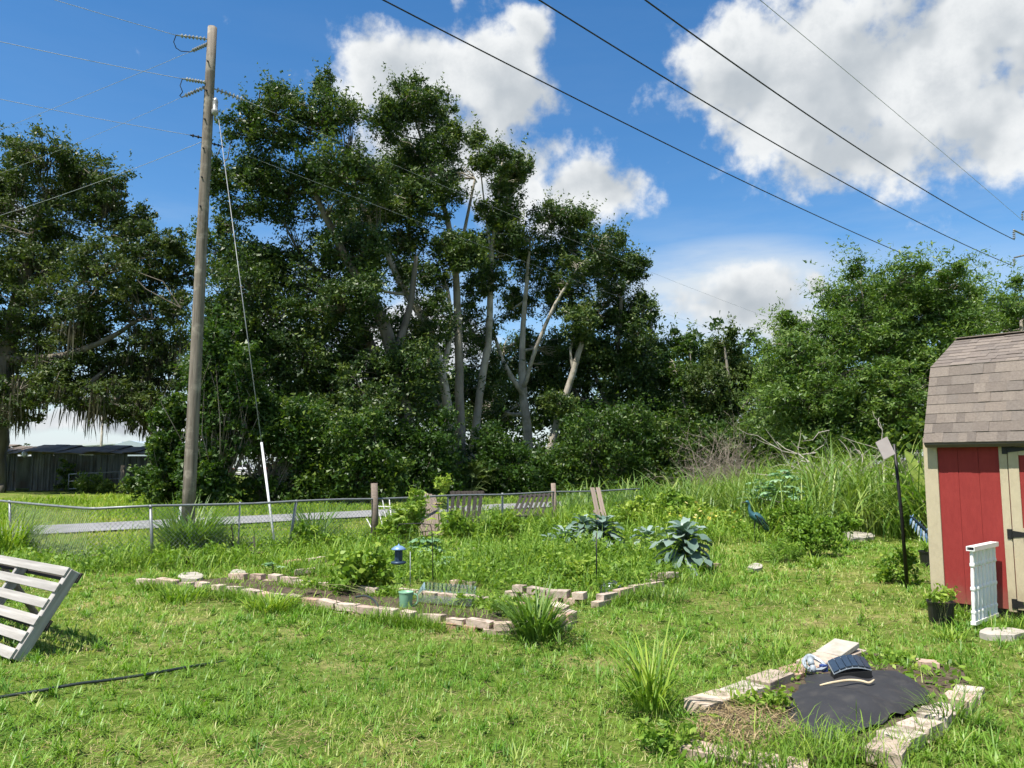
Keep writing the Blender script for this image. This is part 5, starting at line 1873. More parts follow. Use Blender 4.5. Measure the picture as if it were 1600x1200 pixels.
# ---- big pallet propped on the lawn
BR, TRp = gp(27, 1033), at(135, 895, 6.6)
sv = Vector((0.80, -0.60, 0))
ev = TRp - BR
ev = ev - sv * ev.dot(sv)
EL_ = ev.length
ev.normalize()
nv = sv.cross(ev).normalized()
pal = thing('pallet', 'grey weathered wooden pallet propped up at the left edge of the lawn', 'pallet', BR)
PW = 2.1
nsl = 6
for i in range(nsl):
    f = (i + 0.5) / nsl
    c0 = BR + ev * (EL_ * (0.045 + 0.91 * i / (nsl - 1)))
    wdt = EL_ / nsl * (0.62 + rr.uniform(-0.03, 0.03))
    ov = rr.uniform(-0.02, 0.02)
    lbox('slat', WOODG, pal, c0 - sv * (PW / 2 - ov) + nv * 0.05, (PW, wdt, 0.02), sv, ev, nv)
for s in (0.045, PW / 2, PW - 0.05):
    lbox('stringer', WOODG, pal, BR - sv * s + ev * EL_ / 2 - nv * 0.008, (EL_, 0.075 if s < 0.1 else 0.045, 0.092), ev, -sv, nv)
for i in (0, 2, 5):
    lbox('bottom_slat', WOODK, pal, BR + ev * (EL_ * (0.05 + 0.9 * i / 5)) - sv * PW / 2 - nv * 0.066, (PW, 0.09, 0.018), sv, ev, nv)
MB().tube([BR - sv * 1.6 + ev * EL_ * 0.9 - nv * 0.07, BR - sv * 1.6 + ev * EL_ * 0.9 - nv * 0.55 - UP * 0.55 + ev * 0.1], 0.03, 8).build('prop', WOODB, pal)

# ------------------------------------------------------------------ brick-edged beds
bvs, bfs = chamfer_box(0.099, 0.049, 0.035, 0.003)
brick_mes = []
_br = random.Random(2)
for _k in range(6):
    vv_ = [(x + _br.gauss(0, 0.0022), y + _br.gauss(0, 0.0022), z + _br.gauss(0, 0.002)) for x, y, z in bvs]
    fx_ = 1.0 if _k < 4 else (0.72 if _k == 4 else 0.55)
    brick_mes.append(MB().add([[(x * fx_, y, z) for x, y, z in vv_]], bfs).mesh('brick', BRICKM))
rr = random.Random(15)


def brick_rows(root, path, z0=0.0, courses=1, step=0.212, jit=1.0, flat=True, scale=1.0, skip=0.0, sx=1.0, sy=1.1, sz=1.0):
    P_ = [Vector((p.x, p.y, 0)) for p in path]
    seg = []
    tot = 0
    for a, b in zip(P_[:-1], P_[1:]):
        seg.append((tot, tot + (b - a).length, a, b))
        tot += (b - a).length
    for c in range(courses):
        s = 0.1 * (c % 2) + 0.1
        while s < tot:
            for s0_, s1_, a, b in seg:
                if s0_ <= s < s1_:
                    p = a.lerp(b, (s - s0_) / (s1_ - s0_))
                    ang = math.atan2((b - a).y, (b - a).x)
                    break
            if rr.random() >= skip:
                o = piece('brick', rr.choice(brick_mes), root, (p.x + rr.gauss(0, 0.011) * jit, p.y + rr.gauss(0, 0.011) * jit, z0 + 0.034 * scale + c * 0.070 * scale + rr.gauss(0, 0.007) * jit - (0.02 if rr.random() < 0.2 else 0)),
                          (rr.gauss(0, 0.05) * jit, rr.gauss(0, 0.05) * jit, ang + rr.gauss(0, 0.07) * jit + (math.pi if rr.random() < 0.5 else 0)))
                o.scale = (scale * sx, scale * sy, scale * sz)
            s += step * scale * sx
    return root


GBD = 'brick-edged garden beds'
bed1 = thing('garden_bed', 'long narrow front bed edged with pale stacked bricks', 'garden bed', sum(BED_FRONT, Vector()) / len(BED_FRONT), GBD)
brick_rows(bed1, [gp(222, 912), gp(300, 917), gp(370, 928), gp(420, 936)], z0=0.005, courses=1, skip=0.06, scale=1.1, sx=1.4)
brick_rows(bed1, [gp(420, 936), gp(480, 947), gp(600, 964), gp(690, 975), gp(775, 985), gp(850, 983)], z0=-0.05, courses=2, scale=1.0, sx=1.35, jit=0.7)
brick_rows(bed1, [gp(355, 906), gp(430, 910), gp(510, 922), gp(610, 931), gp(700, 939), gp(830, 953)], z0=-0.045, courses=2, scale=1.0, sx=1.35, jit=0.7)
brick_rows(bed1, [gp(835, 955), gp(893, 968), gp(868, 984)], z0=-0.03, courses=2, jit=2)
bed2 = thing('garden_bed', 'wide weedy bed behind the front bed with red and white bricks at its corner', 'garden bed', sum(BED_BACK, Vector()) / len(BED_BACK), GBD)
brick_rows(bed2, [gp(790, 930), gp(870, 940), gp(925, 946)], courses=2, scale=1.1, z0=-0.02, sx=1.2, jit=0.7)
brick_rows(bed2, [gp(935, 946), gp(980, 934), gp(1032, 922)], courses=2, scale=1.0, z0=-0.02, sx=1.6, jit=0.6)
brick_rows(bed2, [gp(1008, 912), gp(1055, 908)], courses=2, z0=-0.02)
brick_rows(bed2, [gp(705, 914), gp(750, 920)], courses=1)
brick_rows(bed2, [gp(1090, 888), gp(1118, 886)], courses=1)
bed3 = thing('garden_bed', 'far bed of thin tan edging half sunk in the weeds', 'garden bed', gp(700, 880), GBD)
brick_rows(bed3, [gp(450, 884), gp(508, 876)], courses=1, scale=1.2, sx=1.8)
for pth in ([gp(465, 897), gp(520, 894)], [gp(633, 873), gp(705, 875)], [gp(705, 862), gp(790, 864)], [gp(700, 882), gp(760, 886), gp(860, 892)], [gp(745, 892), gp(815, 900)], [gp(840, 900), gp(870, 902)]):
    brick_rows(bed3, pth, courses=1, sx=2.0, jit=0.6)
bed4 = thing('garden_bed', 'brick-edged bed with black fabric at the lower right', 'garden bed', sum(BED_RIGHT, Vector()) / len(BED_RIGHT), GBD)
brick_rows(bed4, [gp(1098, 1112), gp(1170, 1086), gp(1245, 1056), gp(1338, 1028)], z0=0.0, courses=1, sx=1.75, sy=2.0, sz=1.25, jit=0.45)
brick_rows(bed4, [gp(1526, 1086), gp(1470, 1122), gp(1420, 1160), gp(1375, 1200)], z0=-0.008, courses=1, jit=1.3, sx=1.2, sy=1.8, sz=1.15)
brick_rows(bed4, [gp(1090, 1172), gp(1160, 1190), gp(1240, 1205)], z0=-0.035, courses=1, jit=0.8, sx=1.6, sy=1.8)
brick_rows(bed4, [gp(1425, 1040), gp(1510, 1050)], z0=-0.02, courses=1, sx=1.5, sy=1.6)
pv = MB()
c = gp(1310, 1034)
pv.box(c + UP * 0.10, (0.32, 0.21, 0.04), (0.75, 0.64, 0.16), (-0.64, 0.76, 0.0), None)
pv.build('paver', CONC, bed4)

# loose slabs
def slab(label, u, v, ru, rv, seed):
    r_ = random.Random(seed)
    c = gp(u, v)
    n_ = 11
    P_ = []
    for i in range(n_):
        a = 2 * math.pi * i / n_
        q_ = gp(u + ru * math.cos(a) * r_.uniform(0.8, 1.1), v + rv * math.sin(a) * r_.uniform(0.8, 1.1))
        P_.append(Vector((q_.x, q_.y, 0.0)))
    P_ = P_[::-1]
    MB().prism([p - UP * 0.04 for p in P_], UP * 0.085).build('stone_slab', CONC, origin=c, label=label, cat='slab', group='pale slabs in the grass')


slab('pale slab in the grass in front of the tall cane grass', 1338, 839, 34, 6, 1)
slab('pale slab on the ground below the white railing', 1568, 994, 40, 7, 2)
slab('small pale stone in the lawn right of the big kale', 1181, 889, 12, 5, 3)
slab('whitish rock on the left corner of the front bed', 372, 899, 14, 5, 4)
slab('flat grey rock near the left end of the front bed', 298, 904, 20, 6, 5)

# ------------------------------------------------------------------ small garden things
# black fabric over a mound
fc = sum(FABRIC_POLY, Vector()) / len(FABRIC_POLY)
FX = []
nr, na = 14, 44
fr = random.Random(3)
pol = FABRIC_POLY


def edge_at(a):
    # distance from centre to the polygon in direction a
    dx, dy = math.cos(a), math.sin(a)
    best_ = 0.5
    for i in range(len(pol)):
        p, q_ = pol[i], pol[(i + 1) % len(pol)]
        ex_, ey_ = q_.x - p.x, q_.y - p.y
        den = dx * ey_ - dy * ex_
        if abs(den) < 1e-9:
            continue
        t = ((p.x - fc.x) * ey_ - (p.y - fc.y) * ex_) / den
        s = ((p.x - fc.x) * dy - (p.y - fc.y) * dx) / den
        if t > 0 and -1e-6 <= s <= 1 + 1e-6:
            best_ = t
    return best_


V = [(fc.x, fc.y, 0.112)]
for i in range(1, nr + 1):
    f = i / nr
    for j in range(na):
        a = 2 * math.pi * j / na
        rr_ = edge_at(a) * (1 + 0.05 * math.sin(5 * a) + 0.04 * math.sin(11 * a + 1)) * f
        x_, y_ = fc.x + math.cos(a) * rr_, fc.y + math.sin(a) * rr_
        z_ = 0.052 + 0.060 * (1 - f ** 2.4) + 0.03 * (float(vnoise(x_, y_, 5.0, 2)) - 0.5) + 0.035 * (float(vnoise(x_ * 1.0 + y_ * 0.6, y_ * 0.35, 9.0, 6)) - 0.5) * f + 0.012 * math.sin(17 * x_ + 9 * y_)
        V.append((x_, y_, z_))
F = [[0, 1 + j, 1 + (j + 1) % na] for j in range(na)]
for i in range(nr - 1):
    for j in range(na):
        j2 = (j + 1) % na
        F.append([1 + i * na + j, 1 + (i + 1) * na + j, 1 + (i + 1) * na + j2, 1 + i * na + j2])
MB().add([V], F).build('fabric_sheet', FABRIC, origin=(fc.x, fc.y, 0), smooth=True, label='black landscape fabric bulging over a mound in the near bed', cat='fabric')
# curved dark solar panel
sp0 = at(1332, 1052, gp(1332, 1066).y)
sol = thing('solar_panel', 'curved dark panel with pale grid lines lying at the fabric edge', 'solar panel', gp(1332, 1068))
pz = 0.14
A_, B_ = gp(1303, 1052, pz), gp(1362, 1046, pz)
up_ = (gp(1325, 1044, pz + 0.03) - gp(1332, 1056, pz)).normalized()
ncell = 6
for i in range(ncell):
    f0_, f1_ = i / ncell, (i + 0.9) / ncell
    arc = lambda f: UP * (0.03 * math.sin(math.pi * min(1, f)) + 0.005)
    p0_, p1_ = A_.lerp(B_, f0_) + arc(f0_), A_.lerp(B_, f1_) + arc(f1_)
    MB().prism([p0_, p1_, p1_ + up_ * 0.13, p0_ + up_ * 0.13], UP * 0.006).build('cell', SOLAR, sol)
pts_ = [A_.lerp(B_, i / 8) + UP * (0.03 * math.sin(math.pi * i / 8) - 0.006) for i in range(9)]
V = []
for p in pts_:
    V += [tuple(p - UP * 0.004), tuple(p + up_ * 0.14 - UP * 0.004), tuple(p + up_ * 0.14 + UP * 0.002), tuple(p + UP * 0.002)]
F = []
for i in range(8):
    for k in range(4):
        k2 = (k + 1) % 4
        F.append([i * 4 + k, i * 4 + k2, (i + 1) * 4 + k2, (i + 1) * 4 + k])
MB().add([V], F).build('backing', GREYP, sol)
MB().prism([A_ - UP * 0.01, B_ - UP * 0.01, B_ - UP * 0.07, A_ - UP * 0.07], up_ * 0.08).build('case', POTM, sol)
# bleached stick
st = MB()
P_ = [gp(1281, 1071, 0.11), gp(1298, 1067, 0.125), gp(1325, 1063, 0.13), gp(1345, 1064, 0.13), gp(1358, 1067, 0.13), gp(1366, 1062, 0.14)]
Q, q = smooth_line(P_, [0.006, 0.009, 0.010, 0.010, 0.009, 0.005])
st.tube(Q, q, 6)
st.build('stick', STICKM, origin=P_[0], smooth=True, label='pale bleached stick lying on the black fabric', cat='stick')
# grey plastic sprinkler resting on the bricks
sc_ = gp(1272, 1046, 0.085)
spr = thing('sprinkler', 'grey plastic sprinkler with a blue corner sitting on the brick edge', 'sprinkler', sc_)
fx, fy = Vector((0.95, 0.3, 0)).normalized(), Vector((-0.3, 0.95, 0)).normalized()


def sp(x, y, z):
    return sc_ + fx * x * 0.85 + fy * y * 0.85 + UP * z * 0.9


MB().tube([sp(-0.05, -0.03, 0.055), sp(0.0, 0.05, 0.075)], [0.024, 0.024], 10).build('barrel', GREYP, spr, smooth=True)
for (a, b, c_) in (((-0.09, -0.06, 0.02), (-0.085, 0.0, 0.03), (-0.05, 0.07, 0.05)), ((-0.05, 0.07, 0.05), (0.02, 0.09, 0.09), (0.06, 0.06, 0.075)), ((0.06, 0.06, 0.075), (0.085, 0.0, 0.05), (0.07, -0.06, 0.03)), ((-0.09, -0.06, 0.02), (0.0, -0.075, 0.015), (0.07, -0.06, 0.03))):
    Q, q = smooth_line([sp(*a), sp(*b), sp(*c_)], [0.020, 0.017, 0.020])
    MB().tube(Q, [r_ * 0.85 for r_ in q], 6).build('frame_arm', GREYP, spr)
MB().lathe(sp(-0.06, -0.062, 0.0), [(0.022, 0), (0.024, 0.02), (0.018, 0.045), (0.006, 0.05)], 10).build('nozzle', GREYP, spr, smooth=True)
MB().box(sp(0.055, -0.055, 0.02), (0.05, 0.04, 0.05), fx, fy, UP).build('blue_cap', BLUEP, spr)

# bird feeder on a hook
hk0 = gp(677, 932)
hook = thing('shepherd_hook', 'thin black shepherd hook standing in the front bed', 'hook', hk0)
yv = hk0.y
hp = [hk0 - UP * 0.05, at(676, 870, yv), at(675, 830, yv), at(673, 820, yv), at(660, 818, yv), at(640, 818, yv), at(624, 819, yv), at(621, 824, yv), at(622, 828, yv)]
MB().tube(hp, 0.0055, 6).build('rod', BLACKM, hook, smooth=True)
fe = at(623, 856, yv)
fd = thing('bird_feeder', 'small blue lantern bird feeder hanging from the hook', 'bird feeder', fe - UP * 0.2)
MB().lathe(fe, [(0.004, 0.05), (0.012, 0.03), (0.05, 0.018), (0.092, -0.012), (0.090, -0.022)], 18).build('roof', BLUEL, fd, smooth=True)
for k in range(8):
    a = 2 * math.pi * k / 8
    MB().box(fe + Vector((math.cos(a) * 0.044, math.sin(a) * 0.044, -0.095)), (0.004, 0.034, 0.145), (math.cos(a), math.sin(a), 0), (-math.sin(a), math.cos(a), 0), UP).build('panel', BLUEM, fd)
MB().lathe(fe - UP * 0.17, [(0.06, 0.012), (0.09, 0.005), (0.092, -0.012), (0.08, -0.022), (0.03, -0.03)], 18).build('tray', BLUEM, fd, smooth=True)
MB().tube([fe + UP * 0.04, at(622, 828, yv)], 0.003, 5).build('hanger', BLACKM, fd)
sk = gp(932, 927)
MB().tube([sk, at(932, 832, sk.y)], 0.008, 6).build('garden_rod', BLACKM, origin=sk, label='thin black rod standing in front of the kale', cat='rod', smooth=True)
sk = gp(641, 925)
MB().tube([sk, at(641, 862, sk.y)], 0.005, 6).build('garden_rod', GREYP, origin=sk, label='thin grey rod just behind the green bucket', cat='rod', smooth=True)
# green bucket
bc = gp(634, 953)
bk = thing('bucket', 'pale green plastic bucket standing inside the front bed', 'bucket', bc)
MB().lathe(bc, [(0.064, 0.0), (0.068, 0.01), (0.075, 0.16), (0.080, 0.185), (0.083, 0.19), (0.083, 0.198), (0.076, 0.198), (0.072, 0.16), (0.06, 0.02)], 20).build('shell', GREENP, bk, smooth=True)
Q, q = smooth_line([bc + Vector((0.075, 0, 0.17)), bc + Vector((0.12, 0, 0.16)), bc + Vector((0.125, 0, 0.08)), bc + Vector((0.07, 0, 0.04))], [0.008] * 4)
MB().tube(Q, q, 6).build('handle', GREENP, bk, smooth=True)
# clear plastic tray
tA, tB, tC, tD = gp(652, 948), gp(738, 956), gp(742, 934), gp(664, 927)
tray = thing('clear_tray', 'clear ribbed plastic tray lying in the front bed', 'tray', (tA + tC) / 2)
for i, (a, b) in enumerate(((tA, tB), (tB, tC), (tC, tD), (tD, tA))):
    nseg = 12
    V, F = [], []
    nn_ = Vector((-(b - a).y, (b - a).x, 0)).normalized()
    for k in range(nseg * 2 + 1):
        p = a.lerp(b, k / (nseg * 2)) + nn_ * (0.010 if k % 2 else -0.004)
        V += [(p.x, p.y, 0.05), (p.x - nn_.x * 0.01, p.y - nn_.y * 0.01, 0.14)]
        if k:
            F.append([2 * k - 2, 2 * k, 2 * k + 1, 2 * k - 1])
    MB().add([V], F).build('side_wall', CLEAR, tray)
MB().add([[(p.x, p.y, 0.055) for p in (tA, tB, tC, tD)]], [[0, 1, 2, 3]]).build('bottom', CLEAR, tray)
# clear dome
dc = gp(955, 928)
dome = thing('glass_dome', 'round clear plastic dome at the brick corner of the bed', 'dome', dc)
MB().lathe(dc + UP * 0.01, [(0.150, 0.0), (0.152, 0.02), (0.145, 0.06), (0.125, 0.10), (0.09, 0.135), (0.045, 0.153), (0.002, 0.158)], 24).build('shell', CLEAR, dome, smooth=True)
MB().lathe(dc + UP * 0.01, [(0.155, -0.005), (0.160, 0.0), (0.155, 0.008), (0.150, 0.003)], 24).build('rim', GREYP, dome, smooth=True)
# hoses
P_ = [gp(-40, 1110), gp(0, 1098), gp(60, 1089), gp(120, 1080), gp(165, 1071), gp(230, 1060), gp(295, 1046), gp(360, 1030)]
Q, q = smooth_line([p + UP * z for p, z in zip(P_, (0.03, 0.035, 0.04, 0.05, 0.035, 0.03, 0.02, -0.01))], [0.011] * 8)
MB().tube(Q, q, 8).build('garden_hose', HOSEM, origin=P_[1], smooth=True, label='dark garden hose lying across the lawn at lower left', cat='hose')
hc = gp(592, 964)
Q, q = smooth_line([at(556, 933, hc.y + 0.35), at(570, 931, hc.y + 0.3), at(582, 936, hc.y + 0.2), at(590, 946, hc.y + 0.1), at(590, 958, hc.y), at(585, 965, hc.y - 0.05)], [0.012] * 6)
MB().tube(Q, q, 8).build('hose_end', HOSEM, origin=hc, smooth=True, label='black hose end curling over the front bricks', cat='hose')


# pots
def pot(label, u, v, r, h, group='black nursery pots'):
    c = gp(u, v)
    o = thing('plant_pot', label, 'plant pot', c, group)
    prof = [(r * 0.86, 0.0), (r * 0.88, 0.01), (r * 0.97, h * 0.9), (r * 1.05, h * 0.91), (r * 1.06, h), (r * 0.97, h), (r * 0.93, h * 0.82), (0.01, h * 0.82)]
    MB().lathe(c, prof, 22).build('pot_wall', POTM, o, smooth=False)
    MB().lathe(c + UP * h * 0.80, [(r * 0.94, 0.0), (r * 0.92, 0.02), (0.01, 0.03)], 14).build('potting_soil', SOILM, o)
    return c, o


potA, potAo = pot('black nursery pot with small herb at the corner of the barn', 1471, 972, 0.128, 0.21)
potB, potBo = pot('black pot with strappy plant half hidden by the barn corner', 1454, 883, 0.16, 0.22)
pot('small black pot lying in the weeds near the fence', 295, 884, 0.13, 0.14)
pot('low black pot below the guy wire guard', 405, 872, 0.12, 0.1)
for i, (uu, va, vb, lab) in enumerate(((363, 820, 862, 'dry dark stalk standing left of the guy wire guard'), (397, 838, 872, 'short dark stalk beside the guy wire guard'))):
    c = gp(uu, vb)
    t_ = at(uu - 1, va, c.y)
    mb = MB()
    mb.tube([c, c.lerp(t_, 0.5) + Vector((0.02, 0, 0)), t_], [0.022, 0.018, 0.012], 6)
    for k in range(7):
        q_ = c.lerp(t_, 0.3 + 0.1 * k)
        mb.tube([q_, q_ + Vector((random.uniform(-.09, .09), random.uniform(-.06, .06), random.uniform(0.0, .08)))], [0.012, 0.005], 4)
    mb.build('dry_stalk', BARKD, origin=c, label=lab, cat='stalk', group='dry stalks near the fence')

# ---- metal heron
hd_ = 16.0
hb_ = at(1183, 808, hd_)
her = thing('heron_statue', 'teal metal heron statue standing in the weeds', 'statue', (hb_.x, hb_.y, 0))
P_ = [at(1203, 832, hd_ + .05), at(1196, 823, hd_), at(1189, 814, hd_), at(1182, 808, hd_), at(1176, 805, hd_), at(1172, 799, hd_), at(1171, 793, hd_), at(1170.5, 788, hd_), at(1168, 784.5, hd_), at(1165, 784, hd_)]
Q, q = smooth_line(P_, [0.012, 0.05, 0.085, 0.10, 0.075, 0.042, 0.028, 0.024, 0.034, 0.022], 4)
mb = MB()
mb.tube(Q, q, 10)
mb.build('body', TEALM, her, smooth=True)
MB().tube([at(1166, 784, hd_), at(1157, 786, hd_)], [0.014, 0.002], 6).build('beak', BLACKM, her)
MB().tube([at(1167, 783, hd_), at(1174, 781.5, hd_)], [0.01, 0.002], 5).build('crest', BLACKM, her)
for k in range(5):
    a_, b_ = at(1180 + 1.5 * k, 804 + k, hd_ - 0.09), at(1196 + 1.6 * k, 830 - 2 * k, hd_ - 0.06)
    MB().tube([a_, a_.lerp(b_, 0.5), b_], [0.012, 0.022, 0.006], 6).build('wing_feather', TEALM if k % 2 else BLACKM, her)
for k in (-1, 1):
    MB().tube([at(1183 + k * 3, 812, hd_ + 0.03 * k), at(1182 + k * 4, 830, hd_ + 0.03 * k), Vector((hb_.x + 0.05 * k, hb_.y, 0))], 0.012, 6).build('leg', BLACKM, her)
# blue feathered ornament
od = 10.3
orn = thing('metal_ornament', 'blue and white fringed metal ornament slanting beside the barn', 'ornament', gp(1462, 905))
P_ = [at(1422, 806, od), at(1436, 819, od), at(1450, 833, od), at(1466, 848, od)]
Q, q = smooth_line(P_, [0.012, 0.022, 0.022, 0.014])
MB().tube(Q, q, 8).build('spine', BLUEM, orn, smooth=True)
for k in range(11):
    f = 0.06 + 0.085 * k
    a_ = P_[0].lerp(P_[-1], f)
    L_ = 0.09 + 0.07 * math.sin(math.pi * f)
    b_ = a_ + Vector((-0.35 + 0.5 * f, -0.1, -0.9)).normalized() * L_
    MB().tube([a_, a_.lerp(b_, 0.5), b_], [0.008, 0.017, 0.003], 5).build('feather', FEATW if k % 2 else FEATH, orn)
    b2_ = a_ + Vector((0.5, -0.1, 0.85)).normalized() * 0.05
    MB().tube([a_, b2_], [0.009, 0.003], 5).build('feather', BLACKM if k % 3 else FEATH, orn)
MB().tube([P_[-1], at(1463, 870, od), gp(1462, 905)], 0.008, 6).build('stake', BLACKM, orn)

# ------------------------------------------------------------------ far left: tin shed, gate, buildings, cars
td = 46.0
ts_ = thing('tin_shed', 'dilapidated low tin shed with sagging rusty roof under the oak', 'shed', (at(110, 770, td).x, td, 0))
xa, xb = at(-60, 770, td).x, at(262, 770, td).x
rr = random.Random(22)
x_ = xa
while x_ < xb:
    w_ = rr.uniform(0.62, 0.95)
    top = 2.25 - 0.25 * max(0, (x_ - xa) / (xb - xa) - 0.4) + rr.uniform(-0.12, 0.05)
    if not (at(12, 740, td).x < x_ < at(30, 740, td).x):
        ns_ = 10
        V, F = [], []
        tilt = rr.uniform(-0.03, 0.03)
        for i in range(ns_ + 1):
            f = i / ns_
            yy = td + 0.03 * math.sin(f * math.pi * 8) + rr.uniform(-0.01, 0.01)
            V += [(x_ + w_ * f, yy, 0.0), (x_ + w_ * f + tilt, yy, top)]
            if i:
                F.append([2 * i - 2, 2 * i, 2 * i + 1, 2 * i - 1])
        o_ = MB().add([V], F).build('tin_sheet', TINW, ts_)
    x_ += w_ * 0.985
MB().box(((xa + xb) / 2, td + 4, 1.05), (xb - xa, 0.1, 2.1)).build('back_wall', TINW, ts_)
MB().box((xb - 0.1, td + 2, 1.0), (0.08, 4, 2.0)).build('side_wall', TINW, ts_)
n_ = 17
for i in range(n_):
    w_ = (xb - xa + 1.0) / n_
    x0_ = xa - 0.5 + i * w_
    sag = -0.22 * max(0, i / n_ - 0.45) + rr.uniform(-0.06, 0.06)
    z0_, z1_ = 2.30 + sag, 2.72 + sag * 1.2
    e0, e1 = rr.uniform(-0.75, -0.35), rr.uniform(-0.75, -0.35)
    poly = [Vector((x0_, td + e0, z0_ + rr.uniform(-0.08, 0.03))), Vector((x0_ + w_ * 1.03, td + e1, z0_ + rr.uniform(-0.08, 0.03))), Vector((x0_ + w_ * 1.03, td + 2.2, z1_)), Vector((x0_, td + 2.2, z1_ + 0.01))]
    MB().prism(poly, UP * 0.03).build('roof_sheet', TINR, ts_)
    poly = [Vector((x0_, td + 2.2, z1_)), Vector((x0_ + w_, td + 2.2, z1_)), Vector((x0_ + w_, td + 4.6, 2.2)), Vector((x0_, td + 4.6, 2.2))]
    MB().prism(poly, UP * 0.03).build('roof_sheet', TINR, ts_)
MB().lathe(at(38, 710, td - 0.6), [(0.02, -0.1), (0.17, -0.05), (0.19, 0.05), (0.1, 0.14), (0.02, 0.16)], 10, (1, 0, 0.3)).build('hanging_scrap', WHITEP, ts_)
gd = 43.2
g0_, g1_ = at(107, 770, gd), at(188, 770, gd)
gate = thing('farm_gate', 'tubular grey farm gate between bushes in front of the tin shed', 'gate', (g0_.x, gd, 0))
for va, vb in ((741, 737), (752, 748), (764, 759)):
    MB().tube([at(108, va, gd), at(189, vb, gd)], 0.035, 8).build('rail', GALV, gate, smooth=True)
for uu, va in ((108, 740), (150, 738), (187, 736)):
    a_ = at(uu, va, gd)
    MB().tube([Vector((a_.x, gd, 0.15)), a_], 0.03, 8).build('upright', GALV, gate, smooth=True)
gpst = at(192, 727, gd)
MB().tube([Vector((gpst.x, gd, -0.1)), gpst], [0.13, 0.115], 10).build('gate_post', WOODB, origin=(gpst.x, gd, 0), smooth=True, label='round wooden post at the right end of the farm gate', cat='post')
# white metal building
wd = 96.0
x0_, x1_, x2_ = at(62, 690, wd).x, at(190, 690, wd).x, at(262, 690, wd).x
wb = thing('metal_building', 'long low white metal building seen under the oak', 'building', (x1_, wd, 0))
zt = at(190, 692, wd).z
MB().prism([Vector((x0_, wd, 0)), Vector((x1_, wd, 0)), Vector((x1_, wd, zt - 0.1)), Vector((x0_, wd + 6, zt - 0.6))], Vector((0, 14, 0))).build('long_wall', WHITEM, wb)
MB().prism([Vector((x1_ + 0.02, wd - 2, 0)), Vector((x2_, wd - 2, 0)), Vector((x2_, wd - 2, zt - 0.6)), Vector((x1_ + 2.0, wd - 2, zt + 0.25)), Vector((x1_ + 0.02, wd - 2, zt - 0.3))], Vector((0, 12, 0))).build('gable_block', PALEM, wb)
MB().prism([Vector((x0_ - 0.4, wd - 0.5, zt - 0.75)), Vector((x1_ + 0.3, wd - 0.5, zt - 0.1)), Vector((x1_ + 0.3, wd - 0.5, zt + 0.15)), Vector((x0_ - 0.4, wd - 0.5, zt - 0.5))], Vector((0, 14, 0))).build('roof', WHITEM, wb)
lp = at(161, 646, 70)
MB().tube([Vector((lp.x, 70, 0)), lp], [0.14, 0.10], 10).build('light_pole', CONC, origin=(lp.x, 70, 0), smooth=True, label='slim pale pole standing behind the tin shed', cat='pole')
MB().box((at(500, 725, 165).x, 165, 2.2), (60, 14, 4.4)).build('warehouse', WHITEM, origin=(at(500, 725, 165).x, 165, 0), label='white warehouse wall glimpsed between the shrubs', cat='building')
# rail along the far road
rl = thing('road_rail', 'dark low rail beside the far road seen left of the guy wire guard', 'rail', (at(400, 738, 108).x, 108, 0))
MB().box((at(400, 738, 108).x, 108, 0.75), (60, 0.08, 0.16)).build('rail_bar', BLACKM, rl)
for i in range(12):
    MB().box((at(400, 738, 108).x - 27 + i * 5, 108.1, 0.35), (0.12, 0.1, 0.75)).build('rail_post', BLACKM, rl)


def car(label, u, d, paint, flip=1, tall=1.45, L_=4.4):
    c = at(u, 735, d)
    o = thing('parked_car', label, 'car', (c.x, d, 0.045), 'cars parked beyond the far road')
    h = tall
    P_ = lambda x, z: Vector((c.x + x * flip * L_ / 4.4, d - 0.85, z + 0.045))
    body = [P_(-2.2, 0.32), P_(-2.18, 0.75), P_(-2.0, 0.92), P_(-1.75, 0.95), P_(1.0, 0.95), P_(1.95, 0.80), P_(2.18, 0.62), P_(2.2, 0.32)]
    MB().prism(body if flip < 0 else body[::-1], Vector((0, 1.7, 0))).build('body', paint, o)
    cab = [P_(-1.85, 0.952), P_(-1.35, h - 0.06), P_(-0.9, h), P_(0.15, h), P_(0.95, 0.952)]
    cab = [p + Vector((0, 0.1, 0)) for p in cab]
    MB().prism(cab if flip < 0 else cab[::-1], Vector((0, 1.5, 0))).build('cabin', paint, o)
    for (xa_, xb_, xc_, xd_) in ((-1.55, -0.55, -0.55, -1.2), (-0.45, 0.65, 0.08, -0.45)):
        w_ = [P_(xa_, 0.99), P_(xb_, 0.99), P_(xc_, h - 0.12), P_(xd_, h - 0.12)]
        w_ = [p + Vector((0, 0.085, 0)) for p in w_]
        MB().prism(w_ if flip < 0 else w_[::-1], Vector((0, 0.012, 0))).build('window', GLASSD, o)
    for xw in (-1.38, 1.38):
        wp = P_(xw, 0.32) + Vector((0, 0.02, 0))
        wh = MB().lathe(wp, [(0.30, 0.0), (0.32, 0.03), (0.32, 0.19), (0.30, 0.2)], 16, (0, 1, 0)).build('wheel', TYRE, o)
        MB().lathe(wp + Vector((0, -0.012, 0)), [(0.19, 0.0), (0.19, 0.01), (0.05, 0.012)], 12, (0, 1, 0)).build('rim', GALV, wh)
    return o


car('orange car half hidden behind the shrub right of the utility pole', 346, 124, CARO)
car('white car parked beyond the far road', 376, 130, CARW, -1, 1.6, 4.8)
car('dark red car parked beyond the far road', 432, 128, CARR, 1, 1.55)

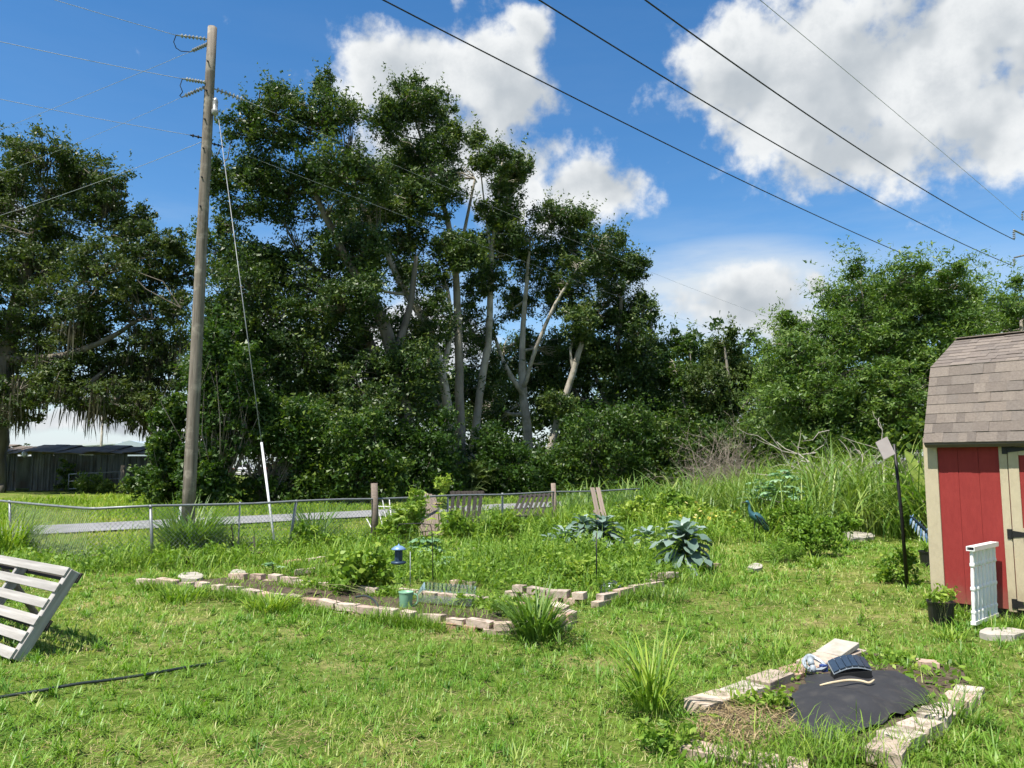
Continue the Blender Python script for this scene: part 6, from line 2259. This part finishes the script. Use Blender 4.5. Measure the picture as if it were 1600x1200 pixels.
# ------------------------------------------------------------------ garden plants
def kale(label, u, vb, vt, ru, nleaf, seed, low=0.15):
    rng = np.random.default_rng(seed)
    c = gp(u, vb)
    k = c.y / FPX
    H = at(u, vt, c.y).z
    Rr = ru * k
    o = thing('kale_plant', label, 'kale', c, 'blue-green kale plants')
    MB().tube([c - UP * 0.02, c + Vector((0.02, 0, H * 0.4)), c + Vector((0, 0.01, H * 0.72))], [0.026, 0.022, 0.014], 7).build('stalk', STEM, o, smooth=True)
    for i in range(nleaf):
        f = (i + 0.5) / nleaf
        z = H * (low + (0.72 - low) * f ** 0.8)
        a = i * 2.39996 + rng.uniform(-0.3, 0.3)
        L_ = Rr * (1.25 - 0.45 * f) * rng.uniform(0.85, 1.15)
        e0 = 0.15 + 1.0 * f ** 1.5 + rng.uniform(-0.1, 0.15)
        mb = MB()
        blades(mb, np.array([[c.x, c.y, z]]), a, L_, L_ * rng.uniform(0.28, 0.38), e0, rng.uniform(1.2, 1.9) - 0.3 * f, 8,
               prof=lambda t: (0.16 if t < 0.12 else (0.45 + 0.55 * math.sin(math.pi * min(1, (t - 0.1) * 0.95)) if t < 0.9 else 0.42)), fold=0.10, ruffle=0.085, tint=np.clip(rng.normal(0.58, 0.28), 0, 1), rng=rng)
        mb.build('leaf', KALEM, o, smooth=True)
    return o


kale('largest blue-green kale plant at the right end of the bed', 1070, 893, 808, 47, 46, 1, 0.2)
kale('tall kale plant behind the thin black rod', 942, 866, 800, 37, 36, 2, 0.3)
kale('kale plant left of the tall kale with an upright head', 912, 862, 800, 30, 26, 3, 0.45)
kale('dark low kale between the tall kale and the weeds', 882, 866, 822, 32, 28, 4)
kale('small kale plant between the two big kales', 1012, 866, 822, 32, 28, 5)
kale('small dark kale hidden at the left end of the kale row', 858, 868, 828, 18, 12, 6)
kale('single dark kale sprout in the grass behind the row', 1002, 822, 798, 12, 9, 7)


def palmate(mb, p, az_, tilt, size, lobes, rng, tint):
    """star-shaped leaf: lobes radiating from the stalk"""
    k = lobes
    angs = np.linspace(-2.5, 2.5, k)
    lens = size * (1 - 0.32 * np.abs(angs) / 2.5)
    blades(mb, np.repeat(np.array([tuple(p)]), k, 0), az_ + angs, lens, size * 0.36, tilt * np.cos(angs), rng.uniform(0.15, 0.6, k), 4,
           prof=lambda t: 0.35 + 1.0 * math.sin(math.pi * min(1, t * 0.9 + 0.1)), tint=tint, fold=0.06, rng=rng)


def castor(label, u, vb, vt, nleaf, size, seed, spread, lobes=8):
    rng = np.random.default_rng(seed)
    c = gp(u, vb)
    H = at(u, vt, c.y).z
    o = thing('castor_plant', label, 'plant', c, 'plants with star-shaped leaves')
    MB().tube([c, c + Vector((0.02, 0, H * 0.5)), c + Vector((0, 0, H * 0.85))], [0.018, 0.014, 0.008], 6).build('stalk', STEM, o, smooth=True)
    for i in range(nleaf):
        f = (i + 0.5) / nleaf
        a = i * 2.4 + rng.uniform(-0.4, 0.4)
        s = c + UP * (H * (0.4 + 0.45 * f))
        e = Vector((c.x + math.cos(a) * spread * (1.1 - 0.7 * f), c.y + math.sin(a) * spread * (1.1 - 0.7 * f), H * (0.55 + 0.45 * f) * rng.uniform(0.9, 1.05)))
        mb = MB()
        mb.tube([s, s.lerp(e, 0.5) + UP * 0.03, e], [0.006, 0.005, 0.004], 4)
        palmate(mb, e, a, rng.uniform(-0.5, 0.25), size * rng.uniform(0.8, 1.15), lobes, rng, np.clip(rng.normal(0.6, 0.2), 0, 1))
        mb.build('leaf', CASTOR, o, smooth=True)


castor('pale star-leaved plant beside the hook of the bird feeder', 662, 876, 838, 6, 0.26, 1, 0.16)
castor('low star-leaved plant right of the hook', 693, 892, 870, 4, 0.17, 2, 0.12)
castor('tall pale star-leaved plant in front of the cane grass', 1228, 828, 735, 30, 0.22, 3, 0.45)
castor('pale star-leaved plant just behind the heron statue', 1192, 820, 752, 20, 0.21, 4, 0.5)
castor('little star-leaved seedling at the rear edge of the front bed', 425, 898, 878, 3, 0.13, 5, 0.1)
# sunflower head drooping by the boards
sf = gp(680, 868)
o = thing('sunflower', 'drooping yellow sunflower in front of the brown boards', 'flower', sf)
top = at(684, 787, sf.y)
MB().tube([sf, sf.lerp(top, 0.6) + Vector((0.04, 0, 0.04)), top], [0.012, 0.01, 0.008], 6).build('stalk', STEM, o, smooth=True)
rng = np.random.default_rng(4)
mb = MB()
blades(mb, np.repeat(np.array([tuple(top)]), 14, 0), np.linspace(0, 6.28, 14), 0.11, 0.04, 0.3, 0.8, 3, tint=rng.uniform(0, 1, 14), rng=rng)
mb.build('petals', YELLOW, o)
MB().lathe(top, [(0.045, -0.02), (0.05, 0.0), (0.03, 0.02), (0.005, 0.025)], 10).build('flower_head', BARKD, o)
for i in range(7):
    p = sf.lerp(top, 0.2 + 0.12 * i)
    mb = MB()
    blades(mb, np.array([tuple(p)]), i * 2.4, 0.2, 0.15, 0.4, 1.2, 5, prof=lambda t: 0.3 + math.sin(math.pi * min(1, t * 0.85 + 0.12)), fold=0.1, tint=0.9, rng=rng)
    mb.build('leaf', WEED, o)

# banana leaves behind the barn corner
bc = gp(1447, 842)
o = thing('banana_plant', 'banana plant with broad arching leaves at the barn corner', 'banana plant', bc)
rng = np.random.default_rng(6)
MB().tube([bc, bc + UP * 0.9], [0.07, 0.05], 8).build('stalk', STEM, o, smooth=True)
for i, (az_, e, L_, W_, dr_) in enumerate(((1.7, 1.35, 1.3, 0.30, 0.5), (3.0, 1.0, 1.1, 0.26, 1.4), (2.5, 1.2, 1.2, 0.30, 1.0), (0.4, 1.1, 1.2, 0.3, 1.2), (4.4, 0.9, 1.0, 0.24, 1.6), (3.4, 0.7, 0.8, 0.2, 1.8))):
    mb = MB()
    blades(mb, np.array([[bc.x, bc.y, 0.75]]), az_, L_, W_, e, dr_, 9, prof=lambda t: (0.12 if t < 0.15 else math.sin(math.pi * min(1, 0.12 + (t - 0.1) * 0.93)) ** 0.6), fold=0.12, ruffle=0.02, tint=[0.9, 0.4, 0.6, 0.5, 0.3, 0.1][i], rng=rng)
    mb.build('leaf', BANANA, o, smooth=True)

# ---- shrubs and leafy plants in the garden
GP = 'leafy garden plants'
gpl = [
    ('bean_plant', 'bushy broad-leaved bean plant spilling over the middle of the front bed', 568, 888, 9.7, 40, 22, 1500, (0.075, 0.05), 0.55, ((545, 905, 22, 16), (590, 900, 20, 14))),
    ('pepper_plant', 'light green pepper plant left of the thin black rod', 905, 895, 10.4, 27, 20, 1100, (0.075, 0.034), 0.72, ((890, 908, 16, 10),)),
    ('feathery_weed', 'feathery grey-green weed behind the far bed', 845, 842, 14.2, 30, 24, 2400, (0.06, 0.018), 0.4, ((868, 852, 22, 18), (820, 858, 16, 14))),
    ('round_bush', 'small round dark bush at the edge of the mown grass', 1272, 836, 13.6, 34, 25, 2800, (0.06, 0.032), 0.40, ((1245, 832, 20, 16),)),
    ('soft_weed', 'soft pale feathery weed mound left of the round bush', 1225, 868, 12.8, 34, 24, 3200, (0.07, 0.012), 0.42, ((1200, 880, 22, 14), (1245, 880, 18, 12))),
    ('small_bush', 'leafy bush at the foot of the black stake', 1398, 890, 10.6, 26, 28, 1900, (0.06, 0.032), 0.5, ((1385, 912, 22, 18), (1412, 868, 10, 18), (1425, 925, 18, 12))),
    ('pot_herb', 'small pale herb growing in the black pot at the barn corner', 1471, 931, 7.75, 20, 9, 420, (0.04, 0.018), 0.75, ()),
    ('yellow_bush', 'yellow-flecked low bush in front of the cane grass', 1095, 808, 18.6, 34, 18, 2000, (0.09, 0.04), 0.8, ((1065, 820, 22, 12), (1125, 812, 20, 10))),
    ('tall_weed', 'tall leafy weed clump between white rack and brown boards', 632, 815, 15.2, 24, 28, 2300, (0.11, 0.03), 0.62, ((650, 790, 14, 26), (610, 828, 16, 20))),
    ('tall_weed', 'tall leafy weed clump between the boards and dark pallet', 712, 822, 15.6, 20, 24, 1500, (0.10, 0.03), 0.58, ((735, 835, 16, 14),)),
    ('tall_weed', 'leafy weed clump between the two dark pallets', 785, 815, 16.4, 22, 20, 1500, (0.10, 0.035), 0.55, ((765, 828, 18, 12), (815, 822, 18, 14))),
    ('climbing_weed', 'weed mound draped over the right end of the front bed', 838, 955, 8.1, 22, 24, 1100, (0.055, 0.026), 0.5, ((856, 975, 14, 14), (790, 945, 24, 12))),
    ('low_weed', 'broadleaf weed patch inside the fabric bed', 1178, 1105, 5.05, 30, 18, 700, (0.045, 0.017), 0.55, ((1210, 1090, 20, 12), (1150, 1120, 16, 12))),
    ('low_weed', 'broadleaf weeds at the lower left corner of the fabric bed', 1055, 1160, 4.45, 34, 22, 800, (0.04, 0.018), 0.5, ((1020, 1150, 20, 18), (1085, 1178, 18, 12))),
    ('low_weed', 'weeds at the rear corner of the fabric bed', 1395, 1030, 6.3, 32, 12, 800, (0.05, 0.018), 0.5, ((1360, 1035, 20, 10), (1425, 1042, 14, 10))),
    ('roadside_bush', 'pale bramble growing through the farm gate', 140, 755, 43.0, 22, 13, 1500, (0.14, 0.07), 0.75, ((165, 762, 14, 8),)),
    ('roadside_bush', 'low bramble right of the gate post', 225, 760, 41.0, 26, 10, 1500, (0.14, 0.07), 0.65, ((205, 765, 12, 8),)),
    ('vine_mass', 'vine climbing the wall of the tin shed', 103, 735, 45.4, 12, 18, 900, (0.14, 0.09), 0.5, ((108, 760, 12, 10),)),
    ('vine_mound', 'viny yellow-green mound between the leaning boards and the big kale', 1000, 800, 18.0, 30, 20, 2200, (0.10, 0.05), 0.72, ((975, 812, 24, 14), (1030, 810, 20, 14))),
    ('vine_mound', 'darker leafy mound just left of the yellow-flecked bush', 1052, 786, 20.5, 26, 18, 1800, (0.11, 0.05), 0.42, ((1075, 795, 18, 14),)),
    ('tall_weed', 'upright leafy weed in front of the leaning boards', 915, 822, 15.6, 16, 22, 1100, (0.09, 0.035), 0.6, ((898, 832, 14, 14),)),
    ('tall_weed', 'leafy weed clump right of the round bush at the pale slab', 1305, 822, 14.8, 18, 18, 1100, (0.08, 0.04), 0.45, ((1325, 815, 16, 12),)),
    ('vine_mound', 'leafy mound at the foot of the tall star-leaved plant', 1215, 812, 16.6, 30, 16, 1800, (0.085, 0.04), 0.5, ((1240, 800, 20, 14),)),
    ('low_weed', 'leafy weeds in the front bed just behind the green bucket', 600, 925, 9.3, 24, 9, 700, (0.05, 0.025), 0.5, ((530, 915, 26, 8), (480, 912, 18, 6))),
    ('low_weed', 'straggling weed around the clear tray', 762, 945, 8.6, 26, 13, 800, (0.05, 0.022), 0.55, ((720, 938, 14, 6),)),
    ('tall_weed', 'leafy weed clump by the second fence post', 470, 838, 14.4, 20, 16, 1000, (0.08, 0.035), 0.55, ((520, 845, 22, 10),)),
    ('low_weed', 'leafy weeds around the black pot near the fence', 262, 868, 12.8, 30, 14, 1400, (0.07, 0.03), 0.55, ((330, 866, 28, 12), (220, 876, 22, 10))),
    ('low_weed', 'leafy weeds below the fence at the far left', 110, 872, 13.0, 40, 14, 1500, (0.07, 0.03), 0.58, ((50, 872, 26, 14), (170, 872, 26, 10))),
    ('small_shrub', 'small bright shrub above the leaning boards', 693, 757, 27, 11, 11, 700, (0.12, 0.07), 0.75, ()),
]
for i, (nm, lab, u, v, d, ru, rv, nn, lf, tn, ex) in enumerate(gpl):
    make_bush(nm, lab, u, v, d, ru, rv, nn, lf, WEED if d < 28 else SHRUB, STEM, cat='plant', group=GP, seed=60 + i, tint=tn, extra=ex, per=14)

# ---- grass clumps that stand out
GC = 'grass clumps standing above the lawn'
tufts = [
    ('big tall grass clump in front of the utility pole', gp(300, 866), 620, 1.0, 0.028, 0.36, 0.42),
    ('wispy tall grass at the left end of the fence', gp(6, 866), 420, 1.0, 0.022, 0.45, 0.62),
    ('dark tall grass blades beside the second fence post', gp(492, 852), 150, 1.05, 0.028, 0.25, 0.35),
    ('broad-bladed green clump in the foreground lawn', gp(1018, 1108), 120, 0.55, 0.015, 0.12, 0.55),
    ('drooping grass clump over the right end of the front bricks', gp(838, 998), 210, 0.52, 0.021, 0.16, 0.40),
    ('grass clump on the left front edge of the bed', gp(285, 936), 200, 0.24, 0.018, 0.30, 0.5),
    ('wilted grass clump on the front bricks', gp(425, 952), 220, 0.25, 0.018, 0.26, 0.62),
    ('grass clump right of the fabric bed', gp(1490, 1130), 120, 0.26, 0.009, 0.14, 0.42),
    ('strappy plant in the pot by the barn corner', Vector((potB.x, potB.y, 0.2)), 60, 0.36, 0.022, 0.07, 0.55),
    ('grass clump at the rear left of the fabric bed', gp(1215, 1030), 90, 0.22, 0.011, 0.18, 0.5),
    ('bright weedy clump in the lawn by the round bush', gp(1272, 885), 60, 0.26, 0.02, 0.1, 0.65),
    ('leafy clump below the black pot', gp(1485, 1000), 60, 0.18, 0.012, 0.12, 0.6),
    ('grass clump left of the brown boards', gp(600, 845), 160, 0.62, 0.018, 0.3, 0.55),
    ('tall grass around the second wooden post', gp(880, 830), 260, 0.85, 0.02, 0.6, 0.6),
    ('grass clump below the wide bed corner', gp(1035, 940), 150, 0.24, 0.01, 0.3, 0.4),
]
for i, (lab, loc, nn, h_, w_, sp_, tn) in enumerate(tufts):
    make_tuft('grass_clump', lab, loc, nn, h_, w_, sp_, TALLG if tn < 0.45 else WEED, cat='grass clump', group=GC, seed=i, tint=tn)

# ---- tall cane grass and rank growth behind the garden
def mass(name, label, poly, n, hfun, w, mt, seed, tint=0.45, S=5, lean=(1.0, 1.5), droop=(0.6, 1.9), cat='grass'):
    rng = np.random.default_rng(seed)
    xs, ys = [p.x for p in poly], [p.y for p in poly]
    x = rng.uniform(min(xs), max(xs), n * 3)
    y = rng.uniform(min(ys), max(ys), n * 3)
    k = inpoly(x, y, poly)
    x, y = x[k][:n], y[k][:n]
    # gather into stools
    cx = x[rng.integers(0, len(x), max(4, n // 40))]
    cy = y[rng.integers(0, len(y), max(4, n // 40))]
    j = rng.integers(0, len(cx), len(x))
    g_ = rng.random(len(x)) < 0.6
    x = np.where(g_, cx[j] + rng.normal(size=len(x)) * 0.16, x)
    y = np.where(g_, cy[j] + rng.normal(size=len(x)) * 0.16, y)
    m = len(x)
    h = hfun(x, y) * rng.uniform(0.45, 1.25, m)
    z0 = np.where(rng.random(m) < 0.45, rng.random(m) * h * 0.5, 0)
    mb = MB()
    blades(mb, np.stack([x, y, z0], 1), rng.uniform(0, 6.28, m), h * 1.15, w * rng.uniform(0.6, 1.3, m), rng.uniform(*lean, m), rng.uniform(*droop, m), S,
           prof=lambda t: (0.6 + 0.8 * t if t < 0.4 else 0.92 * (1 - ((t - 0.4) / 0.6) ** 1.4) + 0.03), tint=np.clip(tint + rng.normal(size=m) * 0.2, 0, 1), rng=rng)
    return mb.build(name, mt, label=label, cat=cat, kind='stuff')


cane = [gp(1072, 812), gp(1160, 820), gp(1250, 826), gp(1330, 834), gp(1400, 842), gp(1445, 850), Vector((11.5, 15.5, 0)), Vector((14, 22, 0)), Vector((14, 28, 0)), Vector((9, 29, 0)), Vector((6, 27, 0))]
mass('cane_grass', 'dense tall cane grass between the garden and the feathery tree', cane, 19000, lambda x, y: 1.05 + 0.50 * np.clip((x / y - 0.27) / 0.14, 0, 1), 0.031, TALLG, 1, 0.6, droop=(0.9, 2.4), S=4)
mid = [gp(880, 815), gp(1075, 815), Vector((6.5, 27, 0)), Vector((2.2, 25, 0)), gp(880, 800)]
mass('rank_grass', 'rank tall grass behind the kale row at the end of the fence', mid, 4000, lambda x, y: 0.5 + 0.9 * vnoise(x, y, 0.7, 75) ** 1.4, 0.032, TALLG, 2, 0.5)
rim = [gp(600, 845), gp(900, 850), gp(1180, 850), gp(1300, 848), gp(1250, 824), gp(1075, 810), gp(880, 812), gp(600, 825)]
mass('weed_strip', 'knee-high weeds between the beds and the fence', rim, 8000, lambda x, y: 0.24 + 0.46 * vnoise(x, y, 1.3, 71) ** 1.3, 0.020, WEED, 3, 0.55, S=3, lean=(0.6, 1.5))
lft = [gp(-30, 905), gp(220, 893), gp(430, 878), gp(600, 858), gp(600, 840), gp(430, 855), gp(235, 872), gp(120, 880), gp(-30, 868)]
mass('weed_strip', 'unmown weeds along the fence at the left', lft, 6500, lambda x, y: 0.12 + 0.34 * vnoise(x, y, 1.2, 72) ** 1.5, 0.016, WEED, 4, 0.5, S=3, lean=(0.5, 1.5))
mass('bed_weeds', 'fine weeds filling the wide bed behind the bricks', BED_BACK, 8000, lambda x, y: 0.16 + 0.32 * vnoise(x, y, 1.6, 73) ** 1.3, 0.012, WEED, 5, 0.42, S=3, lean=(0.5, 1.5))
mass('bed_weeds', 'grassy weeds growing inside the long front bed', [gp(540, 950), gp(690, 972), gp(850, 978), gp(880, 962), gp(700, 940), gp(560, 924)], 1500, lambda x, y: np.full(len(x), 0.13), 0.009, WEED, 6, 0.45, S=3, lean=(0.5, 1.5))
mass('bed_weeds', 'thin grass at the near edge of the black fabric', [gp(1170, 1185), gp(1240, 1160), gp(1300, 1168), gp(1380, 1150), gp(1370, 1195), gp(1300, 1215)], 800, lambda x, y: np.full(len(x), 0.16), 0.006, WEED, 7, 0.5, S=3, lean=(0.7, 1.5))
# broad small leaves scattered through the weeds
rng = np.random.default_rng(41)
mb = MB()
for poly, n_, zmax in ((rim, 6000, 0.36), (lft, 6000, 0.26), (BED_BACK, 5500, 0.18), (BED_RIGHT, 900, 0.06)):
    xs, ys = [p.x for p in poly], [p.y for p in poly]
    x = rng.uniform(min(xs), max(xs), n_ * 2)
    y = rng.uniform(min(ys), max(ys), n_ * 2)
    k = inpoly(x, y, poly) & ~inpoly(x, y, FABRIC_POLY)
    k &= vnoise(x, y, 2.2, 51) > 0.35
    x, y = x[k], y[k]
    z = rng.random(len(x)) * zmax * (0.4 + vnoise(x, y, 1.4, 52))
    leaves(mb, np.stack([x, y, z + 0.01], 1), 0.055, 0.032, np.clip(rng.normal(0.5, 0.22, len(x)), 0, 1), 1.2, rng)
mb.build('broadleaf_weeds', WEED, label='small broad weed leaves scattered through beds and fence strip', cat='weeds', kind='stuff')
mass('bed_weeds', 'sparse weeds sprouting from the dark soil of the front bed', [gp(240, 917), gp(370, 929), gp(540, 954), gp(560, 926), gp(430, 910), gp(350, 905)], 420, lambda x, y: 0.05 + 0.12 * vnoise(x, y, 2.5, 77), 0.012, WEED, 8, 0.5, S=3, lean=(0.4, 1.4))
# leafy mounds over the weedy ground
rng = np.random.default_rng(43)
mb = MB()
for poly, nb_, zr, nl in ((rim, 75, 0.42, 19000), (BED_BACK, 60, 0.30, 17000), (lft, 45, 0.17, 7000)):
    xs, ys = [p.x for p in poly], [p.y for p in poly]
    x = rng.uniform(min(xs), max(xs), nb_ * 4)
    y = rng.uniform(min(ys), max(ys), nb_ * 4)
    k = inpoly(x, y, poly)
    x, y = x[k][:nb_], y[k][:nb_]
    B = [(Vector((a, b, zr * 0.4)), (rng.uniform(0.2, 0.45), rng.uniform(0.2, 0.4), zr * rng.uniform(0.6, 1.3))) for a, b in zip(x, y)]
    CC, RR, NN = crown_clusters(B, nl, rng, 16, 0.3)
    k = CC[:, 2] > 0.02
    fill_leaves(mb, CC[k], RR[k] * 0.42, NN[k], 0.062, 0.024, rng, 0.5, 0.25, 0.8, 0.9)
mb.build('weed_mounds', WEED, label='leafy weed mounds overgrowing the far beds and the fence strip', cat='weeds', kind='stuff')
# grass growing up against the bricks
mb = MB()
for path, n_ in (([gp(215, 921), gp(300, 926), gp(370, 938), gp(480, 957), gp(600, 973), gp(690, 984), gp(775, 993), gp(870, 990)], 4000), ([gp(355, 912), gp(510, 926), gp(610, 936), gp(830, 958)], 1100),
                 ([gp(790, 938), gp(925, 952), gp(980, 940), gp(1040, 926)], 900), ([gp(1092, 1112), gp(1170, 1086), gp(1245, 1056)], 450), ([gp(1535, 1096), gp(1470, 1132), gp(1390, 1200)], 600), ([gp(1085, 1180), gp(1240, 1212)], 350),
                 ([gp(1440, 948), gp(1500, 962), gp(1600, 985)], 700), ([gp(450, 890), gp(520, 900)], 300), ([gp(630, 878), gp(860, 905)], 900)):
    for a, b in zip(path[:-1], path[1:]):
        m = max(10, int(n_ / (len(path) - 1)))
        t = rng.random(m)
        x, y = a.x + (b.x - a.x) * t + rng.normal(size=m) * 0.05, a.y + (b.y - a.y) * t + rng.normal(size=m) * 0.05
        dens = vnoise(x, y, 2.4, 91)
        k = dens > 0.38
        x, y, dens = x[k], y[k], dens[k]
        m = len(x)
        blades(mb, np.stack([x, y, np.full(m, -0.01)], 1), rng.uniform(0, 6.28, m), (0.05 + 0.20 * dens) * rng.uniform(0.5, 1.3, m), np.maximum(0.007, 0.0011 * y), rng.uniform(0.6, 1.5, m), rng.uniform(0.2, 1.4, m), 3, tint=np.clip(rng.normal(0.45, 0.2, m), 0, 1), rng=rng)
mb.build('edge_grass', WEED, label='longer grass fringing the brick edges and the barn wall', cat='grass', kind='stuff')
# dry litter in the fabric bed
mb = MB()
poly = [gp(1085, 1130), gp(1180, 1100), gp(1240, 1120), gp(1260, 1165), gp(1180, 1190), gp(1085, 1165)]
x = rng.uniform(poly[0].x - 0.2, poly[3].x, 2600)
y = rng.uniform(3.9, 5.4, 2600)
k = inpoly(x, y, poly)
x, y = x[k], y[k]
m = len(x)
blades(mb, np.stack([x, y, rng.uniform(0.03, 0.09, m)], 1), rng.uniform(0, 6.28, m), rng.uniform(0.05, 0.18, m), 0.005, rng.uniform(-0.3, 0.4, m), rng.uniform(0, 0.6, m), 2, tint=rng.uniform(0, 1, m), rng=rng)
mb.build('dead_grass', DRYL, label='dry brown straw heaped in the left of the fabric bed', cat='dead grass', kind='stuff')
# yellow blossoms near the heron
mb = MB()
P_ = np.array([tuple(at(rng.normal(1110, 40), rng.normal(815, 14), rng.uniform(15.5, 17.5))) for _ in range(40)])
P_ = P_[P_[:, 2] > 0.1]
leaves(mb, P_, 0.075, 0.06, rng.uniform(0, 1, len(P_)), 1.5, rng)
mb.build('blossoms', YELLOW, label='scattered small yellow blossoms among the weeds left of the heron', cat='flowers', kind='stuff')
